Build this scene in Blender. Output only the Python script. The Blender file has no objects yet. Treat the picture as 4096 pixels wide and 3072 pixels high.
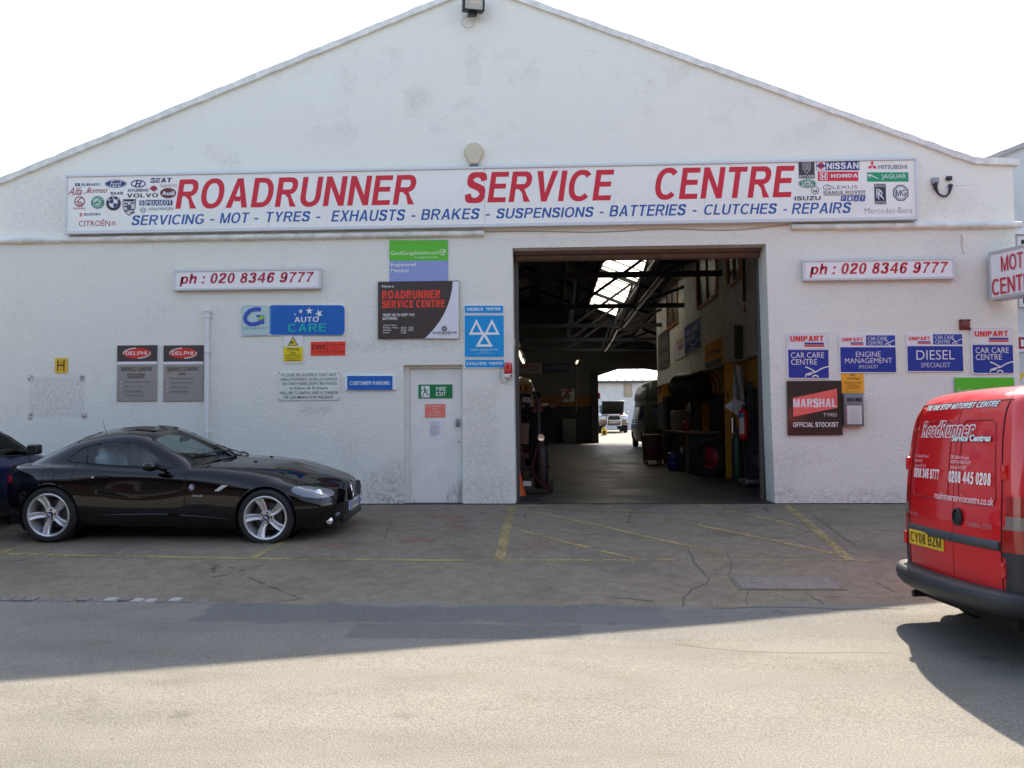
import bpy, bmesh, math, random
from mathutils import Matrix, Vector
random.seed(7)
PI = math.pi; R = math.radians
SC = bpy.context.scene
COL = SC.collection

# ---------------------------------------------------------------- camera
YAW, PITCH, ROLL, EYE = 2.72, 2.5, -0.34, Vector((0, -12, 1.22))
FPX = 3300.0
cd = bpy.data.cameras.new('camera'); cd.sensor_width = 36; cd.lens = 36 * FPX / 4096
cd.clip_start = 0.05; cd.clip_end = 2000
CAM = bpy.data.objects.new('camera', cd); COL.objects.link(CAM)
CROT = Matrix.Rotation(R(YAW), 4, 'Z') @ Matrix.Rotation(R(90 + PITCH), 4, 'X') @ Matrix.Rotation(R(ROLL), 4, 'Z')
CAM.matrix_world = Matrix.Translation(EYE) @ CROT
SC.camera = CAM

# ---------------------------------------------------------------- light
SUN_DIR = Vector((0.38, 0.89, 1.0)).normalized()
W = bpy.data.worlds.new('World'); SC.world = W; W.use_nodes = True
nt = W.node_tree; bg = nt.nodes['Background']
sky = nt.nodes.new('ShaderNodeTexSky'); sky.sky_type = 'NISHITA'; sky.sun_disc = False
sky.sun_elevation = math.asin(SUN_DIR.z); sky.sun_rotation = math.atan2(SUN_DIR.x, SUN_DIR.y)
sky.dust_density = 2.0; sky.air_density = 1.0; sky.ozone_density = 1.0
hs = nt.nodes.new('ShaderNodeHueSaturation'); hs.inputs['Saturation'].default_value = 0.72
nt.links.new(sky.outputs[0], hs.inputs['Color']); nt.links.new(hs.outputs[0], bg.inputs[0]); bg.inputs[1].default_value = 0.13
sl = bpy.data.lights.new('sun', 'SUN'); sl.energy = 3.9; sl.angle = R(0.55); sl.color = (1.0, 0.875, 0.71)
so = bpy.data.objects.new('sun', sl); COL.objects.link(so)
so.rotation_euler = SUN_DIR.to_track_quat('Z', 'Y').to_euler()
SC.view_settings.view_transform = 'Standard'; SC.view_settings.look = 'None'
SC.view_settings.exposure = 1.7; SC.view_settings.gamma = 1.0
SC.cycles.max_bounces = 8; SC.cycles.diffuse_bounces = 5; SC.cycles.glossy_bounces = 4
SC.cycles.transmission_bounces = 8; SC.cycles.transparent_max_bounces = 12
SC.cycles.caustics_reflective = False; SC.cycles.caustics_refractive = False
SC.cycles.use_denoising = True; SC.cycles.sample_clamp_indirect = 6.0

# ---------------------------------------------------------------- layout from the photograph's pixels
def ray(x, y):
    return (CROT.to_3x3() @ Vector(((x - 2048) / FPX, -(y - 1536) / FPX, -1)))
def onY(x, y, Y=0.0):
    d = ray(x, y); return EYE + d * ((Y - EYE.y) / d.y)
def onX(x, y, X):
    d = ray(x, y); return EYE + d * ((X - EYE.x) / d.x)
def onZ(x, y, Z):
    d = ray(x, y); return EYE + d * ((Z - EYE.z) / d.z)

# ---------------------------------------------------------------- materials
MATS = {}
def s2l(c):
    c = c / 255.0
    return c / 12.92 if c <= 0.04045 else ((c + 0.055) / 1.055) ** 2.4
def px(r, g, b, k=0.80):
    """colour of a flat shaded surface seen as (r,g,b) in the photograph"""
    return tuple(min(0.86, s2l(v) / k) for v in (r, g, b))
def mat(name, col=(.5, .5, .5), rough=.5, metal=0.0, spec=.5, coat=0.0, trans=0.0, emit=0.0, ior=1.45, alpha=1.0, var=0.0, vscale=8.0, bump=0.0, bscale=60.0):
    if name in MATS: return MATS[name]
    m = bpy.data.materials.new(name); m.use_nodes = True
    n = m.node_tree.nodes; p = n['Principled BSDF']; L = m.node_tree.links
    p.inputs['Base Color'].default_value = (*col, 1); p.inputs['Roughness'].default_value = rough
    p.inputs['Metallic'].default_value = metal; p.inputs['Specular IOR Level'].default_value = spec
    p.inputs['Coat Weight'].default_value = coat; p.inputs['Coat Roughness'].default_value = 0.03
    p.inputs['Transmission Weight'].default_value = trans; p.inputs['IOR'].default_value = ior
    p.inputs['Alpha'].default_value = alpha
    if emit: p.inputs['Emission Color'].default_value = (*col, 1); p.inputs['Emission Strength'].default_value = emit
    if var or bump:
        tc = n.new('ShaderNodeTexCoord')
    if var:
        ns = n.new('ShaderNodeTexNoise'); ns.inputs['Scale'].default_value = vscale; ns.inputs['Detail'].default_value = 5
        L.new(tc.outputs['Object'], ns.inputs['Vector'])
        mr = n.new('ShaderNodeMapRange'); mr.inputs[1].default_value = .3; mr.inputs[2].default_value = .7
        mr.inputs[3].default_value = 1 - var; mr.inputs[4].default_value = 1 + var * .5
        L.new(ns.outputs['Fac'], mr.inputs[0])
        mx = n.new('ShaderNodeVectorMath'); mx.operation = 'SCALE'; mx.inputs[0].default_value = col
        L.new(mr.outputs[0], mx.inputs['Scale']); L.new(mx.outputs[0], p.inputs['Base Color'])
        r2 = n.new('ShaderNodeMapRange'); r2.inputs[3].default_value = max(.02, rough - .1); r2.inputs[4].default_value = min(1, rough + .1)
        L.new(ns.outputs['Fac'], r2.inputs[0]); L.new(r2.outputs[0], p.inputs['Roughness'])
    if bump:
        nb = n.new('ShaderNodeTexNoise'); nb.inputs['Scale'].default_value = bscale; nb.inputs['Detail'].default_value = 3
        L.new(tc.outputs['Object'], nb.inputs['Vector'])
        bu = n.new('ShaderNodeBump'); bu.inputs['Strength'].default_value = bump; bu.inputs['Distance'].default_value = .01
        L.new(nb.outputs['Fac'], bu.inputs['Height']); L.new(bu.outputs[0], p.inputs['Normal'])
    MATS[name] = m
    return m

class NG:
    """short-hand for building a node material"""
    def __init__(s, name):
        s.m = bpy.data.materials.new(name); s.m.use_nodes = True
        s.n = s.m.node_tree.nodes; s.l = s.m.node_tree.links; s.p = s.n['Principled BSDF']
        s.tc = s.n.new('ShaderNodeTexCoord'); s.co = s.tc.outputs['Object']; MATS[name] = s.m
        sp = s.n.new('ShaderNodeSeparateXYZ'); s.l.new(s.co, sp.inputs[0]); s.x, s.y, s.z = sp.outputs
    def put(s, sock, v):
        if isinstance(v, (int, float)): sock.default_value = v
        elif isinstance(v, tuple): sock.default_value = (*v, 1) if len(sock.default_value) == 4 and len(v) == 3 else v
        else: s.l.new(v, sock)
    def noise(s, scale, detail=4, rough=.55, vec=None, stretch=None, dist=0):
        t = s.n.new('ShaderNodeTexNoise'); t.inputs['Scale'].default_value = scale; t.inputs['Detail'].default_value = detail
        t.inputs['Roughness'].default_value = rough; t.inputs['Distortion'].default_value = dist
        v = vec or s.co
        if stretch:
            mp = s.n.new('ShaderNodeMapping'); mp.inputs['Scale'].default_value = stretch; s.l.new(v, mp.inputs[0]); v = mp.outputs[0]
        s.l.new(v, t.inputs['Vector']); return t.outputs['Fac']
    def voro(s, scale, feature='F1', out='Distance'):
        t = s.n.new('ShaderNodeTexVoronoi'); t.inputs['Scale'].default_value = scale; t.feature = feature
        s.l.new(s.co, t.inputs['Vector']); return t.outputs[out]
    def math(s, op, a, b=0.0, clamp=False):
        t = s.n.new('ShaderNodeMath'); t.operation = op; t.use_clamp = clamp
        s.put(t.inputs[0], a); s.put(t.inputs[1], b); return t.outputs[0]
    def ramp(s, v, a, b, lo=0.0, hi=1.0):
        t = s.n.new('ShaderNodeMapRange'); t.interpolation_type = 'SMOOTHSTEP'
        s.put(t.inputs[0], v)
        for i, q in zip((1, 2, 3, 4), (a, b, lo, hi)): t.inputs[i].default_value = q
        return t.outputs[0]
    def mix(s, f, a, b, mode='MIX'):
        t = s.n.new('ShaderNodeMix'); t.data_type = 'RGBA'; t.blend_type = mode
        s.put(t.inputs[0], f); s.put(t.inputs[6], a); s.put(t.inputs[7], b); return t.outputs[2]
    def boxmask(s, x0, x1, z0, z1, soft=.03, wob=None, ya=None):
        """1 inside a rectangle of the object's x / z (or x / y) coordinates, with an uneven edge"""
        a, b = s.x, (ya or s.z)
        if wob is not None:
            a = s.math('ADD', a, wob); b = s.math('ADD', b, wob)
        f = s.math('MULTIPLY', s.ramp(a, x0 - soft, x0 + soft), s.ramp(a, x1 - soft, x1 + soft, 1, 0))
        g = s.math('MULTIPLY', s.ramp(b, z0 - soft, z0 + soft), s.ramp(b, z1 - soft, z1 + soft, 1, 0))
        return s.math('MULTIPLY', f, g)
    def bump(s, h, strength=.5, dist=.01):
        t = s.n.new('ShaderNodeBump'); t.inputs['Strength'].default_value = strength; t.inputs['Distance'].default_value = dist
        s.l.new(h, t.inputs['Height']); s.l.new(t.outputs[0], s.p.inputs['Normal'])

# ---------------------------------------------------------------- geometry
class MB:
    """collects shapes, then links them as ONE mesh object"""
    def __init__(s): s.b = bmesh.new()
    def v(s, *c): return s.b.verts.new(c)
    def face(s, pts):
        try: return s.b.faces.new([s.b.verts.new(p) for p in pts])
        except ValueError: return None
    def box(s, x0, x1, y0, y1, z0, z1, M=None):
        c = [Vector((x, y, z)) for z in (z0, z1) for y in (y0, y1) for x in (x0, x1)]
        if M: c = [M @ q for q in c]
        vs = [s.b.verts.new(q) for q in c]
        for f in ((0, 2, 3, 1), (4, 5, 7, 6), (0, 1, 5, 4), (2, 6, 7, 3), (0, 4, 6, 2), (1, 3, 7, 5)): s.b.faces.new([vs[i] for i in f])
        return s
    def bbox(s, x0, x1, y0, y1, z0, z1, r=.01, seg=2, M=None):
        """box with rounded edges"""
        t = bmesh.new(); vs = [t.verts.new((x, y, z)) for z in (z0, z1) for y in (y0, y1) for x in (x0, x1)]
        for f in ((0, 2, 3, 1), (4, 5, 7, 6), (0, 1, 5, 4), (2, 6, 7, 3), (0, 4, 6, 2), (1, 3, 7, 5)): t.faces.new([vs[i] for i in f])
        bmesh.ops.bevel(t, geom=t.edges[:], offset=r, segments=seg, affect='EDGES', profile=.5)
        s.add(t, M); return s
    def add(s, t, M=None):
        mp = {}
        for q in t.verts: mp[q] = s.b.verts.new((M @ q.co) if M else q.co)
        for f in t.faces:
            try: s.b.faces.new([mp[q] for q in f.verts])
            except ValueError: pass
        t.free()
    def prism(s, pts, y0, y1, M=None):
        """polygon in x,z pushed from y0 to y1"""
        P = lambda a, y: (M @ Vector((a[0], y, a[1]))) if M else Vector((a[0], y, a[1]))
        A = [s.b.verts.new(P(a, y0)) for a in pts]; B_ = [s.b.verts.new(P(a, y1)) for a in pts]
        s.b.faces.new(A); s.b.faces.new(B_[::-1]); n = len(pts)
        for i in range(n): s.b.faces.new((A[i], B_[i], B_[(i + 1) % n], A[(i + 1) % n]))
        return s
    def tube(s, pts, r, n=8, cap=True, closed=False):
        pts = [Vector(p) for p in pts]; N = len(pts); rings = []
        rr = r if isinstance(r, (list, tuple)) else [r] * N
        for i, p in enumerate(pts):
            a = pts[(i - 1) % N] if (i or closed) else p; b = pts[(i + 1) % N] if (i < N - 1 or closed) else p
            d = (b - a).normalized(); 
            u = d.orthogonal().normalized() if i == 0 else (u - d * u.dot(d)).normalized()
            w = d.cross(u)
            rings.append([s.b.verts.new(p + (u * math.cos(t) + w * math.sin(t)) * rr[i]) for t in (2 * PI * k / n for k in range(n))])
        for i in range(N if closed else N - 1):
            a, b = rings[i], rings[(i + 1) % N]
            for k in range(n): s.b.faces.new((a[k], a[(k + 1) % n], b[(k + 1) % n], b[k]))
        if cap and not closed: s.b.faces.new(rings[0][::-1]); s.b.faces.new(rings[-1])
        return s
    def lathe(s, prof, n=24, M=None, a0=0, a1=2 * PI):
        """profile of (radius, height) about z"""
        full = abs(a1 - a0 - 2 * PI) < 1e-6; rings = []
        for r, z in prof:
            if r < 1e-6:
                q = Vector((0, 0, z)); rings.append([s.b.verts.new(M @ q if M else q)]); continue
            rings.append([])
            for k in range(n if full else n + 1):
                t = a0 + (a1 - a0) * k / n; q = Vector((r * math.cos(t), r * math.sin(t), z)); rings[-1].append(s.b.verts.new(M @ q if M else q))
        for a, b in zip(rings, rings[1:]):
            for k in range(n):
                i, j = k, (k + 1) % n if full else k + 1
                if len(a) == 1 and len(b) == 1: continue
                if len(a) == 1: s.b.faces.new((a[0], b[i], b[j]))
                elif len(b) == 1: s.b.faces.new((a[i], b[0], a[j]))
                else: s.b.faces.new((a[i], b[i], b[j], a[j]))
        return s
    def build(s, name, m, parent=None, smooth=False, angle=40, shift=None, fix=True):
        if fix: bmesh.ops.recalc_face_normals(s.b, faces=s.b.faces)
        if shift is not None: bmesh.ops.translate(s.b, verts=s.b.verts, vec=-Vector(shift))
        me = bpy.data.meshes.new(name); s.b.to_mesh(me); s.b.free()
        for q in (m if isinstance(m, list) else [m]): me.materials.append(q)
        if smooth:
            me.polygons.foreach_set('use_smooth', [True] * len(me.polygons))
            if angle < 180: me.set_sharp_from_angle(angle=R(angle))
        o = bpy.data.objects.new(name, me); COL.objects.link(o)
        if parent: o.parent = parent
        return o
def tag(o, label=None, cat=None, group=None, kind=None):
    for k, v in (('label', label), ('category', cat), ('group', group), ('kind', kind)):
        if v: o[k] = v
    return o
def thing(name, label, cat, loc=(0, 0, 0), rz=0.0, group=None):
    o = bpy.data.objects.new(name, None); COL.objects.link(o); o.location = loc; o.rotation_euler = (0, 0, rz)
    o.empty_display_size = .2
    return tag(o, label, cat, group)
def copy_tree(o, parent=None):
    c = o.copy(); COL.objects.link(c); c.parent = parent
    for ch in [q for q in bpy.data.objects if q.parent == o]: copy_tree(ch, c)
    return c
def arc(cx, cy, r, a0, a1, n):
    return [(cx + r * math.cos(a0 + (a1 - a0) * k / n), cy + r * math.sin(a0 + (a1 - a0) * k / n)) for k in range(n + 1)]
def rrect(x0, x1, z0, z1, r, n=4):
    p = []
    for cx, cz, a in ((x1 - r, z0 + r, -PI / 2), (x1 - r, z1 - r, 0), (x0 + r, z1 - r, PI / 2), (x0 + r, z0 + r, PI)): p += arc(cx, cz, r, a, a + PI / 2, n)
    return p
def place(o, M): o.matrix_basis = M; return o
def Mx(loc=(0, 0, 0), rx=0, ry=0, rz=0, s=1):
    return Matrix.Translation(loc) @ Matrix.Rotation(rz, 4, 'Z') @ Matrix.Rotation(ry, 4, 'Y') @ Matrix.Rotation(rx, 4, 'X') @ Matrix.Diagonal((s, s, s, 1))
# ================================================================ ground
PROF = [(-300, -.42), (-60, -.42), (-14, -.40), (-10, -.385), (-7, -.36), (-5.6, -.335), (-5, -.30), (-4, -.225), (-3, -.15), (-2, -.085), (-1, -.035), (0, 0), (.06, -.03), (31, -.03), (31.5, 0), (36, .40), (46, .5), (300, .5)]
def gz(Y):
    for (a, za), (b, zb) in zip(PROF, PROF[1:]):
        if a <= Y <= b: return za + (zb - za) * (Y - a) / (b - a)
    return 0
def onG(x, y):
    z = -.2
    for _ in range(12): q = onZ(x, y, z); z = gz(q.y)
    return Vector((q.x, q.y, gz(q.y)))

def ground_material():
    g = NG('ground_asphalt')
    wob = g.math('MULTIPLY', g.math('SUBTRACT', g.noise(.9, 4), .5), .7)
    wob2 = g.math('MULTIPLY', g.math('SUBTRACT', g.noise(9, 3), .5), .16)
    ye = g.math('ADD', g.math('ADD', g.y, wob), wob2)
    fore = g.ramp(ye, -5.12, -5.04)
    yard = g.ramp(g.y, 30.9, 31.3)
    grain = g.noise(95, 3, .7); mid = g.noise(7, 5, .6); big = g.noise(.55, 4, .6); streak = g.noise(1.6, 5, .6, stretch=(.22, 1, 1))
    road = g.mix(g.ramp(streak, .35, .7), (.154, .150, .133), (.195, .188, .165))
    road = g.mix(g.math('MULTIPLY', g.ramp(g.noise(2.4, 6, .7, stretch=(.6, 1, 1)), .50, .68), .5), road, (.135, .122, .098))
    road = g.mix(g.math('MULTIPLY', g.ramp(g.noise(.8, 5, .65, stretch=(.5, 1.2, 1)), .52, .62), .35), road, (.24, .23, .205))
    road = g.mix(g.ramp(big, .4, .75), road, (.198, .188, .170))
    fc = g.mix(g.ramp(mid, .3, .72), (.182, .156, .116), (.238, .207, .157))
    fc = g.mix(g.math('MULTIPLY', g.ramp(g.noise(1.1, 4, .65), .48, .66), .55), fc, (.13, .113, .093))
    # worn red paint left on the parking bays close to the wall
    redz = g.math('MULTIPLY', g.ramp(g.y, -3.6, -2.6), g.ramp(g.x, 1.0, -.6))
    rm = g.math('MULTIPLY', g.math('MULTIPLY', g.ramp(g.noise(2.1, 6, .7), .53, .64), redz), .5)
    fc = g.mix(rm, fc, (.26, .095, .080))
    col = g.mix(fore, road, fc)
    # newer, darker tarmac repairs along the old kerb line
    w3 = g.math('MULTIPLY', g.math('SUBTRACT', g.noise(3, 4), .5), .45)
    a = onG(800, 2440); b = onG(2560, 2560)
    pm = g.boxmask(a.x, b.x + .3, -5.62, -5.13, .05, w3, g.y)
    col = g.mix(g.math('MULTIPLY', pm, .75), col, (.115, .118, .122))
    a = onG(1370, 2552); b = onG(2330, 2500)
    pm = g.boxmask(a.x, b.x, a.y, b.y, .02, g.math('MULTIPLY', w3, .22), g.y)
    col = g.mix(g.math('MULTIPLY', pm, .6), col, (.10, .104, .11))
    a = onG(2340, 2560); b = onG(3560, 2440)
    pm = g.boxmask(a.x, b.x, a.y, -5.2, .08, w3, g.y)
    col = g.mix(g.math('MULTIPLY', pm, .55), col, (.15, .15, .15))
    col = g.mix(yard, col, (.30, .27, .225))
    # stones, oil spots and pits
    st = g.mix(g.ramp(grain, .30, .74), (.62, .62, .62), (1.28, 1.28, 1.27))
    col = g.mix(1.0, col, st, 'MULTIPLY')
    pale = g.math('MULTIPLY', g.ramp(g.voro(55), .16, .06), g.ramp(g.noise(30, 2), .5, .62))
    col = g.mix(g.math('MULTIPLY', pale, .55), col, (.46, .42, .36))
    oil = g.math('MULTIPLY', g.ramp(g.voro(1.3), .13, .03), g.ramp(g.noise(4, 4), .4, .6))
    col = g.mix(g.math('MULTIPLY', oil, .45), col, (.07, .066, .06))
    pit = g.ramp(g.voro(2.3), .022, .012)
    col = g.mix(pit, col, (.04, .04, .04))
    # cracks
    ck = g.voro(.55, 'DISTANCE_TO_EDGE')
    ckm = g.math('MULTIPLY', g.ramp(g.math('ADD', ck, g.math('MULTIPLY', g.math('SUBTRACT', g.noise(7, 4), .5), .05)), .007, .001), g.ramp(g.noise(.45, 2), .5, .56))
    col = g.mix(g.math('MULTIPLY', ckm, g.math('MULTIPLY', fore, .7)), col, (.06, .055, .05))
    g.put(g.p.inputs['Base Color'], col); g.put(g.p.inputs['Roughness'], .92); g.p.inputs['Specular IOR Level'].default_value = .25
    h = g.math('ADD', g.math('MULTIPLY', grain, .6), g.math('MULTIPLY', mid, .5))
    g.bump(h, .8, .012)
    return g.m
m = MB(); xs = [-300, -40, -16, -10, -6, -3, 0, 3, 6, 10, 16, 40, 300]
ys = sorted(set([p[0] for p in PROF] + [-12, -8.5, -6.3, -4.5, -3.5, -2.5, -1.5, -.5]))
gv = [[m.v(x, y, gz(y)) for x in xs] for y in ys]
for r0, r1 in zip(gv, gv[1:]):
    for i in range(len(xs) - 1): m.b.faces.new((r0[i], r0[i + 1], r1[i + 1], r1[i]))
tag(m.build('ground', ground_material()), kind='structure')

def floor_material():
    g = NG('floor_concrete')
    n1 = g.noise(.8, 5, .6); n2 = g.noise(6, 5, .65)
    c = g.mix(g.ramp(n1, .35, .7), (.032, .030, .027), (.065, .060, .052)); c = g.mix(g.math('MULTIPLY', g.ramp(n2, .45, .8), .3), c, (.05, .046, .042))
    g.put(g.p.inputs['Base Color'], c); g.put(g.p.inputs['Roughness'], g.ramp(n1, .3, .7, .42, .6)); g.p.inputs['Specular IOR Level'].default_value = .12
    g.bump(g.noise(2.5, 3), .04, .01)
    return g.m
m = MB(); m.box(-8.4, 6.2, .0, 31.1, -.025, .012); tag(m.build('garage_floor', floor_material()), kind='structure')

# yellow paint on the forecourt
def line_material():
    g = NG('worn_yellow_paint')
    w = g.math('ADD', g.math('MULTIPLY', g.noise(26, 5, .7), .6), g.math('MULTIPLY', g.noise(2.2, 3), .5))
    tr = g.n.new('ShaderNodeBsdfTransparent'); mx = g.n.new('ShaderNodeMixShader'); out = g.n['Material Output']
    g.put(g.p.inputs['Base Color'], g.mix(g.ramp(g.noise(60, 3), .35, .7), (.30, .232, .095), (.39, .31, .14))); g.put(g.p.inputs['Roughness'], .8)
    g.l.new(g.ramp(w, .51, .66, .86, .18), mx.inputs[0]); g.l.new(tr.outputs[0], mx.inputs[1]); g.l.new(g.p.outputs[0], mx.inputs[2])
    g.l.new(mx.outputs[0], out.inputs[0]); return g.m
LM = line_material()
def stripe(m, pts, w):
    pts = [onG(*p) for p in pts]; out = []
    for a, b in zip(pts, pts[1:]):
        n = max(2, int((b - a).length / .12))
        for k in range(n): out.append(a.lerp(b, k / n))
    out.append(pts[-1]); L = []
    for i, p in enumerate(out):
        d = (out[min(i + 1, len(out) - 1)] - out[max(i - 1, 0)]).normalized(); q = Vector((-d.y, d.x, 0)) * (w / 2 * random.uniform(.86, 1.1))
        a, b = p + q, p - q; L.append((m.v(a.x, a.y, gz(a.y) + .004), m.v(b.x, b.y, gz(b.y) + .004)))
    for a, b in zip(L, L[1:]): m.b.faces.new((a[0], a[1], b[1], b[0]))
def marking(name, lines):
    m = MB()
    for pts, w in lines: stripe(m, pts, w)
    tag(m.build(name, LM), kind='structure')
marking('parking_bay_marking', [([(-60, 2216), (1018, 2236), (1805, 2243), (1900, 2243)], .075), ([(-30, 2222), (170, 2160)], .10), ([(1012, 2232), (1140, 2165)], .09), ([(1960, 2243), (2700, 2241)], .07), ([(2800, 2241), (3560, 2243)], .05)])
marking('hatched_doorway_marking', [([(2048, 2030), (1998, 2240)], .11), ([(3118, 2014), (3398, 2242)], .11), ([(2070, 2026), (2790, 2016)], .07), ([(2070, 2121), (2354, 2192)], .08),
        ([(2140, 2050), (2660, 2165), (2880, 2212)], .08), ([(2428, 2028), (2863, 2116), (3344, 2217)], .085), ([(2770, 2022), (3196, 2106)], .075), ([(2400, 2204), (2560, 2240)], .06)])
# row of granite setts along the old kerb
GS = [mat('sett_grey', (.165, .157, .143), .85, var=.35, vscale=30, bump=.3), mat('sett_red', (.15, .135, .125), .85, var=.3, vscale=30, bump=.3), mat('sett_pale', (.32, .315, .30), .8, var=.25, vscale=40, bump=.3), mat('sett_dark', (.15, .145, .132), .85, var=.3, vscale=30, bump=.3)]
xk = onG(-60, 2402).x; i = 0
seq = [0, 3, 1, 0, 3, 1, 1, 0, 3, 2, 1, 2, 2, 1, 2, 3, 0]
while i < 17:
    w = random.uniform(.102, .124); y = -5.03 + random.uniform(-.012, .012); zc = gz(y)
    mm = MB(); mm.bbox(0, w - .015, -.055, .055, -.06, .010 + random.uniform(-.006, .008), .014, 2)
    o = mm.build('granite_sett', GS[seq[i]], smooth=True); o.location = (xk, y, zc); o.rotation_euler = (R(3), 0, R(random.uniform(-4, 4)))
    nm = ['grey', 'dull red', 'pale', 'dark'][seq[i]]
    tag(o, '%s granite sett set in the worn kerb row left of the tarmac repair' % nm, 'kerb stone', 'granite setts along the old kerb'); xk += w; i += 1
# steel utility cover
q = [onG(2909, 2305), onG(3326, 2309), onG(3391, 2363), onG(2960, 2359)]
x0 = (q[0].x + q[3].x) / 2; x1 = (q[1].x + q[2].x) / 2; y1 = (q[0].y + q[1].y) / 2; y0 = (q[2].y + q[3].y) / 2
t = thing('utility_cover', 'large flat grey inspection cover in the forecourt before the hatched doorway lines', 'manhole cover', ((x0 + x1) / 2, (y0 + y1) / 2, gz((y0 + y1) / 2)))
t.rotation_euler = (math.atan2(gz(y1) - gz(y0), y1 - y0), 0, 0)
wx, wy = (x1 - x0) / 2, (y1 - y0) / 2
m = MB()
for a in ((-wx, wx, -wy, -wy + .025), (-wx, wx, wy - .025, wy), (-wx, -wx + .025, -wy + .025, wy - .025), (wx - .025, wx, -wy + .025, wy - .025)): m.box(a[0], a[1], a[2], a[3], -.02, .006)
m.build('frame', mat('cover_edge', (.13, .118, .10), .6), t)
m = MB(); m.box(-wx + .03, wx - .03, -wy + .03, wy - .03, -.02, .007); m.build('lid', mat('cover_lid', (.185, .170, .148), .85, var=.25, vscale=14, bump=.4), t)
for s in (-1, 1): m = MB(); m.box(s * wx * .6 - .05, s * wx * .6 + .05, -.012, .012, .0, .0085); m.build('lifting_slot', mat('cover_edge'), t)

# cracks and joints in the forecourt
CKM = mat('crack_dark', (.095, .084, .070), .95)
F6 = lambda P: [(2048 + x / 1.08, 2000 + y / 1.08) for x, y in P]
def crack(name, lines):
    m = MB()
    for P, w in lines:
        out = []
        for a, b in zip(P, P[1:]):
            for k in range(6): out.append((a[0] + (b[0] - a[0]) * k / 6 + random.uniform(-5, 5), a[1] + (b[1] - a[1]) * k / 6 + random.uniform(-1.6, 1.6)))
        stripe(m, out + [P[-1]], w)
    tag(m.build(name, CKM), kind='structure')
crack('forecourt_crack', [(F6([(760, 215), (800, 290), (855, 345), (840, 365), (775, 385), (745, 420), (738, 460)]), 0.011), (F6([(850, 318), (930, 326)]), .008), (F6([(1020, 395), (1012, 455)]), .008), (F6([(1255, 396), (1300, 420), (1345, 450)]), .010), (F6([(1268, 40), (1380, 125), (1480, 198)]), .009), (F6([(930, 232), (950, 280), (935, 328)]), .01)])
crack('road_edge_joint', [(F6([(870, 470), (1000, 466), (1110, 462), (1250, 464), (1380, 472), (1560, 470), (1700, 470)]), .011), ([(1565, 2085), (1530, 2170), (1380, 2178)], .008)])
crack('road_crack', [(F6([(690, 620), (840, 640), (1010, 656), (1250, 662), (1500, 660), (1640, 662)]), .005)])

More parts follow.
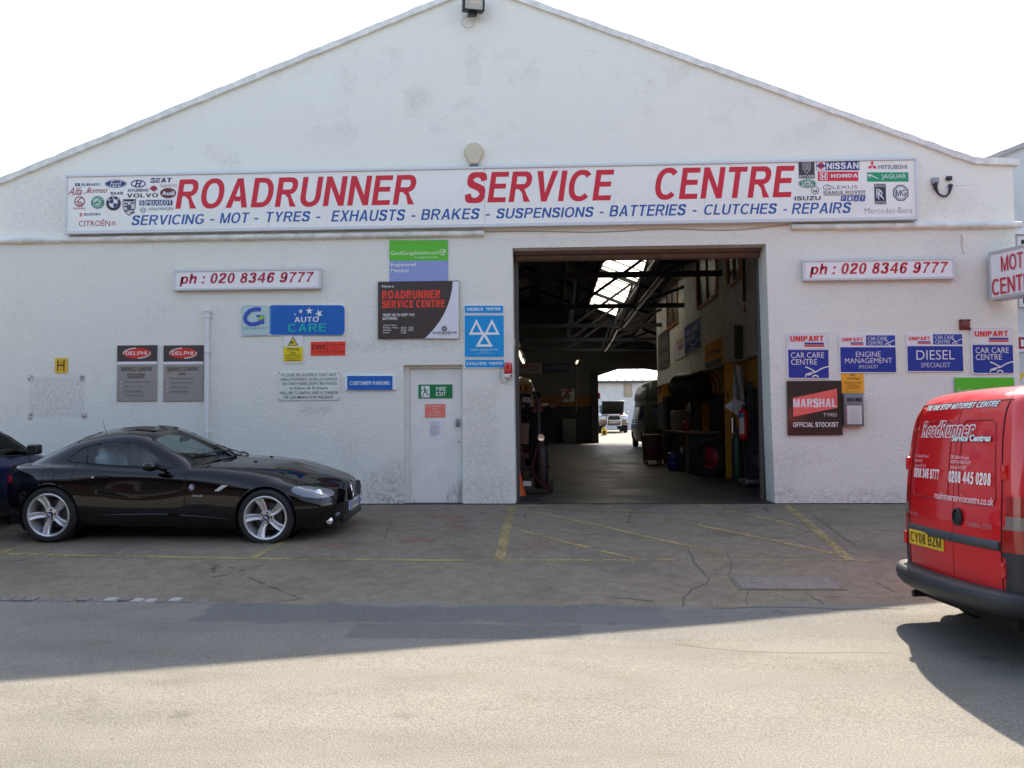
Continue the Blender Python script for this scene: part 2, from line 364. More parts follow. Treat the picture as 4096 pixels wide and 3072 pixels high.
# ================================================================ the garage building
def render_material():
    g = NG('white_render')
    lower = g.ramp(g.z, 3.94, 3.88)
    f = g.noise(58, 4, .7); c = g.noise(21, 5, .65); v = g.voro(75)
    base = (.865, .885, .815)
    col = g.mix(g.ramp(g.noise(.7, 5, .6), .35, .75), base, (.87, .88, .805))
    # mottled grey weathering, strongest on the gable
    mo = g.math('MULTIPLY', g.ramp(g.noise(1.1, 8, .68, dist=.6), .52, .63), g.ramp(g.z, 4.9, 5.6))
    mo = g.math('MULTIPLY', mo, g.ramp(g.noise(30, 4, .75), .33, .62))
    col = g.mix(g.math('MULTIPLY', mo, .30), col, (.50, .49, .46))
    mo = g.math('MULTIPLY', g.ramp(g.noise(.9, 6, .7), .55, .68), g.ramp(g.noise(14, 5, .75), .35, .65))
    col = g.mix(g.math('MULTIPLY', mo, .28), col, (.50, .46, .42))
    # black specks and pock marks
    sp = g.math('MULTIPLY', g.ramp(g.voro(9), .07, .03), g.ramp(g.noise(1.7, 4), .48, .6))
    col = g.mix(g.math('MULTIPLY', sp, .5), col, (.2, .19, .18))
    gr = g.math('MULTIPLY', g.ramp(f, .46, .30), g.ramp(c, .62, .40))
    col = g.mix(g.math('MULTIPLY', gr, g.ramp(lower, 0, 1, .14, .30)), col, (.42, .40, .39))
    # ghost of a removed board, by the H plate
    wob = g.math('MULTIPLY', g.math('SUBTRACT', g.noise(7, 4), .5), .08)
    a = onY(118, 1670); b = onY(340, 1507)
    bm_ = g.math('MULTIPLY', g.boxmask(a.x, b.x, a.z, b.z, .02, wob), g.ramp(g.noise(22, 5, .7), .36, .6))
    col = g.mix(g.math('MULTIPLY', bm_, .3), col, (.40, .36, .36))
    for (px_, py_) in ((121, 1668), (338, 1667), (330, 1512), (122, 1513)):
        q = onY(px_, py_); mm_ = g.boxmask(q.x - .035, q.x + .035, q.z - .04, q.z + .04, .03, g.math('MULTIPLY', wob, 1.2))
        col = g.mix(g.math('MULTIPLY', mm_, g.ramp(g.noise(40, 3), .4, .55)), col, (.16, .11, .10))
    # grimy splash patches by the fire door and along the foot of the wall
    def grime(x0, y0, x1, y1, s, soft=.15, c=(.26, .235, .22)):
        nonlocal col
        p, q = onY(x0, y1), onY(x1, y0); w = g.math('MULTIPLY', g.math('SUBTRACT', g.noise(3.2, 5, .65), .5), .45)
        k = g.math('MULTIPLY', g.boxmask(p.x, q.x, p.z, q.z, soft, w), g.ramp(g.noise(17, 6, .75), .36, .64))
        col = g.mix(g.math('MULTIPLY', k, s), col, c)
    grime(1450, 1880, 1615, 2030, .42); grime(1560, 1840, 1612, 1990, .4); grime(1500, 1985, 1640, 2040, .6, .06)
    grime(1862, 1560, 1985, 1880, .30, .08, (.44, .39, .33)); grime(1850, 1900, 2050, 2030, .30); grime(3080, 1960, 3640, 2045, .35, .08)
    grime(3060, 1790, 3190, 2000, .22); grime(1190, 1620, 1320, 1660, .3, .06); grime(1355, 1355, 1830, 1400, .25, .1)
    # patched square on the gable under the floodlight, damp under the cable outlet
    p, q = onY(1862, 345), onY(1925, 245)
    col = g.mix(g.math('MULTIPLY', g.boxmask(p.x, q.x, p.z, q.z, .012, g.math('MULTIPLY', wob, .3)), .16), col, (.60, .57, .54))
    p, q = onY(1615, 470), onY(1700, 350)
    col = g.mix(g.math('MULTIPLY', g.boxmask(p.x, q.x, p.z, q.z, .03, wob), g.math('MULTIPLY', g.ramp(g.noise(20, 5, .7), .35, .6), .2)), col, (.52, .51, .48))
    grime(3700, 760, 3900, 860, .24, .1, (.50, .47, .42)); grime(3700, 930, 3860, 1120, .14, .1)
    grime(30, 700, 270, 940, .3, .15, (.48, .48, .47))
    for x0, x1, yy in ((3690, 3990, 716), (3800, 3900, 741), (1560, 1800, 936)):
        p, q = onY(x0, yy + 3), onY(x1, yy - 1)
        k = g.boxmask(p.x, q.x, p.z, q.z, .006, g.math('MULTIPLY', g.math('SUBTRACT', g.noise(9, 4), .5), .05)); col = g.mix(g.math('MULTIPLY', k, .5), col, (.3, .28, .26))
    p, q = onY(3846, 1020), onY(3852, 935)
    k = g.boxmask(p.x, q.x, p.z, q.z, .008, g.math('MULTIPLY', g.math('SUBTRACT', g.noise(6, 4), .5), .12)); col = g.mix(g.math('MULTIPLY', k, .55), col, (.33, .30, .28))
    g.put(g.p.inputs['Base Color'], col); g.put(g.p.inputs['Roughness'], .9); g.p.inputs['Specular IOR Level'].default_value = .2
    h = g.math('ADD', g.math('MULTIPLY', f, .9), g.math('MULTIPLY', c, 1.0)); h = g.math('ADD', h, g.math('MULTIPLY', v, -.5))
    h = g.math('MULTIPLY', h, g.ramp(lower, 0, 1, .30, 1.0)); h = g.math('ADD', h, g.math('MULTIPLY', g.noise(3, 3), .8))
    g.bump(h, .75, .02)
    return g.m
RW = render_material()
GB = thing('garage_building', 'long white rendered garage with a wide gable, signboard and open roller doorway', 'building', (0, 0, 0))
OX0, OX1, OZ = -.535, 3.14, 3.743          # roller doorway
DX0, DX1, DZ = -2.165, -1.29, 2.035         # fire door recess
T = .5
m = MB()
m.prism([(-8.75, -.5), (DX0, -.5), (DX0, DZ), (-8.75, DZ)], 0, T); m.prism([(DX1, -.5), (OX0 + .012, -.5), (OX0 - .012, DZ), (DX1, DZ)], 0, T)
m.prism([(-8.75, DZ), (OX0 - .012, DZ), (OX0 - .016, OZ), (-8.75, OZ)], 0, T)
m.prism([(OX1 + .05, -.5), (6.63, -.5), (6.63, OZ), (OX1 - .02, OZ), (OX1 + .012, 1.2)], 0, T)
m.prism([(-8.75, OZ), (6.63, OZ), (6.63, 4.86), (6.05, 4.86), (-1.01, 7.66), (-8.3, 4.86), (-8.75, 4.86)], 0, T)
m.box(DX0, DX1, .3, T, -.5, DZ)
m.build('facade_wall', RW, GB)
# coping along the gable, and the two ledges
CM = mat('coping_white', (.82, .835, .80), .85, var=.18, vscale=9, bump=.5, bscale=40)
def wavy(x0, z0, x1, z1, th, amp=.008, step=.14):
    n = max(2, int(abs(x1 - x0) / step)); top = []; bot = []
    for k in range(n + 1):
        f = k / n; x = x0 + (x1 - x0) * f; z = z0 + (z1 - z0) * f
        top.append((x, z + random.uniform(-amp, amp))); bot.append((x, z - th + random.uniform(-amp, amp) * .6))
    return top + bot[::-1]
for (x0, z0, x1, z1) in ((-8.8, 4.93, -8.31, 4.93), (-8.305, 4.93, -1.012, 7.745), (-1.008, 7.745, 6.07, 4.945), (6.075, 4.945, 6.70, 4.905)):
    m = MB(); m.prism(wavy(x0, z0, x1, z1, .095), -.05, T + .06); m.build('coping', CM, GB)
LGM = mat('ledge_white', (.79, .805, .77), .9, var=.22, vscale=7, bump=.6, bscale=30)
for (x0, z0, x1, z1) in ((-8.8, 4.015, -.962, 4.005), (3.476, 4.02, 6.70, 4.0)):
    m = MB(); n = int((x1 - x0) / .1); rows = []
    for k in range(n + 1):
        x = x0 + (x1 - x0) * k / n; z = z0 + (z1 - z0) * k / n; j = random.uniform(-.006, .006); e = random.uniform(-.008, .006)
        rows.append([m.v(x, a, b) for a, b in ((.01, z + .012), (-.045, z + j), (-.075 + e, z - .02), (-.078 + e, z - .062 + j), (-.055, z - .085 + e), (.01, z - .09))])
    for a, b in zip(rows, rows[1:]):
        for k in range(5): m.b.faces.new((a[k], a[k + 1], b[k + 1], b[k]))
    m.b.faces.new(rows[0]); m.b.faces.new(rows[-1]); m.build('ledge', LGM, GB, smooth=True, angle=60)
# thin cable sagging under the signboard
m = MB(); pts = []
for k in range(40):
    x = -.95 + 4.4 * k / 39; pts.append((x, -.012, 3.99 + .03 * math.sin(k * .35) * (k / 39) - .025 * math.sin(PI * k / 39)))
m.tube(pts, .006, 5); m.build('cable', mat('cable_grey', (.35, .33, .32), .7), GB)
# roller shutter housing under the lintel
RM_ = mat('shutter_brown', (.15, .10, .085), .45, var=.25, vscale=6)
m = MB(); m.bbox(OX0 + .0, OX1 - .01, .24, .5, OZ - .05, OZ + .02, .015); m.lathe([(.075, 0), (.075, OX1 - OX0 - .03)], 16, Mx((OX0 + .01, .42, OZ - .055), ry=PI / 2)); m.build('roller_shutter', RM_, GB, smooth=True)
for x in (OX0 - .01, OX1 - .05):
    m = MB(); m.box(x, x + .06, .46, .52, .0, OZ - .1); m.build('shutter_guide', mat('steel_dark', (.10, .10, .10), .5, .6), GB)
# roof, skylight, walls inside
RFX0, RFX1, RFL = -1.01, 6.3, -8.5
def rz_(X): return 7.62 - .39 * abs(X + 1.01)
RS = mat('asbestos_sheet', (.12, .113, .108), .9, var=.3, vscale=2, bump=.3, bscale=8)
m = MB(); SX0, SX1, SY0, SY1 = 1.78, 3.02, 11.5, 26.2
def slab(m, x0, x1, y0, y1, th=.06):
    z0, z1 = rz_(x0), rz_(x1)
    P = [(x0, z0), (x1, z1), (x1, z1 - th), (x0, z0 - th)]; m.prism(P, y0, y1)
slab(m, RFL, RFX0, .12, 31.2); slab(m, RFX0, SX0, .12, 31.2); slab(m, SX1, RFX1, .12, 31.2); slab(m, SX0, SX1, .12, SY0); slab(m, SX0, SX1, SY1, 31.2)
m.build('roof', RS, GB)
g = NG('skylight_sheet')
df = g.n.new('ShaderNodeBsdfTranslucent'); df.inputs[0].default_value = (.86, .84, .72, 1); mx = g.n.new('ShaderNodeMixShader'); mx.inputs[0].default_value = .8
g.put(g.p.inputs['Base Color'], (.75, .73, .62)); g.put(g.p.inputs['Roughness'], .5); g.l.new(g.p.outputs[0], mx.inputs[1]); g.l.new(df.outputs[0], mx.inputs[2]); g.l.new(mx.outputs[0], g.n['Material Output'].inputs[0])
m = MB(); n = int((SY1 - SY0) / .06); R_ = []
for k in range(n + 1):
    y = SY0 + (SY1 - SY0) * k / n; h = [0, .045, .05, .045, 0, -.005][k % 6]
    R_.append((m.v(SX0, y, rz_(SX0) - .03 + h), m.v(SX1, y, rz_(SX1) - .03 + h)))
for a, b in zip(R_, R_[1:]): m.b.faces.new((a[0], a[1], b[1], b[0]))
m.build('skylight', g.m, GB)
SD = mat('truss_steel', (.035, .036, .045), .6, .3)
for k in range(int((SY1 - SY0) / 1.44)):
    y = SY0 + .3 + k * 1.44; m = MB(); m.prism([(SX0, rz_(SX0) - .085), (SX1, rz_(SX1) - .085), (SX1, rz_(SX1) - .045), (SX0, rz_(SX0) - .045)], y, y + .035); m.build('glazing_bar', SD, GB)
def bar(m, a, b, w, y):
    d = Vector((b[0] - a[0], b[1] - a[1])).normalized() * (w / 2); n = (-d.y, d.x)
    m.prism([(a[0] + n[0], a[1] + n[1]), (b[0] + n[0], b[1] + n[1]), (b[0] - n[0], b[1] - n[1]), (a[0] - n[0], a[1] - n[1])], y, y + .07)
for i, y in enumerate((1.6, 6.6, 11.8, 16.7, 21.8, 26.7)):
    m = MB(); zt = 4.49; xr = 3.85 if y < 18 else 6.2
    bar(m, (-8.3, zt), (xr, zt), .13, y)
    for s in (-1, 1):
        bar(m, (-1.01, 7.5), (-1.01 + s * 7.2, rz_(-1.01 + s * 7.2) - .12), .13, y + .002)
        for (u, v) in ((.27, .27), (.54, .27), (.54, .54), (.78, .54)):
            top = -1.01 + s * 7.2 * u; bt = -1.01 + s * 7.2 * v * .85 + s * .1
            if y < 18 and s > 0 and bt > 3.8: continue
            bar(m, (top, rz_(top) - .12), (bt, zt), .085, y + .004)
    m.build('roof_truss', SD, GB)
for x in (-7, -5.6, -4.2, -2.8, -1.5, -.5, .6, 1.72, 3.08, 4.2, 5.4):
    m = MB(); m.box(x - .035, x + .035, .6, 31, rz_(x) - .19, rz_(x) - .07); m.build('purlin', SD, GB)
def band_material(name, up, mid_, low, z1, z0):
    g = NG(name); n = g.noise(2.2, 5, .6)
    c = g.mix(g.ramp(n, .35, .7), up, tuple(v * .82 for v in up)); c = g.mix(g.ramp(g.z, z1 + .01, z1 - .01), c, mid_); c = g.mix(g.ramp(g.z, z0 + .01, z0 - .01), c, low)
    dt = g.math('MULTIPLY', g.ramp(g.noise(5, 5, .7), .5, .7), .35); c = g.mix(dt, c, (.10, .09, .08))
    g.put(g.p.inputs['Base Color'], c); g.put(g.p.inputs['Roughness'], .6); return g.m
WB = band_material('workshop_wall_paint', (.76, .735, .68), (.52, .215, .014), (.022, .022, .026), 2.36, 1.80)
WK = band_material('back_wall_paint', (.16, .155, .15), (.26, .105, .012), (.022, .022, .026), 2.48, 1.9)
PX = 3.85
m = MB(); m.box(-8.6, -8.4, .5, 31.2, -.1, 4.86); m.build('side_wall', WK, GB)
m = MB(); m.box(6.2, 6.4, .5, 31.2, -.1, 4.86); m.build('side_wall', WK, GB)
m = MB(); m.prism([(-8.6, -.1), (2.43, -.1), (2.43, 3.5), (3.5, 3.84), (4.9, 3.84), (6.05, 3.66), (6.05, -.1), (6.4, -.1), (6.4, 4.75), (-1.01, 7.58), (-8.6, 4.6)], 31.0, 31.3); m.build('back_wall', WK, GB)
m = MB(); m.box(2.05, 2.42, 30.6, 31.02, 0, 3.7); m.build('door_post', mat('post_dark', (.05, .05, .055), .6), GB)
m = MB(); m.box(PX, PX + .15, T, 18.0, 0, 5.75); m.build('partition_wall', WB, GB)
m = MB(); m.box(PX, 6.2, 18.0, 18.15, 0, 5.75); m.build('partition_wall', WB, GB)
m = MB(); m.box(onY(2988, 1500, 4.4).x, PX - .002, 4.4, 4.6, 0, 5.6); m.build('partition_wall', WB, GB)
m = MB(); m.box(PX - .10, PX, 1.2, 17.9, 2.36, 2.40); m.build('shelf_rail', mat('rail_grey', (.22, .21, .20), .5), GB)
# high office windows in the partition
WF = mat('window_orange', (.40, .14, .03), .5, var=.3, vscale=6); DG = mat('office_glass', (.03, .033, .03), .35, spec=.3)
for (y0, y1, z0, z1, op) in ((4.75, 6.0, 4.03, 5.4, 0), (7.1, 9.5, 4.05, 5.4, 1), (12.95, 15.3, 4.12, 5.41, 0)):
    f = MB(); w = .08
    for a in ((y0, y1, z0, z0 + w), (y0, y1, z1 - w, z1), (y0, y0 + w, z0 + w, z1 - w), (y1 - w, y1, z0 + w, z1 - w), ((y0 + y1) / 2 - .04, (y0 + y1) / 2 + .04, z0 + w, z1 - w)): f.box(PX - .04, PX + .02, a[0], a[1], a[2], a[3])
    fo = f.build('office_window', WF, GB)
    g_ = MB(); g_.box(PX - .012, PX - .006, y0 + w, y1 - w, z0 + w, z1 - w); g_.build('pane', DG, fo)
    if op:
        f = MB(); M = Mx((PX - .03, y1, z0), rz=R(32))
        for a in ((-1.15, 0, 0, .07), (-1.15, 0, 1.28, 1.35), (-1.15, -1.08, .07, 1.28), (-.07, 0, .07, 1.28)): f.box(-.05, -.01, a[0], a[1], a[2], a[3], M)
        co = f.build('casement', WF, fo)
        g_ = MB(); g_.box(-.035, -.028, -1.08, -.07, .07, 1.28, M); g_.build('pane', DG, co)

# ---------------------------------------------------------------- neighbour on the right, and the terrace across the road
NB = thing('neighbouring_building', 'pale blue white gabled building just right of the garage', 'building', (12.5, 2.5, 0))
NM = mat('neighbour_render', (.62, .66, .69), .9, var=.12, vscale=3, bump=.3, bscale=40)
m = MB(); m.prism([(7.0, -.5), (18, -.5), (18, 5.5), (12.5, 7.55), (7.0, 5.42)], 2.5, 14); m.build('wall', NM, NB, shift=NB.location)
m = MB()
for x0, z0, x1, z1 in ((6.9, 5.47, 12.5, 7.63), (12.5, 7.63, 18.1, 5.47)): m.prism(wavy(x0, z0, x1, z1, .09), 2.42, 14)
m.build('roof', mat('neighbour_roof', (.42, .43, .44), .9, var=.2, vscale=4), NB, shift=NB.location)
m = MB(); m.box(7.0, 18, 2.44, 2.5, 4.36, 4.42); m.build('string_course', CM, NB, shift=NB.location)
for x in (8.02, 11.2, 14.4):
    f = MB()
    for a in ((x, x + 2, 4.26, 4.32), (x, x + 2, 3.1, 3.16), (x, x + .06, 3.16, 4.26), (x + 1.94, x + 2, 3.16, 4.26), (x + .97, x + 1.03, 3.16, 4.26)): f.box(a[0], a[1], 2.45, 2.51, a[2], a[3])
    w = f.build('window', mat('frame_white', (.7, .7, .7), .5), NB, shift=NB.location)
    f = MB(); f.box(x + .06, x + 1.94, 2.485, 2.50, 3.16, 4.26); f.build('pane', DG, w, shift=NB.location)

BR = NG('terrace_brick')
bt = BR.n.new('ShaderNodeTexBrick'); bt.inputs['Scale'].default_value = 4.4; bt.inputs['Color1'].default_value = (.22, .10, .065, 1); bt.inputs['Color2'].default_value = (.30, .16, .10, 1); bt.inputs['Mortar'].default_value = (.35, .31, .26, 1)
cb = BR.n.new('ShaderNodeCombineXYZ'); BR.l.new(BR.x, cb.inputs[0]); BR.l.new(BR.z, cb.inputs[1]); BR.l.new(cb.outputs[0], bt.inputs['Vector'])
BR.put(BR.p.inputs['Base Color'], bt.outputs['Color']); BR.put(BR.p.inputs['Roughness'], .9)
TB = thing('brick_terrace', 'brown brick terrace with white windows across the road, mirrored in the black roadster', 'building', (-8, -27, -.42))
m = MB(); m.box(-52, 36, -36, -27, -1, 6.2); m.build('wall', BR.m, TB, shift=TB.location)
m = MB(); m.prism([(-8.8, 6.15), (.5, 6.15), (-4.2, 9.2)], -52.2, 36.2, Mx((0, -27.4, 0), rz=-PI / 2)); m.build('roof', mat('slate', (.07, .07, .08), .7, var=.3, vscale=5), TB, shift=TB.location)
k = 0
for x in range(-50, 35, 4):
    for z0, z1 in ((.6, 2.3), (3.5, 5.1)):
        f = MB(); xa, xb = x, x + 1.7
        for a in ((xa, xb, z0, z0 + .12), (xa, xb, z1 - .12, z1), (xa, xa + .12, z0 + .12, z1 - .12), (xb - .12, xb, z0 + .12, z1 - .12), (xa + .8, xa + .9, z0 + .12, z1 - .12)): f.box(a[0], a[1], -27.02, -26.93, a[2], a[3])
        w = f.build('window', mat('frame_white'), TB, shift=TB.location)
        f = MB(); f.box(xa + .12, xb - .12, -27.01, -26.985, z0 + .12, z1 - .12); f.build('pane', mat('house_glass', (.05, .06, .07), .05), w, shift=TB.location)
# ---------------------------------------------------------------- yard building seen through the back doorway
YB = thing('yard_building', 'low white yard building with a pale ribbed roof beyond the back doorway', 'building', (6, 48, .5))
m = MB(); m.box(-2, 13, 48, 56, 0, 4.0); m.build('wall', mat('yard_wall', (.60, .62, .64), .85, var=.12, vscale=2), YB, shift=YB.location)
m = MB()
for k in range(27):
    x = -2.2 + k * .58; m.prism([(47.7, 3.98), (55, 6.6), (55, 6.66), (47.7, 4.04)], x + .06, x + .58, Matrix(((0, 1, 0, 0), (1, 0, 0, 0), (0, 0, 1, 0), (0, 0, 0, 1))))
    m.prism([(47.68, 3.98), (55, 6.6), (55, 6.74), (47.68, 4.12)], x, x + .06, Matrix(((0, 1, 0, 0), (1, 0, 0, 0), (0, 0, 1, 0), (0, 0, 0, 1))))
m.build('roof', mat('ribbed_roof', (.62, .62, .60), .5), YB, shift=YB.location)
m = MB(); m.box(-2.2, 13.3, 47.6, 47.72, 3.82, 3.96); m.build('gutter', mat('gutter_dark', (.05, .07, .065), .6), YB, shift=YB.location)
# ================================================================ signs
def vinyl(rgb, rough=.32):
    c = px(*rgb); return mat('vinyl_%d_%d_%d' % rgb, c, rough, spec=.45)
GL = {}
def glyphs(s, bold, res):
    k = (s, bold, res)
    if k not in GL:
        cu = bpy.data.curves.new('t', 'FONT'); cu.body = s; cu.resolution_u = res; cu.offset = bold
        o = bpy.data.objects.new('t', cu); me = o.to_mesh()
        GL[k] = ([(q.co.x, q.co.y) for q in me.vertices], [tuple(p.vertices) for p in me.polygons])
        o.to_mesh_clear(); bpy.data.objects.remove(o); bpy.data.curves.remove(cu)
    return GL[k]
# a plain grotesque letter set (the built-in face has other proportions)
def _cr(P, n=5):
    out = []; k = len(P)
    for i in range(k - 1):
        p0, p1, p2, p3 = P[max(0, i - 1)], P[i], P[i + 1], P[min(k - 1, i + 2)]
        for j in range(n):
            t = j / n; out.append(tuple(.5 * (2 * p1[c] + (p2[c] - p0[c]) * t + (2 * p0[c] - 5 * p1[c] + 4 * p2[c] - p3[c]) * t * t + (3 * p1[c] - p0[c] - 3 * p2[c] + p3[c]) * t ** 3) for c in (0, 1)))
    return out + [P[-1]]
def _stroke(P, w, wv=None):
    A, B_ = [], []
    for i, p in enumerate(P):
        a, b = P[max(0, i - 1)], P[min(len(P) - 1, i + 1)]; dx, dy = b[0] - a[0], b[1] - a[1]; l = math.hypot(dx, dy) or 1; nx, ny = -dy / l, dx / l
        k = w / 2 if wv is None else (w * abs(nx) + wv * abs(ny)) / 2 / max(.7, abs(nx) + abs(ny) if 0 else 1); A.append((p[0] + nx * k, p[1] + ny * k)); B_.append((p[0] - nx * k, p[1] - ny * k))
    return ('s', A, B_)
def _ring(cx, cy, rx, ry, t, u, a0=0, a1=360, n=30):
    A, B_ = [], []
    for k in range(n + 1):
        a = R(a0 + (a1 - a0) * k / n); c, s = math.cos(a), math.sin(a); e = .88
        f = lambda v: math.copysign(abs(v) ** e, v); A.append((cx + rx * f(c), cy + ry * f(s))); B_.append((cx + (rx - t) * f(c), cy + (ry - u) * f(s)))
    return ('s', A, B_)
def _rc(x0, x1, y0, y1): return ('p', [(x0, y0), (x1, y0), (x1, y1), (x0, y1)])
def grot(c, t):
    u = t * .84; P = lambda *p: ('p', list(p))
    if c == 'I': return t, [_rc(0, t, 0, 1)]
    if c == 'L': return .60, [_rc(0, t, 0, 1), _rc(t, .60, 0, u)]
    if c == 'T': w = .66; return w, [_rc(0, w, 1 - u, 1), _rc(w / 2 - t / 2, w / 2 + t / 2, 0, 1 - u)]
    if c in 'EF': w = .64; return w, [_rc(0, t, 0, 1), _rc(t, w, 1 - u, 1), _rc(t, w * .93, .53 - u / 2, .53 + u / 2)] + ([_rc(t, w + .01, 0, u)] if c == 'E' else [])
    if c == 'H': w = .74; return w, [_rc(0, t, 0, 1), _rc(w - t, w, 0, 1), _rc(t, w - t, .53 - u / 2, .53 + u / 2)]
    if c == 'N': w = .76; return w, [_rc(0, t, 0, 1), _rc(w - t, w, 0, 1), P((t, 1), (t, 1 - t * 1.75), (w - t, 0), (w - t, t * 1.75))]
    if c == 'M': w = .90; h = w / 2; return w, [_rc(0, t, 0, 1), _rc(w - t, w, 0, 1), P((t, 1), (t, 1 - t * 1.9), (h - t * .42, 0), (h, 0), (h, t * 1.5)), P((w - t, 1), (h, t * 1.5), (h, 0), (h + t * .42, 0), (w - t, 1 - t * 1.9))]
    if c == 'A': w = .80; h = w / 2; k = t * 1.08; return w, [P((0, 0), (k, 0), (h, 1 - t * 1.3), (h, 1), (h - t * .55, 1)), P((w, 0), (h + t * .55, 1), (h, 1), (h, 1 - t * 1.3), (w - k, 0)), _rc(.22 + t * .35, w - .22 - t * .35, .22, .22 + u)]
    if c == 'V': w = .76; h = w / 2; k = t * 1.08; return w, [P((0, 1), (h - t * .5, 0), (h, 0), (h, t * 1.45), (k, 1)), P((w, 1), (w - k, 1), (h, t * 1.45), (h, 0), (h + t * .5, 0))]
    if c == 'W': w = 1.08; a = w / 4; k = t * .98; out = []; return w, [P((0, 1), (a - t * .5, 0), (a, 0), (a, t * 1.5), (k, 1)), P((w / 2 - t * .45, 1), (a, t * 1.5), (a, 0), (a + t * .5, 0), (w / 2, 1 - t * .9), (w / 2, 1)), P((w / 2, 1), (w / 2, 1 - t * .9), (3 * a - t * .5, 0), (3 * a, 0), (3 * a, t * 1.5), (w / 2 + t * .45, 1)), P((w, 1), (w - k, 1), (3 * a, t * 1.5), (3 * a, 0), (3 * a + t * .5, 0))]
    if c == 'X': w = .74; k = t * 1.15; return w, [P((0, 1), (k, 1), (w, 0), (w - k, 0)), P((w, 1), (w - k, 1), (w / 2 - .0, .5 + t * .55), (w / 2 + t * .5, .5)), P((0, 0), (k, 0), (w / 2, .5 - t * .55), (w / 2 - t * .5, .5))]
    if c == 'Y': w = .74; h = w / 2; k = t * 1.15; return w, [_rc(h - t / 2, h + t / 2, 0, .42), P((0, 1), (h - t / 2, .42), (h, .42), (h, .42 + t * .95), (k, 1)), P((w, 1), (w - k, 1), (h, .42 + t * .95), (h, .42), (h + t / 2, .42))]
    if c == 'K': w = .78; return w, [_rc(0, t, 0, 1), P((t, .30), (t, .30 + t * 1.3), (w - .04 - t * 1.2, 1), (w - .03, 1)), P((.36, .62), (w, 0), (w - t * 1.22, 0), (.24, .47))]
    if c == 'Z': w = .66; return w, [_rc(0, w, 1 - u, 1), _rc(0, w, 0, u), P((0, u), (w - t * 1.3, 1 - u), (w, 1 - u), (t * 1.3, u))]
    if c == 'U': w = .74; r = w / 2; return w, [_rc(0, t, .36, 1), _rc(w - t, w, .36, 1), _ring(r, .36, r, .375, t, u, 180, 360, 18)]
    if c == 'J': w = .52; r = w / 2; return w, [_rc(w - t, w, .32, 1), _ring(r, .32, r, .335, t, u, 180, 360, 16)]
    if c in 'OQ': w = .84; return w, [_ring(w / 2, .5, w / 2, .515, t, u, 0, 360, 40)] + ([P((.46, .22), (.58, .30), (w + .02, .0), (w - .12, -.06))] if c == 'Q' else [])
    if c == 'C': w = .78; return w, [_ring(.42, .5, .42, .515, t, u, 42, 318, 34)]
    if c == 'G': w = .82; return w, [_ring(.42, .5, .42, .515, t, u, 42, 318, 34), _rc(w - t - .01, w - .01, .14, .52), _rc(.46, w - t - .01, .52 - u, .52)]
    if c == 'D': w = .76; return w, [_rc(0, t, 0, 1), _rc(t, .34, 1 - u, 1), _rc(t, .34, 0, u), _ring(.34, .5, w - .34, .5, t, u, -90, 90, 24)]
    if c == 'P': w = .70; return w, [_rc(0, t, 0, 1), _rc(t, .42, 1 - u, 1), _rc(t, .42, .40, .40 + u), _ring(.42, .70, w - .42, .30, t, u, -90, 90, 16)]
    if c == 'R': w = .76; return w, [_rc(0, t, 0, 1), _rc(t, .44, 1 - u, 1), _rc(t, .44, .42, .42 + u), _ring(.44, .71, w - .46, .29, t, u, -90, 90, 16), P((.30, .42), (.30 + t * 1.1, .42), (.60, .26), (w + .02, 0), (w + .02 - t * 1.2, 0), (.44, .30))]
    if c == 'B': w = .72; return w, [_rc(0, t, 0, 1), _rc(t, .42, 1 - u, 1), _rc(t, .44, .53 - u / 2, .53 + u / 2), _rc(t, .44, 0, u), _ring(.42, .755 - u * .25, w - .46, .245 + u * .25, t, u, -90, 90, 14), _ring(.44, .265 + u * .25, w - .44, .265 + u * .25, t, u, -90, 90, 14)]
    if c in 'S': return .70, [_stroke(_cr([(.60, .715), (.545, .865), (.35, .92), (.15, .87), (.095, .735), (.17, .615), (.36, .53), (.545, .435), (.605, .275), (.54, .125), (.345, .075), (.14, .125), (.085, .29)], 5), t * .95, u)]
    if c == '0': return .58, [_ring(.29, .5, .29, .515, t, u, 0, 360, 32)]
    if c == '1': return .36, [_rc(.36 - t, .36, 0, 1), P((.36 - t, 1), (.36 - t, .78), (0, .66), (0, .80))]
    if c == '2': return .60, [_stroke(_cr([(.095, .68), (.14, .86), (.30, .92), (.455, .85), (.485, .70), (.41, .54), (.25, .36), (.10, .16)], 5), t * .95, u), _rc(.0, .59, 0, u)]
    if c == '3': return .60, [_stroke(_cr([(.10, .73), (.16, .88), (.29, .92), (.43, .87), (.465, .73), (.40, .60), (.26, .555)], 5), t * .95, u), _stroke(_cr([(.27, .50), (.44, .45), (.50, .29), (.44, .13), (.285, .075), (.13, .13), (.085, .28)], 5), t * .95, u)]
    if c == '4': return .64, [_rc(.36, .36 + t, 0, 1), P((0, .22), (0, .22 + u), (.36, .22 + u), (.36, .22)), _rc(.36 + t, .64, .22, .22 + u), P((0, .22 + u), (.36, 1), (.36, .74), (t * .95, .22 + u))]
    if c == '5': return .60, [_rc(.12, .55, 1 - u, 1), P((.12, 1 - u), (.12 + t * .9, 1 - u), (.08 + t * .9, .5), (.05, .5)), _stroke(_cr([(.10, .56), (.28, .60), (.45, .52), (.50, .33), (.43, .14), (.27, .075), (.13, .12), (.085, .24)], 5), t * .95, u)]
    if c == '6' or c == '9':
        g = [_ring(.30, .32, .28, .335, t, u, 0, 360, 26), _stroke(_cr([(.51, .745), (.44, .89), (.32, .925), (.17, .83), (.10, .62), (.10, .34)], 5), t * .95, u)]
        if c == '9': g = [('s', [(.60 - x, 1 - y) for x, y in q[1]], [(.60 - x, 1 - y) for x, y in q[2]]) for q in g]
        return .60, g
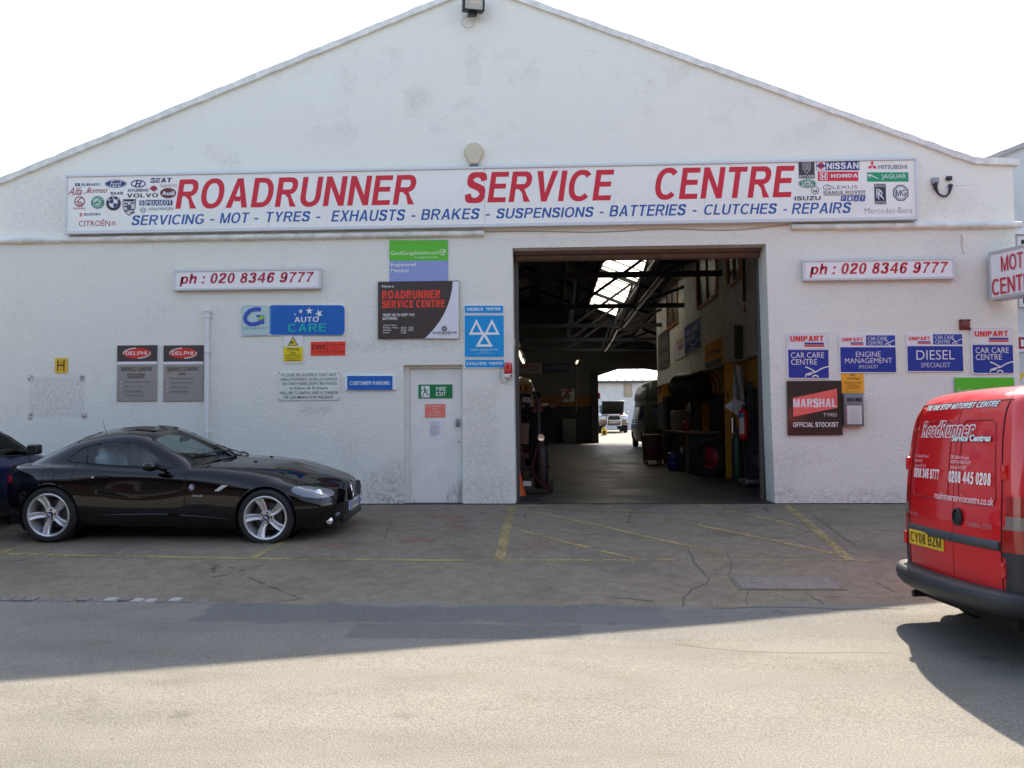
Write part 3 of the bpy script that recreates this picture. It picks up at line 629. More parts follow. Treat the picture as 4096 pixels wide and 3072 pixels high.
    if c == '7': return .58, [_rc(0, .58, 1 - u, 1), P((.58 - t * 1.25, 1 - u), (.58, 1 - u), (.36, .5), (.12 + t, 0), (.11, 0), (.24, .46))]
    if c == '8': return .60, [_ring(.30, .745, .25, .265, t, u, 0, 360, 24), _ring(.30, .29, .29, .305, t, u, 0, 360, 24)]
    if c == '-': return .34, [_rc(0, .34, .28, .28 + u)]
    if c == '.': return t, [_rc(0, t, 0, t)]
    if c == ':': return t, [_rc(0, t, 0, t), _rc(0, t, .52, .52 + t)]
    if c == 'p': return .62, [_rc(0, t, -.28, .72), _ring(.33, .36, .30, .375, t, u, 0, 360, 24)]
    if c == 'h': return .58, [_rc(0, t, 0, 1), _stroke(_cr([(t * .7, .46), (.20, .61), (.34, .655), (.46, .59), (.58 - t / 2, .44), (.58 - t / 2, .2), (.58 - t / 2, 0)], 5), t, u)]
    return None
def gshape(s, t):
    k = (s, round(t, 3), 'g')
    if k in GL: return GL[k]
    V, F_, x = [], [], 0.0
    for c in s:
        if c == ' ': x += .36; continue
        w, ps = grot(c, t)
        for q in ps:
            n = len(V)
            if q[0] == 'p': V += [(x + a, b) for a, b in q[1]]; F_.append(tuple(range(n, n + len(q[1]))))
            else:
                for (a, b), (c_, d) in zip(q[1], q[2]): V += [(x + a, b), (x + c_, d)]
                for i in range(len(q[1]) - 1): F_.append((n + 2 * i, n + 2 * i + 1, n + 2 * i + 3, n + 2 * i + 2))
        x += w + .13
    GL[k] = (V, F_); return GL[k]
class Flat:
    """draws flat shapes on a vertical plane facing local -y"""
    def __init__(s, parent, fx, y0=-.002, step=.0009):
        s.parent = parent; s.fx = fx; s.y = y0; s.step = step; s.parts = []; s.begin('lettering'); s.map3 = None
    def begin(s, name, label=None):
        s.cur = dict(name=name, mb=MB(), mats=[], label=label); s.parts.append(s.cur); return s
    def mi(s, rgb):
        m = rgb if not isinstance(rgb, tuple) else vinyl(rgb)
        if m not in s.cur['mats']: s.cur['mats'].append(m)
        return s.cur['mats'].index(m)
    def put(s, verts, faces, rgb, lift=True):
        i = s.mi(rgb); b = s.cur['mb'].b
        vs = []
        for x, z in verts:
            vs.append(b.verts.new(s.map3(x, z, s.y) if s.map3 else (x, s.y, z)))
        for f in faces:
            try: q = b.faces.new([vs[k] for k in f]); q.material_index = i
            except ValueError: pass
        if lift: s.y -= s.step
    def text(s, t, x0, y0, x1, y1, rgb, shear=0.0, bold=.0, res=2):
        a, b = s.fx((x0 + x1) / 2, y1), s.fx((x0 + x1) / 2, y0); L, Rr = s.fx(x0, y1)[0], s.fx(x1, y1)[0]
        z0, z1 = a[1], b[1]; g_ = bold > 0 and all(c == ' ' or grot(c, .15) for c in t); V, Fc = gshape(t, min(.26, .13 + 2.3 * bold)) if g_ else glyphs(t, bold, res)
        if not V: return
        mnx = min(q[0] for q in V); mxx = max(q[0] for q in V); mny = min(q[1] for q in V); mxy = max(q[1] for q in V)
        h = z1 - z0; w = (Rr - L) - shear * h
        P = []
        for x, y in V:
            v = (y - mny) / (mxy - mny); u = (x - mnx) / (mxx - mnx); P.append((L + u * w + shear * v * h, z0 + v * h))
        s.put(P, Fc, rgb)
    def poly(s, pts, rgb, lift=True):
        s.put([s.fx(*p) for p in pts], [tuple(range(len(pts)))], rgb, lift)
    def rect(s, x0, y0, x1, y1, rgb, r=0):
        if r: return s.poly([(x, y) for x, y in rrect(x0, x1, y0, y1, r, 5)], rgb)
        s.poly([(x0, y0), (x1, y0), (x1, y1), (x0, y1)], rgb)
    def frame(s, x0, y0, x1, y1, w, rgb):
        s.rect(x0, y0, x1, y0 + w, rgb); s.rect(x0, y1 - w, x1, y1, rgb); s.rect(x0, y0 + w, x0 + w, y1 - w, rgb); s.rect(x1 - w, y0 + w, x1, y1 - w, rgb)
    def disc(s, cx, cy, rx, rgb, ry=None, n=28, a0=0, a1=360):
        ry = ry or rx; p = [(cx + rx * math.cos(R(a0 + (a1 - a0) * k / n)), cy - ry * math.sin(R(a0 + (a1 - a0) * k / n))) for k in range(n + (a1 - a0 < 360))]
        if a1 - a0 < 360: p.append((cx, cy))
        s.poly(p, rgb)
    def ring(s, cx, cy, rx, w, rgb, ry=None, n=32, a0=0, a1=360):
        ry = ry or rx; V = []; F_ = []
        for k in range(n + 1):
            t = R(a0 + (a1 - a0) * k / n); V += [s.fx(cx + rx * math.cos(t), cy - ry * math.sin(t)), s.fx(cx + (rx - w) * math.cos(t), cy - (ry - w) * math.sin(t))]
            if k: F_.append((2 * k - 2, 2 * k - 1, 2 * k + 1, 2 * k))
        s.put(V, F_, rgb)
    def line(s, pts, w, rgb, w1=None):
        V = []; F_ = []; n = len(pts)
        for i, p in enumerate(pts):
            a = pts[max(0, i - 1)]; b = pts[min(n - 1, i + 1)]; dx, dy = b[0] - a[0], b[1] - a[1]; l = math.hypot(dx, dy) or 1
            ww = (w + ((w1 if w1 is not None else w) - w) * i / max(1, n - 1)) / 2; V += [s.fx(p[0] - dy / l * ww, p[1] + dx / l * ww), s.fx(p[0] + dy / l * ww, p[1] - dx / l * ww)]
            if i: F_.append((2 * i - 2, 2 * i - 1, 2 * i + 1, 2 * i))
        s.put(V, F_, rgb)
    def star(s, cx, cy, r, rgb, rot=90, sx=1.0, n=5, k=.42):
        s.poly([(cx + sx * (r if i % 2 == 0 else r * k) * math.cos(R(rot + 180 * i / n)), cy - (r if i % 2 == 0 else r * k) * math.sin(R(rot + 180 * i / n))) for i in range(2 * n)], rgb)
    def arctext(s, t, cx, cy, r, h, a0, a1, rgb, bold=.02):
        n = len(t)
        for i, c in enumerate(t):
            a = a0 + (a1 - a0) * (i / max(1, n - 1)); x = cx + r * math.cos(R(a)); y = cy - r * math.sin(R(a)); s.text(c, x - h * .4, y - h / 2, x + h * .4, y + h / 2, rgb, 0, bold)
    def done(s):
        out = []
        for p in s.parts:
            if len(p['mb'].b.verts) == 0: p['mb'].b.free(); continue
            o = p['mb'].build(p['name'], p['mats'], s.parent, fix=False); out.append(o)
            if p['label']: o['label'] = p['label']
        return out
def sign(name, label, crop, box, tilt, th, base, cat='sign', edge=None, group=None, r=0.0, off=0.004, Y=0.0, frame=None):
    """a board on the facade: box and contents in the pixels of a photograph crop (origin x, origin y, scale)"""
    ox, oy, sc = crop; x0, y0, x1, y1 = box
    f = lambda x, y: onY(ox + x / sc, oy + y / sc, Y)
    xc, yc = (x0 + x1) / 2, (y0 + y1) / 2; A, B_ = f(x0, yc), f(x1, yc); T_, U = f(xc, y0), f(xc, y1)
    w, h = B_.x - A.x, T_.z - U.z; X, Z = (A.x + B_.x) / 2, (T_.z + U.z) / 2
    t = thing(name, label, cat, (X, Y - off, Z), group=group)
    m = MB()
    if r: m.prism(rrect(-w / 2, w / 2, -h / 2, h / 2, r * w), -th, 0)
    else: m.bbox(-w / 2, w / 2, -th, 0, -h / 2, h / 2, min(.004, th * .3), 1)
    m.build('panel', base if not isinstance(base, tuple) else vinyl(base), t)
    fx = lambda x, y: ((x - xc) / (x1 - x0) * w, -((y - yc) - tilt * (x - xc) / (x1 - x0)) / (y1 - y0) * h)
    if frame:
        fw = frame[0]; m = MB()
        m.bbox(-w / 2 - .004, w / 2 + .004, -th - .012, -.001, h / 2 - fw, h / 2 + .006, .003, 1); m.bbox(-w / 2 - .004, w / 2 + .004, -th - .012, -.001, -h / 2 - .006, -h / 2 + fw, .003, 1)
        m.bbox(-w / 2 - .004, -w / 2 + fw, -th - .011, -.001, -h / 2 + fw, h / 2 - fw, .003, 1); m.bbox(w / 2 - fw, w / 2 + .004, -th - .011, -.001, -h / 2 + fw, h / 2 - fw, .003, 1)
        m.build('frame', frame[1], t)
    S = Flat(t, fx, -th - .0012); S.w, S.h, S.root = w, h, t
    return S
WHT = (205, 208, 214)
ALU = mat('sign_aluminium', (.62, .64, .66), .4, .25)

# ---- the long signboard
K = 2.0109
P_ = lambda o: (lambda x, y: (o + x / K, 600 + y / K))
SGX0, SGX1, SGZ0, SGZ1, SGT = -7.232, 5.22, 4.045, 4.918, .10
t = thing('garage_signboard', 'long white signboard with big red and blue lettering right across the facade', 'sign', ((SGX0 + SGX1) / 2, -.004, SGZ0))
m = MB()
for a, b in ((SGX0, -4.146), (-4.144, -.951), (-.948, 2.231), (2.233, SGX1)): m.bbox(a - t.location.x, b - t.location.x, -SGT, 0, 0, SGZ1 - SGZ0, .003, 1)
m.build('panel', mat('signboard_white', (.85, .86, .825), .28, var=.05, vscale=2), t)
m = MB(); w2 = (SGX1 - SGX0) / 2; hh = SGZ1 - SGZ0
m.bbox(-w2 - .015, w2 + .015, -SGT - .018, .0, hh - .022, hh + .012, .004, 1); m.bbox(-w2 - .015, w2 + .015, -SGT - .018, .0, -.012, .035, .004, 1)
for a in (-w2 - .015, w2 - .012): m.bbox(a, a + .027, -SGT - .017, 0, .035, hh - .022, .004, 1)
m.build('frame', ALU, t)
def mfx(o):
    def f(x, y):
        X, Y_ = o + x / K, 600 + y / K
        yt = 708 + (X - 283) * (648 - 708) / 3365; yb = 943 + (X - 280) * (880 - 943) / 3375
        return onY(X, (yt + yb) / 2).x - t.location.x, hh * (yb - Y_) / (yb - yt)
    return f
S = Flat(t, mfx(0), -SGT - .0015)
RED = (186, 22, 44); BLU = (36, 78, 146); NAV = (38, 44, 100); MAR = (140, 30, 60); BLK = (38, 36, 44)
S.begin('lettering')
S.text('ROADRUNNER', 1435, 229, 3377, 474, RED, .15, .029, 6); S.y += S.step
S.begin('lettering'); S.fx = mfx(1000); S.text('SERVICE', 1725, 185, 2932, 434, RED, .15, .029, 6); S.y += S.step
S.begin('lettering'); S.fx = mfx(2000); S.text('CENTRE', 1225, 156, 2361, 408, RED, .15, .029, 6); S.y += S.step
S.begin('lettering')
for o, s_, a, y0, b, y1 in ((0, 'SERVICING', 1085, 535, 1675, 617), (0, 'MOT', 1790, 518, 2030, 604), (1000, 'TYRES', 140, 510, 508, 592), (1000, 'EXHAUSTS', 668, 497, 1265, 587), (1000, 'BRAKES', 1383, 487, 1858, 573), (1000, 'SUSPENSIONS', 1980, 477, 2766, 559),
        (2000, 'BATTERIES', 872, 455, 1492, 543), (2000, 'CLUTCHES', 1622, 447, 2215, 530), (2996, 'REPAIRS', 322, 438, 803, 522)):
    S.fx = mfx(o); S.begin('lettering'); S.text(s_, a, y0, b, y1, BLU, .20, .02, 4); S.y += S.step
S.begin('dash')
for o, a, b, y in ((0, 1715, 1748, 577), (0, 2065, 2098, 568), (1000, 548, 582, 556), (1000, 1307, 1340, 546), (1000, 1898, 1932, 536), (2000, 795, 828, 516), (2000, 1535, 1568, 503), (2996, 255, 285, 494)):
    S.fx = mfx(o); S.poly([(a + 1, y + 6), (b - 1, y + 6), (b + 1, y - 6), (a + 3, y - 6)], BLU, False)
S.y -= S.step
E = lambda: S.begin('maker_emblem')
S.fx = mfx(0); yb0 = S.y
def reset(): S.y = yb0
E(); S.rect(635, 278, 672, 302, NAV); S.star(653, 290, 9, WHT); S.text('SUBARU', 682, 278, 835, 300, NAV, 0, .01); reset()
E(); S.disc(958, 283, 88, NAV, 33); S.ring(958, 283, 83, 3, WHT, 28); S.text('Ford', 910, 258, 1008, 308, WHT, .35, 0); reset()
E(); S.ring(1138, 283, 60, 9, NAV, 32); S.line([(1112, 308), (1124, 284), (1130, 258)], 11, NAV); S.line([(1146, 308), (1152, 284), (1166, 260)], 11, NAV); S.line([(1120, 288), (1140, 280), (1158, 282)], 8, NAV); S.text('HYUNDAI', 1058, 325, 1220, 348, NAV, 0, .02); reset()
E(); S.text('SEAT', 1233, 235, 1405, 275, NAV, .12, .05)
for y in (246, 256): S.rect(1230, y, 1300, y + 3, WHT)
reset()
E()
for k in range(7):
    a = R(150 - k * 20); S.line([(1262, 346), (1262 + 34 * math.cos(a), 342 - 42 * math.sin(a))], 3, MAR, 11)
S.text('DAEWOO', 1315, 290, 1450, 312, MAR, 0, -.012); reset()
E(); S.text('Alfa', 575, 312, 708, 375, MAR, .45, 0); S.text('Romeo', 722, 312, 903, 358, MAR, .45, 0); S.line([(650, 372), (735, 352), (760, 335)], 3, MAR); reset()
E(); S.text('SAAB', 917, 348, 1017, 372, NAV, 0, .04); reset()
E(); S.text('VOLVO', 1050, 362, 1298, 395, (60, 20, 36), 0, .03); reset()
E(); S.disc(1378, 360, 65, (92, 34, 40), 42); S.text('Audi', 1328, 344, 1430, 378, WHT, 0, .03); reset()
E(); S.ring(672, 428, 43, 8, MAR); S.line([(640, 432), (660, 425), (676, 402), (700, 398)], 8, MAR); S.line([(655, 440), (678, 436), (700, 448)], 9, MAR); S.line([(655, 452), (690, 458)], 7, MAR); S.text('VAUXHALL', 620, 476, 723, 492, MAR, 0, 0); reset()
GRN = (20, 118, 84)
E(); S.disc(817, 435, 56, GRN); S.ring(817, 435, 56, 3, WHT); S.ring(817, 435, 37, 3, WHT); S.arctext('SKODA', 817, 435, 46, 14, 150, 30, WHT); S.arctext('AUTO', 817, 435, 46, 13, 225, 315, WHT); S.disc(817, 435, 28, (190, 205, 198)); S.line([(795, 448), (815, 430), (838, 412)], 15, GRN, 4); S.line([(806, 442), (838, 440)], 9, GRN); reset()
E(); S.disc(943, 443, 60, BLK); S.ring(943, 443, 60, 3, (120, 122, 130)); S.disc(943, 443, 36, WHT); S.disc(943, 443, 34, NAV, a0=90, a1=180, n=8); S.disc(943, 443, 34, NAV, a0=270, a1=360, n=8); S.arctext('BMW', 943, 443, 47, 17, 140, 40, WHT); reset()
sh = [(1015, 410), (1122, 408), (1118, 480), (1100, 520), (1068, 545), (1035, 520), (1018, 480)]
E(); S.poly(sh, BLK); S.poly([(1068 + (x - 1068) * .88, 470 + (y - 470) * .9) for x, y in sh], (188, 190, 194)); S.rect(1026, 415, 1110, 428, BLK)
for x, y in ((1028, 440), (1028, 464), (1078, 490), (1082, 514), (1080, 436), (1030, 500)): S.rect(x, y, x + 30, y + 10, BLK)
S.poly([(1050, 455), (1086, 455), (1084, 490), (1068, 505), (1052, 490)], (70, 72, 78)); reset()
E(); S.rect(1198, 415, 1413, 460, NAV); S.text('PEUGEOT', 1205, 421, 1406, 455, WHT, 0, .02); S.rect(1150, 420, 1190, 460, NAV); S.line([(1162, 456), (1168, 440), (1160, 428)], 6, WHT); S.line([(1172, 456), (1180, 440), (1172, 426)], 6, WHT); reset()
E(); S.ring(1178, 500, 23, 3, NAV); S.line([(1162, 488), (1172, 512), (1178, 496), (1184, 512), (1194, 488)], 4, NAV); S.line([(1170, 482), (1178, 496), (1186, 482)], 3, NAV); S.text('VOLKSWAGEN', 1222, 476, 1420, 500, NAV, 0, -.005); reset()
E(); S.poly([(697, 526), (684, 520), (670, 532), (684, 540), (670, 546), (684, 553), (698, 541), (684, 534)], (186, 30, 60)); S.text('SUZUKI', 707, 522, 838, 542, NAV, 0, .02); reset()
E(); S.text('CITROËN', 668, 572, 918, 630, (150, 24, 52), 0, .0); S.line([(930, 606), (946, 588), (962, 606)], 5, (150, 24, 52)); S.line([(930, 624), (946, 606), (962, 624)], 5, (150, 24, 52)); reset()
S.fx = mfx(2996); GRY = (70, 66, 70)
E(); S.rect(385, 120, 513, 250, (58, 50, 52)); S.poly([(415, 128), (485, 126), (480, 180), (450, 218), (418, 180)], (150, 150, 150)); S.poly([(422, 134), (478, 133), (474, 176), (450, 208), (425, 176)], (72, 66, 68))
for dx in (-18, -6, 6, 18): S.line([(450 + dx, 136), (450 + dx * .6, 184)], 4, (165, 165, 165))
S.text('ROVER', 391, 224, 509, 246, WHT, 0, 0); reset()
E(); S.rect(525, 115, 870, 187, NAV); S.rect(529, 119, 599, 184, WHT); S.disc(564, 152, 26, (190, 40, 60)); S.rect(530, 146, 598, 160, NAV); S.text('NISSAN', 608, 127, 863, 178, WHT, 0, .03); reset()
E(); S.rect(537, 197, 860, 270, (196, 30, 56)); S.frame(552, 205, 614, 263, 4, WHT); S.line([(566, 212), (572, 234), (568, 258)], 11, WHT); S.line([(600, 212), (594, 234), (598, 258)], 11, WHT); S.rect(570, 230, 596, 239, WHT); S.text('HONDA', 640, 216, 855, 245, WHT, 0, .05); reset()
E(); S.disc(452, 290, 72, (24, 120, 74), 35); S.ring(452, 290, 67, 3, WHT, 31); S.text('LAND-', 408, 268, 496, 289, WHT, .15, .03); S.text('-ROVER', 400, 292, 500, 312, WHT, .15, .03); reset()
E(); S.ring(513, 342, 32, 5, GRY); S.poly([(500, 358), (500, 332), (511, 345), (511, 358)], GRY); S.poly([(515, 358), (515, 345), (527, 332), (527, 358)], GRY); S.text('ISUZU', 348, 388, 556, 420, (50, 54, 70), 0, .02); reset()
E(); S.ring(611, 320, 33, 5, GRY, 22); S.line([(618, 304), (604, 328), (630, 330)], 4, GRY); S.text('LEXUS', 655, 305, 850, 330, GRY, 0, -.01); reset()
E(); S.text('RANGE ROVER', 580, 345, 915, 369, GRY, 0, .02); S.rect(580, 374, 915, 377, GRY); S.rect(580, 381, 915, 383, GRY); reset()
E()
for k, c in enumerate('FIAT'):
    x = 713 + k * 50; S.poly([(x, 426), (x + 42, 426), (x + 50, 384), (x + 8, 384)], (56, 66, 140)); S.text(c, x + 14, 391, x + 38, 419, WHT, .15, .01)
reset()
E()
for cx, cy, a in ((973, 130, 90), (951, 165, 210), (995, 165, 330)):
    d = (math.cos(R(a)), -math.sin(R(a))); c_ = (973 + d[0] * 20, 153 + d[1] * 20); n_ = (-d[1], d[0]); S.poly([(c_[0] - d[0] * 20, c_[1] - d[1] * 20), (c_[0] + n_[0] * 13, c_[1] + n_[1] * 13), (c_[0] + d[0] * 20, c_[1] + d[1] * 20), (c_[0] - n_[0] * 13, c_[1] - n_[1] * 13)], (200, 40, 66))
S.text('MITSUBISHI', 1022, 146, 1250, 178, GRY, 0, 0); reset()
E(); S.rect(930, 203, 1260, 275, (20, 140, 92)); S.line([(936, 222), (962, 226), (985, 238), (1024, 254)], 13, WHT, 4); S.line([(940, 232), (958, 244)], 5, WHT); S.text('JAGUAR', 1045, 217, 1240, 262, WHT, 0, 0); reset()
E(); S.rect(985, 292, 1077, 450, (70, 72, 80)); S.rect(990, 320, 1072, 422, (44, 46, 60)); S.text('R', 1000, 330, 1048, 400, WHT, 0, -.012); S.text('R', 1014, 344, 1062, 414, WHT, 0, -.012); S.text('ROLLS', 993, 297, 1069, 315, WHT, 0, 0); S.text('ROYCE', 993, 428, 1069, 446, WHT, 0, 0); reset()
oc = lambda r: [(1195 + r * math.cos(R(22.5 + 45 * k)), 362 + r * math.sin(R(22.5 + 45 * k))) for k in range(8)]
E(); S.poly(oc(66), GRY); S.poly(oc(56), WHT); S.poly(oc(50), GRY); S.poly(oc(46), WHT); S.text('MG', 1155, 338, 1236, 388, GRY, 0, .02); reset()
E(); S.text('Mercedes-Benz', 905, 475, 1287, 520, (112, 112, 116), 0, -.015); reset()
S.done()

# ---- telephone boards
C8 = (2996, 900, 1.8436); C6 = (900, 900, 1.3825); CG = (940, 1200, 3.95); CH = (1500, 940, 2.9625); C5 = (0, 1300, 1.659); F1 = (0, 0, 1)
PHW = mat('phone_board_white', (.84, .84, .85), .25)
S = sign('phone_sign', 'white phone number board in a grey frame above the long blue oblong sign', F1, (704, 1080, 1287, 1160), -13, .07, PHW, group='phone number boards', frame=(.028, ALU))
S.text('ph : 020 8346 9777', 727, 1094, 1262, 1146, (158, 34, 58), .2, .024, 3); S.done()
S = sign('phone_sign', 'white phone number board in a grey frame right of the doorway', F1, (3206, 1040, 3807, 1121), -8, .07, PHW, group='phone number boards', frame=(.028, ALU))
S.text('ph : 020 8346 9777', 3231, 1054, 3784, 1110, (168, 36, 52), .2, .024, 3); S.done()

# ---- left of the doorway
S = sign('scheme_sign', 'green over lavender member sign above the black welcome board', CH, (174, 64, 866, 560), -10, .012, (128, 142, 190))
S.begin('green_band'); S.rect(174, 64, 866, 307, (84, 172, 44)); S.begin('lettering'); CR = (205, 222, 196)
S.text('GoodGarageScheme.com', 192, 190, 750, 250, CR, 0, .0, 2); S.text('for a garage you can trust', 472, 252, 750, 284, CR, 0, 0); S.text('Registered', 192, 334, 488, 384, (205, 212, 214), 0, .02); S.text('Member', 195, 404, 412, 446, (205, 212, 214), 0, .02)
S.begin('tick_mark'); S.ring(802, 208, 37, 7, CR); S.line([(786, 200), (800, 222), (838, 176)], 12, CR); S.done()
S = sign('welcome_board', 'black and white welcome board with red lettering and opening hours', CH, (40, 552, 998, 1228), -16, .035, (62, 54, 52))
S.begin('white_panel')
cv = []
for k in range(13):
    f = k / 12; cv.append(((1 - f) ** 2 * 928 + 2 * f * (1 - f) * 900 + f * f * 596, (1 - f) ** 2 * 554 + 2 * f * (1 - f) * 950 + f * f * 1227))
S.poly(cv + [(997, 1227), (997, 554)], (200, 203, 212)); S.begin('lettering'); OR = (206, 62, 44)
S.text('Welcome to', 82, 600, 234, 628, (190, 190, 190), 0, .03); S.text('ROADRUNNER', 90, 660, 782, 762, OR, 0, .06, 3); S.text('SERVICE CENTRE', 90, 775, 832, 870, OR, 0, .06, 3)
S.text('TRUST US TO KEEP YOU', 98, 936, 472, 970, (200, 200, 200), 0, .04); S.text('MOTORING.', 98, 980, 280, 1012, (200, 200, 200), 0, .04)
for i, (a, b) in enumerate((('Opening Hours:', ''), ('Monday - Friday:', '08.30 - 18.00'), ('Saturday:', '08.30 - 15.00'), ('Sunday:', 'CLOSED'))):
    y = 1066 + i * 29; S.text(a, 104, y, 104 + len(a) * 11.2, y + 22, (190, 190, 190), 0, .03)
    if b: S.text(b, 315, y - 2, 315 + len(b) * 11.2, y + 20, (190, 190, 190), 0, .03)
S.text('BLACKCIRCLES.COM', 688, 1148, 972, 1168, (50, 46, 46), .15, .04); S.text('motoring for less', 762, 1172, 898, 1188, (90, 86, 86), .2, 0)
S.begin('tyre_emblem'); S.disc(827, 1110, 29, (44, 42, 46)); S.ring(827, 1110, 20, 3, (150, 150, 150)); S.disc(827, 1110, 10, (200, 200, 205)); S.done()
TB_ = (22, 136, 198)
for nm, lab, bx, tx in (('vehicle_test_sign', 'narrow blue diesel test sign above the three white triangles', (1056, 830, 1530, 936), (('DIESELS', 1094, 864, 1280, 897), ('TESTED', 1316, 862, 1488, 894))),
        ('vehicle_test_sign', 'narrow blue catalyst test sign below the three white triangles, partly behind the red beacon', (1062, 1470, 1540, 1580), (('CATALYSTS', 1088, 1508, 1320, 1541), ('TESTED', 1350, 1506, 1512, 1537)))):
    S = sign(nm, lab, CH, bx, -5, .012, (214, 218, 224), group='blue vehicle test signs', r=.015); x0, y0, x1, y1 = bx
    S.begin('blue_field'); S.rect(x0 + 9, y0 + 9, x1 - 9, y1 - 9, TB_, 8); S.begin('lettering')
    for s_, a, b, c, d in tx: S.text(s_, a, b, c, d, (214, 222, 230), 0, .035)
    S.done()
S = sign('vehicle_test_sign', 'square blue vehicle testing sign with three white triangles', CH, (1056, 946, 1536, 1456), -4, .014, (214, 218, 224), group='blue vehicle test signs', r=.015)
S.begin('blue_field'); S.rect(1064, 954, 1528, 1448, TB_, 10); S.begin('triangle_emblem'); TW = (212, 218, 226)
def tri(cx, yb, w, h, t_):
    o = [(cx - w / 2, yb), (cx + w / 2, yb), (cx, yb - h)]; c = (cx, yb - h / 3); f = 1 - t_ / (h / 3); i_ = [(c[0] + (x - c[0]) * f, c[1] + (y - c[1]) * f) for x, y in o]
    for k in range(3): S.poly([o[k], o[(k + 1) % 3], i_[(k + 1) % 3], i_[k]], TW, False)
tri(1204, 1184, 184, 186, 27); tri(1388, 1184, 184, 186, 27); S.y -= S.step; tri(1296, 1326, 204, 180, 29); S.y -= S.step
S.begin('lettering'); S.text('VEHICLE TESTING STATION', 1136, 1352, 1456, 1370, (200, 214, 228), 0, .01); S.text('APPROVED BY', 1240, 1380, 1352, 1392, (150, 196, 224)); S.text('THE VEHICLE INSPECTORATE', 1182, 1398, 1408, 1411, (150, 196, 224)); S.done()

# ---- pale blue and dark blue oblong
S = sign('auto_sign', 'long blue oblong sign with white stars and a pale square end', CG, (104, 84, 1742, 562), -22, .02, (206, 208, 214))
S.begin('blue_field'); S.rect(540, 84, 1740, 556, (34, 104, 178), 70); S.rect(600, 96, 1732, 538, (28, 90, 166), 60)
S.begin('pale_field'); S.rect(110, 90, 566, 562, (150, 176, 178), 66); S.rect(128, 106, 546, 544, (166, 190, 190), 54)
S.begin('lettering'); S.text('GROUPAUTO', 142, 436, 530, 470, (76, 102, 120), 0, .0); S.text('AUTO', 952, 270, 1332, 352, (214, 220, 226), 0, .02, 3); S.text('CARE', 846, 376, 1450, 506, (30, 162, 164), 0, .03, 4)
S.begin('star_emblem')
for x, y, r_, ro, sx in ((960, 232, 24, 60, .7), (1050, 184, 44, 80, .9), (1186, 178, 62, 92, 1), (1340, 220, 76, 112, .85)): S.star(x, y, r_, (214, 222, 230), ro, sx, 5, .36)
S.begin('letter_emblem'); GB_ = (56, 78, 168)
cg = [(418, 158), (330, 152), (250, 176), (190, 230), (166, 300), (186, 352), (236, 388), (300, 394), (370, 378), (428, 350)]; S.line(cg, 40, (196, 206, 214), 44); S.line([(x + 4, y - 4) for x, y in cg], 66, GB_, 60)
S.poly([(350, 244), (474, 238), (474, 382), (434, 384), (434, 300), (400, 270), (350, 276)], GB_); S.poly([(420, 250), (470, 244), (470, 300), (380, 336), (380, 310)], (128, 178, 70)); S.done()

# ---- small plates
S = sign('camera_warning_sign', 'small white and yellow camera warning plate below the long blue oblong sign', CG, (770, 562, 1080, 1004), 0, .008, (206, 206, 206))
S.begin('yellow_field'); S.rect(772, 742, 1076, 974, (208, 188, 30)); S.begin('camera_emblem'); S.poly([(918, 574), (834, 724), (1004, 724)], (52, 58, 62)); S.poly([(918, 596), (852, 714), (986, 714)], (206, 186, 50)); S.poly([(874, 676), (926, 646), (936, 668), (884, 698)], (40, 42, 44)); S.line([(916, 682), (930, 696), (966, 694)], 6, (70, 68, 50))
S.begin('lettering'); TX = (66, 62, 30); S.text('Warning', 828, 754, 1018, 798, TX, 0, .01); S.rect(826, 800, 1016, 803, TX)
for i, s_ in enumerate(('These', 'premises are', 'under CCTV', 'surveillance')):
    w_ = (112, 248, 236, 236)[i]; y = 820 + i * 38; S.text(s_, 922 - w_ / 2, y, 922 + w_ / 2, y + 30, TX, 0, .01)
S.done()
S = sign('hazard_sign', 'small red hazard plate with black lettering below the long blue oblong sign', CG, (1200, 658, 1744, 876), 6, .008, (216, 62, 46))
S.begin('lettering'); RB = (88, 26, 30); S.rect(1465, 660, 1475, 874, (110, 30, 30)); S.text('2WE', 1216, 702, 1448, 780, (70, 26, 34), 0, .015); S.text('CYLINDERS', 1214, 800, 1446, 832, (150, 36, 36)); S.text('HAZCHEM', 1496, 700, 1732, 732, (128, 32, 34)); S.text('MULTI-', 1532, 752, 1688, 782, (140, 34, 36)); S.text('STORAGE', 1496, 802, 1724, 836, (128, 32, 34)); S.done()
S = sign('parking_notice', 'pale parking notice in black capitals between the camera plate and the car bonnet', CG, (694, 1134, 1664, 1586), 0, .010, mat('notice_pale', px(202, 208, 200), .4, var=.08, vscale=5))
S.begin('lettering'); DK = (84, 90, 92)
for i, (s_, a, b) in enumerate((('PLEASE BE ADVISED THAT ANY', 742, 1602), ('UNAUTHORISED VEHICLE PARKED', 724, 1626), ('ON THIS FORECOURT BETWEEN', 746, 1610), ('6.30am & 8.30pm', 876, 1474), ('WILL BE CLAMPED AND A CHARGE', 714, 1640), ('OF £50 MADE FOR RELEASE', 774, 1560))):
    y = (1160, 1230, 1298, 1370, 1442, 1512)[i]; S.text(s_, a, y, b, y + (46 if i != 3 else 54), DK, 0, .006, 2)
for x, y in ((708, 1150), (1636, 1140), (716, 1566), (1634, 1558)): S.disc(x, y, 9, (90, 92, 90), n=8)
S.done()
S = sign('customer_parking_sign', 'blue customer parking sign with white ends left of the fire door', F1, (1381, 1503, 1586, 1561), -2, .03, (204, 210, 224))
S.begin('blue_field'); S.rect(1391, 1504, 1572, 1560, (30, 92, 170)); S.begin('lettering'); S.text('CUSTOMER', 1402, 1525, 1487, 1540, (206, 214, 226), 0, .03); S.text('PARKING', 1493, 1525, 1561, 1540, (206, 214, 226), 0, .03); S.done()
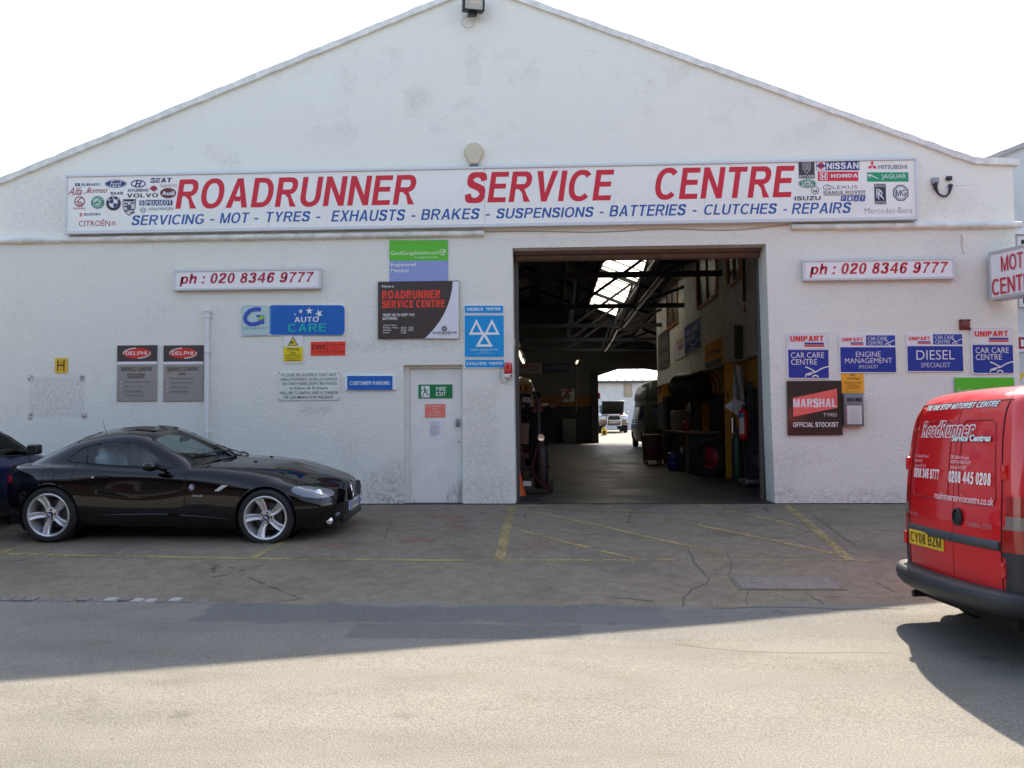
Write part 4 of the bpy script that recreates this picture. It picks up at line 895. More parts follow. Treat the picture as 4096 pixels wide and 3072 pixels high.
S = sign('hydrant_sign', 'small yellow hydrant plate with a black letter H above the wall stain', C5, (368, 220, 450, 318), 0, .008, (206, 168, 48), r=.06)
S.begin('lettering'); HB = (62, 52, 30); S.rect(383, 232, 391, 306, HB); S.rect(424, 232, 432, 306, HB); S.rect(391, 262, 424, 272, HB); S.text('100', 395, 242, 420, 253, (110, 86, 36)); S.text('4', 403, 286, 412, 298, (110, 86, 36)); S.done()
DG_ = mat('plate_grey', px(140, 136, 132), .35, .1, var=.05)
for k, (x, lab) in enumerate(((780, 'grey and black service plate with a red oval, farther from the drainpipe'), (1087, 'grey and black service plate with a red oval, right beside the drainpipe'))):
    S = sign('service_plate', lab, C5, (x, 135, x + 266, 506), 0, .014, DG_, group='grey service plates'); d = x - 780
    S.begin('black_band'); S.rect(780 + d, 136, 1045 + d, 243, (66, 60, 60)); S.begin('white_stripe'); S.rect(780 + d, 244, 1045 + d, 262, (206, 206, 212))
    S.begin('oval_emblem'); S.disc(911 + d, 188, 91, (192, 48, 44), 35); S.ring(911 + d, 188, 92, 7, (206, 200, 200), 37, a0=95, a1=190); S.ring(911 + d, 188, 92, 7, (206, 200, 200), 37, a0=275, a1=375); S.text('DELPHI', 838 + d, 176, 978 + d, 200, (218, 210, 208), 0, .015)
    S.begin('lettering'); G1 = (78, 74, 72); G2 = (104, 100, 98); S.text('SERVICE CENTRE', 806 + d, 280, 1014 + d, 306, G1, 0, .02)
    if k == 0: S.text('PETROL ENGINE', 846, 321, 970, 336, G1, .15, .02); S.text('MANAGEMENT', 852, 339, 966, 354, G1, .15, .02); ls = (('Vehicle emissions expertise', 170), ('Diagnostics & repair', 122), ('Trained technicians', 114), ('OE parts & technology', 134)); y0 = 371; st = 30
    else: S.text('DIESEL', 1190, 318, 1242, 332, G1, .15, .02); ls = (('Latest engine technology', 150), ('Diesel vehicles repaired', 146), ('Vehicle diagnostics', 118), ('Trained technicians', 116)); y0 = 348; st = 28.5
    for i, (s_, w_) in enumerate(ls): y = y0 + i * st; S.text(s_, 830 + d, y, 830 + d + w_, y + 13, G2, 0, .01); S.disc(811 + d, y + 6, 4, (190, 190, 186), n=6)
    S.done()

# ---- right of the doorway
UB = (36, 54, 138); UW = (210, 208, 212); UR = (204, 52, 56)
def swoosh(S, x0, y0, x1, y1, w, c=UW):
    f = lambda u, v: (x0 + u * (x1 - x0), y0 + v * (y1 - y0))
    S.line([f(0, .03), f(.16, .16), f(.32, .34), f(.43, .50)], w, c); S.line([f(1, .0), f(.86, .06), f(.72, .16), f(.58, .32), f(.44, .50), f(.2, .60), f(.03, .72), f(.0, .95)], w, c); S.ring(*f(.42, 1.0), (x1 - x0) * .14, w, c, (y1 - y0) * .26, a0=0, a1=180); S.line([f(.08, .76), f(.26, .70)], w, c)
for x, y, lab in ((276, 794, 'tall white and blue care centre sign beside the doorway, above the black tyre board'), (1634, 758, 'tall white and blue care centre sign at the corner by the red bell')):
    d = x - 276; e = y - 794; S = sign('care_centre_sign', lab, C8, (x, y, x + 312, y + 340), -4, .016, (204, 206, 208), group='white and blue car care signs', r=.02)
    S.begin('blue_field'); S.rect(286 + d, 922 + e, 582 + d, 1128 + e, UB, 12); S.rect(286 + d, 922 + e, 582 + d, 940 + e, UB); S.begin('border'); S.frame(286 + d, 800 + e, 580 + d, 918 + e, 4, (186, 192, 194))
    S.begin('lettering'); S.text('UNIPART', 303 + d, 818 + e, 549 + d, 860 + e, UR, 0, .045); S.rect(408 + d, 868 + e, 551 + d, 882 + e, (50, 64, 140)); S.rect(408 + d, 886 + e, 551 + d, 898 + e, UR)
    S.text('CAR CARE', 305 + d, 940 + e, 549 + d, 982 + e, UW, 0, .0, 3); S.text('CENTRE', 305 + d, 990 + e, 496 + d, 1032 + e, UW, 0, .0, 3); S.begin('car_emblem'); swoosh(S, 408 + d, 1044 + e, 582 + d, 1126 + e, 9); S.done()
for x, y, lab, kind in ((664, 812, 'wide blue engine specialist sign with a white top left corner', 0), (1158, 804, 'wide blue diesel specialist sign with a white top left corner', 1)):
    S = sign('specialist_sign', lab, C8, (x, y, x + 416, y + 280), -4, .014, (206, 208, 212), group='white and blue car care signs', r=.012); d = x - 664; e = y - 812
    S.begin('blue_field'); S.rect(670 + d, 902 + e, 1078 + d, 1086 + e, UB); S.rect(862 + d, 815 + e, 1076 + d, 890 + e, (44, 66, 148))
    S.begin('lettering'); S.text('UNIPART', 681 + d, 832 + e, 838 + d, 860 + e, UR, 0, .04); S.rect(748 + d, 866 + e, 842 + d, 875 + e, (50, 64, 140)); S.rect(748 + d, 878 + e, 842 + d, 886 + e, UR)
    S.text('CAR CARE', 874 + d, 824 + e, 1016 + d, 852 + e, UW, 0, 0); S.text('CENTRE', 874 + d, 858 + e, 984 + d, 884 + e, UW, 0, 0)
    if kind == 0: S.text('ENGINE', 784, 934, 966, 974, UW, 0, -.005, 3); S.text('MANAGEMENT', 702, 982, 1048, 1020, UW, 0, -.005, 3); S.text('SPECIALIST', 802, 1034, 944, 1058, UW, 0, -.01)
    else: S.text('DIESEL', 1228, 924, 1510, 994, UW, 0, -.005, 3); S.text('SPECIALIST', 1260, 1016, 1476, 1050, UW, 0, -.01)
    S.begin('car_emblem'); swoosh(S, 1000 + d, 850 + e, 1074 + d, 890 + e, 5); S.done()
S = sign('tyre_board', 'square black tyre stockist board with a salmon red banner', C8, (278, 1150, 682, 1550), -2, .03, mat('board_black', px(54, 46, 44), .12, spec=.6))
S.begin('red_banner'); S.poly([(320, 1276), (645, 1208), (648, 1348), (320, 1414)], (228, 98, 92)); S.begin('lettering'); S.text('MARSHAL', 322, 1280, 638, 1346, UW, 0, .05, 3); S.text('TYRES', 541, 1387, 642, 1412, (196, 190, 188), 0, .0); S.text('OFFICIAL STOCKIST', 317, 1454, 650, 1490, (214, 210, 208), 0, .025); S.done()
S = sign('camera_notice', 'orange closed circuit camera notice below the engine specialist sign', C8, (680, 1094, 846, 1250), 0, .006, (226, 158, 52), off=.003)
S.begin('lettering'); OB = (140, 88, 36); S.line([(748, 1112), (772, 1098), (766, 1114), (784, 1112)], 7, (96, 66, 40)); S.text('Warning!', 720, 1122, 816, 1146, OB, 0, .02)
for i, (s_, w_) in enumerate((('Closed circuit', 126), ('television', 94), ('in operation', 110))): S.text(s_, 765 - w_ / 2, 1152 + i * 20, 765 + w_ / 2, 1170 + i * 20, OB, 0, .01)
S.rect(704, 1212, 826, 1214, (190, 128, 44)); S.text('These premises are monitored', 706, 1222, 824, 1232, (176, 118, 42)); S.done()
S = sign('scheme_sign', 'bright green member sign behind the red van roof', C8, (1514, 1126, 1954, 1440), -2, .012, (128, 142, 190))
S.begin('green_band'); S.rect(1514, 1126, 1954, 1290, (84, 172, 44)); S.begin('lettering'); S.text('GoodGarageScheme.com', 1532, 1206, 1890, 1246, CR); S.text('for a garage you can trust', 1700, 1250, 1880, 1270, CR); S.text('Registered', 1532, 1306, 1720, 1336, WHT, 0, .02); S.text('Member', 1532, 1350, 1680, 1378, WHT, 0, .02); S.begin('tick_mark'); S.ring(1925, 1218, 24, 5, CR); S.line([(1914, 1212), (1924, 1228), (1948, 1198)], 8, CR); S.done()

# ---- on the fire door
DOORY = .105
DT = thing('fire_door', 'plain white fire exit door set back in the wall beside the doorway', 'door', ((DX0 + DX1) / 2, .12, .0))
dw0, dw1 = -2.09, -1.318
m = MB()
for a in ((DX0 - .0, dw0, 0, DZ), (dw1, DX1, 0, DZ), (dw0, dw1, 1.985, DZ)): m.bbox(a[0], a[1], .085, .3, a[2], a[3], .004, 1)
m.build('frame', mat('door_frame_white', (.74, .75, .71), .5, var=.12, vscale=5), DT, shift=DT.location)
g = NG('door_white'); q = g.math('MULTIPLY', g.ramp(g.z, .75, .1), g.ramp(g.noise(4, 6, .7, stretch=(1, 1, .35)), .48, .68)); g.put(g.p.inputs['Base Color'], g.mix(g.math('MULTIPLY', q, .75), g.mix(g.ramp(g.noise(3, 3), .4, .7), (.81, .825, .785), (.75, .76, .72)), (.30, .28, .27))); g.put(g.p.inputs['Roughness'], .45)
m = MB(); m.bbox(dw0 + .004, dw1 - .004, .11, .15, .012, 1.98, .003, 1); m.build('door_leaf', g.m, DT, shift=DT.location)
m = MB(); m.bbox(-1.405, -1.35, .075, .112, 1.13, 1.245, .006, 2); m.lathe([(.018, 0), (.018, .03), (.012, .04), (0, .04)], 12, Mx((-1.378, .078, 1.165), rx=PI / 2)); m.build('lock', mat('lock_grey', (.30, .31, .33), .4, .7), DT, shift=DT.location, smooth=True)
m = MB(); m.lathe([(.011, 0), (.011, .012), (0, .012)], 10, Mx((-1.36, .11, .905), rx=PI / 2)); m.build('keyhole', mat('keyhole_green', (.05, .16, .13), .4), DT, shift=DT.location)
S = sign('fire_exit_sign', 'green fire exit sign with a running figure on the white door', C6, (1070, 882, 1258, 959), 0, .005, (22, 112, 66), Y=.11, off=.002)
S.begin('lettering'); S.text('FIRE', 1168, 896, 1222, 918, (208, 226, 214), 0, .02); S.text('EXIT', 1168, 924, 1222, 946, (208, 226, 214), 0, .02); S.begin('running_figure'); W_ = (214, 228, 220); S.rect(1086, 890, 1132, 953, W_); GR = (22, 112, 66)
S.disc(1103, 900, 5, GR, n=10); S.line([(1105, 906), (1108, 925)], 9, GR); S.line([(1104, 911), (1092, 912), (1088, 920)], 4, GR); S.line([(1108, 911), (1120, 916), (1124, 910)], 4, GR); S.line([(1107, 924), (1097, 932), (1096, 946), (1089, 948)], 5, GR); S.line([(1110, 924), (1120, 932), (1125, 945)], 5, GR); S.done()
S = sign('emergency_sign', 'salmon red emergency exit plate below the fire exit sign', C6, (1106, 990, 1219, 1064), 0, .005, (214, 112, 100), Y=.11, off=.002)
for i, (s_, w_) in enumerate((('EMERGENCY', 98), ('EXIT', 34), ('DO NOT', 60), ('OBSTRUCT', 86))): S.text(s_, 1162 - w_ / 2, 996 + i * 17, 1162 + w_ / 2, 1007 + i * 17, (226, 178, 170), 0, .01)
S.done()
S = sign('paper_notice', 'white paper notice taped to the door under the red plate', C6, (1128, 1080, 1200, 1184), 0, .002, (206, 208, 216), Y=.11, off=.001, cat='notice')
S.begin('lettering')
for i in range(12): S.rect(1134, 1086 + i * 6.6, 1134 + (54 if i % 4 != 3 else 38), 1089 + i * 6.6, (170, 174, 184))
S.done()

# ---- projecting light box at the right corner
t = thing('projecting_light_box', 'white projecting light box with red lettering jutting out at the right end of the wall', 'sign', (6.30, -.03, onY(3956, 1198).z - .02), R(-71.5))
BX, BH, BT = .92, .66, .12
m = MB(); m.bbox(.05, BX, -BT, BT, 0, BH, .012, 2); m.build('box', mat('lightbox_white', (.80, .81, .83), .25), t)
m = MB()
for a in ((.04, BX + .01, -BT - .012, BT + .012, BH - .03, BH + .012), (.04, BX + .01, -BT - .012, BT + .012, -.012, .03)): m.bbox(*a, .004, 1)
for x in (.04, BX - .02): m.bbox(x, x + .03, -BT - .011, BT + .011, .03, BH - .03, .004, 1)
m.build('frame', mat('lightbox_frame', (.48, .50, .52), .4, .3), t)
for z in (.12, .55):
    m = MB(); m.box(-.03, .06, -.03, .03, z - .03, z + .03); m.build('bracket', mat('bracket_grey', (.3, .3, .3), .5, .5), t)
S = Flat(t, lambda x, y: (x, y), -BT - .0135); S.fx = lambda x, y: (x, BH - y)
S.text('MOT', .25, .08, .60, .30, (176, 34, 58), 0, .01, 3); S.text('CENTRE', .09, .38, .84, .61, (176, 34, 58), 0, .01, 3); S.done()
t_box = t
# ---- the neighbour's own board and round emblem
S = sign('neighbour_signboard', 'white board with dark red lettering on the neighbouring wall', F1, (4046, 1336, 4700, 1406), 0, .03, (204, 208, 216), Y=2.5)
S.text('DIAGNOSTICS', 4062, 1345, 4660, 1395, (150, 24, 56), 0, .05); S.done()
S = sign('round_notice', 'pale notice with a black and yellow tick on the neighbouring wall', F1, (4050, 1478, 4170, 1590), 0, .02, (196, 198, 200), Y=2.5)
S.begin('tick_mark'); S.disc(4112, 1530, 46, (226, 190, 60)); S.disc(4116, 1538, 40, (206, 206, 204)); S.line([(4070, 1536), (4084, 1558), (4110, 1540), (4140, 1500)], 9, (46, 42, 40)); S.done()
# ================================================================ vehicles
import numpy as np
def pchip(xs, ys, q):
    xs = np.asarray(xs, float); ys = np.asarray(ys, float); q = np.clip(np.asarray(q, float), xs[0], xs[-1])
    h = np.diff(xs); d = np.diff(ys) / h; m = np.zeros(len(xs)); m[0], m[-1] = d[0], d[-1]
    for i in range(1, len(xs) - 1):
        if d[i - 1] * d[i] > 0:
            w1, w2 = 2 * h[i] + h[i - 1], h[i] + 2 * h[i - 1]; m[i] = (w1 + w2) / (w1 / d[i - 1] + w2 / d[i])
    k = np.clip(np.searchsorted(xs, q, side='right') - 1, 0, len(h) - 1); t = (q - xs[k]) / h[k]
    return ys[k] * (2 * t ** 3 - 3 * t ** 2 + 1) + h[k] * m[k] * (t ** 3 - 2 * t ** 2 + t) + ys[k + 1] * (3 * t ** 2 - 2 * t ** 3) + h[k] * m[k + 1] * (t ** 3 - t ** 2)
def catmull(P, n):
    """P (k,2) -> smooth curve through the points, n samples per span"""
    P = np.asarray(P); k = len(P); out = []
    for i in range(k - 1):
        p1, p2 = P[i], P[i + 1]; p0 = P[i - 1] if i else 2 * p1 - p2; p3 = P[i + 2] if i < k - 2 else 2 * p2 - p1
        d = lambda a, b: max(1e-4, np.linalg.norm(b - a) ** .5)
        t0 = 0; t1 = t0 + d(p0, p1); t2 = t1 + d(p1, p2); t3 = t2 + d(p2, p3)
        for t in np.linspace(t1, t2, n[i], endpoint=False):
            A1 = (t1 - t) / (t1 - t0) * p0 + (t - t0) / (t1 - t0) * p1; A2 = (t2 - t) / (t2 - t1) * p1 + (t - t1) / (t2 - t1) * p2; A3 = (t3 - t) / (t3 - t2) * p2 + (t - t2) / (t3 - t2) * p3
            B1 = (t2 - t) / (t2 - t0) * A1 + (t - t0) / (t2 - t0) * A2; B2 = (t3 - t) / (t3 - t1) * A2 + (t - t1) / (t3 - t1) * A3
            out.append((t2 - t) / (t2 - t1) * B1 + (t - t1) / (t2 - t1) * B2)
    out.append(P[-1]); return np.array(out)
def xloft(tables, spans, step=.012):
    """tables: one list of (x, y, z) per control line -> half grid (ni, nj, 3), y >= 0"""
    x0 = max(t[0][0] for t in tables); x1 = min(t[-1][0] for t in tables); xs = np.linspace(x0, x1, int((x1 - x0) / step) + 1)
    Y = np.array([pchip([p[0] for p in t], [p[1] for p in t], xs) for t in tables]); Z = np.array([pchip([p[0] for p in t], [p[2] for p in t], xs) for t in tables])
    G = []
    for i, x in enumerate(xs):
        c = catmull(np.stack([Y[:, i], Z[:, i]], 1), spans); G.append(np.concatenate([np.full((len(c), 1), x), c], 1))
    G = np.array(G); G[:, :, 1] = np.maximum(G[:, :, 1], 0); return G
def zloft(sl, z0, z1, step=.015, nr=26, nc=9, nf=22, sx=.02, bow=.05, fbow=.12):
    """sl: list of (z, x_rear, x_front, half width, rear corner, front corner) -> half grid of stacked outlines"""
    zs = np.linspace(z0, z1, int((z1 - z0) / step) + 1); q = [pchip([s[0] for s in sl], [s[k] for s in sl], zs) for k in range(1, 6)]
    ns = int((max(s[2] for s in sl) - min(s[1] for s in sl)) / sx); G = []
    for i, z in enumerate(zs):
        xr, xf, w, cr, cf = [float(a[i]) for a in q]; cr = min(cr, w * .9); cf = min(cf, w * .9); o = []
        rb = lambda y: xr + bow * (y / max(w, .05)) ** 2; fb = lambda y: xf - fbow * (y / max(w, .05)) ** 2
        for k in range(nr): y = (w - cr) * k / nr; o.append((rb(y), y))
        x_ = rb(w - cr)
        for k in range(nc): a = PI / 2 * k / nc; o.append((x_ + cr * 1.1 * (1 - math.cos(a)), w - cr + cr * math.sin(a)))
        xa, xb = x_ + cr * 1.1, fb(w - cf) - cf * 1.3
        for k in range(ns): o.append((xa + (xb - xa) * k / ns, w))
        for k in range(nc): a = PI / 2 * k / nc; o.append((xb + cf * 1.3 * math.sin(a), w - cf + cf * math.cos(a)))
        for k in range(nf + 1): y = (w - cf) * (1 - k / nf); o.append((fb(y), y))
        G.append([(x, y, z) for x, y in o])
    return np.array(G)
def shell(parent, G, classify, mats, hubs=(), Ra=.36, ythr=.5, caps=True, sub=None):
    """mirrors a half grid, cuts the wheel arches and links one mesh per part; classify(c, i, j) -> (part key) or None"""
    ni, nj, _ = G.shape; G = G.copy()
    a_ = G[ni // 2 + 1, nj // 2] - G[ni // 2, nj // 2]; b_ = G[ni // 2, nj // 2 + 1] - G[ni // 2, nj // 2]; flip = a_[2] * b_[0] - a_[0] * b_[2] < 0
    inside = np.zeros((ni, nj), bool)
    for hx, hz in hubs:
        dx, dz = G[:, :, 0] - hx, G[:, :, 2] - hz; r = np.hypot(dx, dz); inside |= (r < Ra) & (G[:, :, 1] > ythr)
    faces = {}
    C_ = (G[:-1, :-1] + G[1:, :-1] + G[:-1, 1:] + G[1:, 1:]) / 4
    IN = inside[:-1, :-1] & inside[1:, :-1] & inside[:-1, 1:] & inside[1:, 1:]
    for hx, hz in hubs:
        dx, dz = G[:, :, 0] - hx, G[:, :, 2] - hz; r = np.hypot(dx, dz); mk = (r < Ra) & (G[:, :, 1] > ythr); f = np.where(mk, Ra / np.maximum(r, .05), 1)
        G[:, :, 0] = hx + dx * f; G[:, :, 2] = hz + dz * f
    for i in range(ni - 1):
        for j in range(nj - 1):
            if IN[i, j]: continue
            for sgn in (1, -1):
                c = (C_[i, j, 0], C_[i, j, 1] * sgn, C_[i, j, 2]); k = classify(c, i, j)
                if k: faces.setdefault(k, []).append((i, j, sgn))
    out = {}
    for key, L in faces.items():
        vid = {}; V = []; F_ = []
        def g(i, j, s):
            if G[i, j, 1] < 1e-5: s = 1
            q = (i, j, s)
            if q not in vid: vid[q] = len(V); V.append((G[i, j, 0], G[i, j, 1] * s, G[i, j, 2]))
            return vid[q]
        for i, j, s in L:
            f = [g(i, j, s), g(i + 1, j, s), g(i + 1, j + 1, s), g(i, j + 1, s)]
            if (s < 0) != flip: f = f[::-1]
            f = list(dict.fromkeys(f))
            if len(f) > 2: F_.append(f)
        if caps and key == 'body':
            for i in (0, ni - 1):
                ring = [g(i, j, 1) for j in range(nj)] + [g(i, j, -1) for j in range(nj - 1, -1, -1)]; ring = list(dict.fromkeys(ring))
                if len(ring) > 3: F_.append(ring)
        me = bpy.data.meshes.new(key); me.from_pydata(V, [], F_); me.polygons.foreach_set('use_smooth', [True] * len(me.polygons)); me.update()
        me.materials.append(mats.get(key, mats['body'])); o = bpy.data.objects.new(key.split('|')[0], me); COL.objects.link(o)
        o.parent = parent; out[key] = o
    if sub:
        for a, b in sub.items():
            if a in out and b in out: out[a].parent = out[b]
    out['grid'] = G
    return out
def inpoly(x, z, P):
    r = False; n = len(P)
    for i in range(n):
        a, b = P[i], P[i - 1]
        if (a[1] > z) != (b[1] > z) and x < (b[0] - a[0]) * (z - a[1]) / (b[1] - a[1]) + a[0]: r = not r
    return r
def smoothpoly(P, n=6):
    Q = np.array(P + P[:3], float); Q = np.concatenate([[P[-1]], Q]); c = catmull(Q, [n] * (len(Q) - 1)); return [tuple(v) for v in c[n:n * (len(P) + 1)]]
def side_y(G, x, z, mx=9):
    """half width of a shell at (x, z)"""
    d = (G[:, :, 0] - x) ** 2 + (G[:, :, 2] - z) ** 2 - (G[:, :, 1] > .25) * .5; i = np.unravel_index(np.argmin(d), d.shape); return G[i][1]
def glass_material(name, tint, gloss=.06, rough=.01):
    g = NG(name); tr = g.n.new('ShaderNodeBsdfTransparent'); tr.inputs[0].default_value = (*tint, 1); gl = g.n.new('ShaderNodeBsdfGlossy'); gl.inputs['Roughness'].default_value = rough
    fr = g.n.new('ShaderNodeFresnel'); fr.inputs[0].default_value = 1.45; mx = g.n.new('ShaderNodeMixShader')
    g.l.new(g.math('ADD', g.math('MULTIPLY', fr.outputs[0], 1.0), gloss, True), mx.inputs[0]); g.l.new(tr.outputs[0], mx.inputs[1]); g.l.new(gl.outputs[0], mx.inputs[2]); g.l.new(mx.outputs[0], g.n['Material Output'].inputs[0]); return g.m
CARGLASS = glass_material('car_glass', (.50, .59, .56), .01); SIDEGLASS = glass_material('side_glass', (.66, .74, .77), .03); DARKGLASS = glass_material('tinted_glass', (.10, .12, .13), .04)
RUB = mat('tyre_rubber', (.022, .022, .023), .75, var=.2, vscale=30); BLKP = mat('black_plastic', (.018, .018, .02), .5); TRIM = mat('black_trim', (.012, .012, .013), .3)
ALLOY = mat('alloy_silver', (.68, .69, .71), .28, .6); ALLOYD = mat('alloy_dark', (.10, .10, .11), .5, .6); CHROME = mat('chrome', (.8, .8, .82), .08, 1); GAP = mat('panel_gap', (.004, .004, .004), .8)
LINER = mat('arch_liner', (.008, .008, .009), .9); REDL = mat('lamp_red', (.45, .015, .02), .15, coat=.6); AMBER = mat('lamp_amber', (.6, .2, .03), .2); LENS = mat('lamp_lens', (.55, .58, .62), .08, .6, coat=1); PLATEY = mat('plate_yellow', (.70, .44, .03), .4); PLATEW = mat('plate_white', (.72, .73, .72), .4); INT = mat('car_interior', (.035, .034, .033), .8)
def YR(x, y, z, s=1): return Mx((x, y, z), rx=-PI / 2 * s)
def wheel(parent, x, y, z, Rt, wd, Rr, style='five', rot=0.0, side=-1, logo=None):
    """side -1: outer face looks to -y"""
    w = bpy.data.objects.new('wheel', None); COL.objects.link(w); w.parent = parent; w.location = (x, y, z); w.rotation_euler = (PI / 2 if side < 0 else -PI / 2, 0, 0); w.empty_display_size = .1
    h = wd / 2
    m = MB(); m.lathe([(Rr + .004, -h + .02), (Rr + .03, -h), (Rt - .03, -h), (Rt - .008, -h + .02), (Rt, -h + .045), (Rt, h - .045), (Rt - .008, h - .02), (Rt - .03, h), (Rr + .045, h + .006), (Rr + .012, h + .002), (Rr + .002, h - .012), (Rr - .01, h - .05)], 56)
    m.build('tyre', RUB, w, smooth=True)
    m = MB(); m.lathe([(Rr - .03, -h + .02), (Rr - .04, h - .09), (Rr - .022, h - .03), (Rr - .018, h - .008), (Rr - .004, h - .001), (Rr + .006, h - .006)], 48)
    if style == 'five':
        for k in range(5):
            a = R(rot + 72 * k); ca, sa = math.cos(a), math.sin(a); rows = []
            for f in np.linspace(0, 1, 8):
                r = .055 + (Rr - .022 - .055) * f; hw = .031 + .015 * f ** 1.4; zt = h - .048 + .036 * f ** 1.5; tw = .010 * (f - .3); sk = -.012 * math.sin(f * PI)
                P = [(-hw, zt - .045), (-hw, zt - .006 - tw), (-hw * .72, zt + .004 - tw), (-.004, zt - .008), (.004, zt - .008), (hw * .72, zt + .004 + tw), (hw, zt - .006 + tw), (hw, zt - .045)]
                rows.append([m.v(r * ca - (t + sk) * sa, r * sa + (t + sk) * ca, zz) for t, zz in P])
            for p, q in zip(rows, rows[1:]):
                for i in range(7): m.b.faces.new((p[i], p[i + 1], q[i + 1], q[i]))
        m.lathe([(.082, h - .10), (.082, h - .058), (.07, h - .046), (.036, h - .044), (.034, h - .05)], 30)
    elif style == 'steel':
        m.lathe([(Rr - .03, h - .05), (Rr * .72, h - .075), (Rr * .60, h - .045), (Rr * .3, h - .03), (.03, h - .02), (0, h - .02)], 40)
    else:
        for k in range(9):
            a = R(rot + 40 * k); ca, sa = math.cos(a), math.sin(a)
            M = Matrix(((ca, -sa, 0, 0), (sa, ca, 0, 0), (0, 0, 1, 0), (0, 0, 0, 1))); m.box(.04, Rr - .02, -.017, .017, h - .06, h - .02, M)
        m.lathe([(.07, h - .07), (.07, h - .02), (.03, h - .012), (0, h - .012)], 24)
    m.build('rim', ALLOY if style != 'steel' else mat('steel_wheel', (.09, .09, .10), .5, .4), w, smooth=True, angle=35)
    m = MB(); m.lathe([(0, -h + .04), (Rr - .03, -h + .04), (Rr - .03, -h + .05)], 32); m.lathe([(0, h - .13), (Rr * .66, h - .13), (Rr * .66, h - .118), (.08, h - .115)], 32); m.build('brake_disc', ALLOYD, w, smooth=True)
    if style == 'five':
        for k in range(5):
            a = R(rot + 36 + 72 * k); m = MB(); m.lathe([(.011, h - .056), (.011, h - .036), (0, h - .036)], 8, Mx((.056 * math.cos(a), .056 * math.sin(a), 0))); m.build('wheel_bolt', BLKP, w)
        m = MB(); m.lathe([(.034, h - .05), (.034, h - .036), (.03, h - .033), (0, h - .032)], 24); c = m.build('hub_cap', mat('cap_black', (.02, .02, .025), .25), w, smooth=True)
        F = Flat(w, lambda a, b: (a, b)); F.map3 = lambda a, b, y: (a, b, h - .0315 - y); F.y = 0; F.begin('hub_emblem'); F.disc(0, 0, .020, (206, 208, 214)); F.disc(0, 0, .019, (50, 90, 170), a0=90, a1=180, n=6); F.disc(0, 0, .019, (50, 90, 170), a0=270, a1=360, n=6); F.done()
    return w
def arch_liner(parent, x, z, Ra, y0, y1):
    m = MB()
    for s in (1, -1):
        m.lathe([(Ra + .002, 0), (Ra + .002, y1 - y0)], 40, Matrix.Translation((x, s * y0, z)) @ Matrix.Rotation(-s * PI / 2, 4, 'X')); m.lathe([(0, 0), (Ra + .002, 0)], 40, Matrix.Translation((x, s * y0, z)) @ Matrix.Rotation(-s * PI / 2, 4, 'X'))
    # keep what lies above the floor line only
    for v in m.b.verts:
        if v.co.z < z - .18: v.co.z = z - .18
    m.build('wheel_arch', LINER, parent, smooth=True)
def seam(parent, G, pts, r=.005, name='panel_gap', m_=None, side=-1, off=.0):
    m = MB(); m.tube([(x, side * (side_y(G, x, z) + off), z) for x, z in pts], r, 5); return m.build(name, m_ or GAP, parent, smooth=True)
def paint(name, c, rough=.22, flake=.3):
    m = mat(name, c, rough, flake, spec=.5, coat=1.0); m.node_tree.nodes['Principled BSDF'].inputs['Coat Roughness'].default_value = .02; return m
def set_on(t, x, y, slope=True, dz=0.0):
    t.location = (x, y, gz(y) + dz)

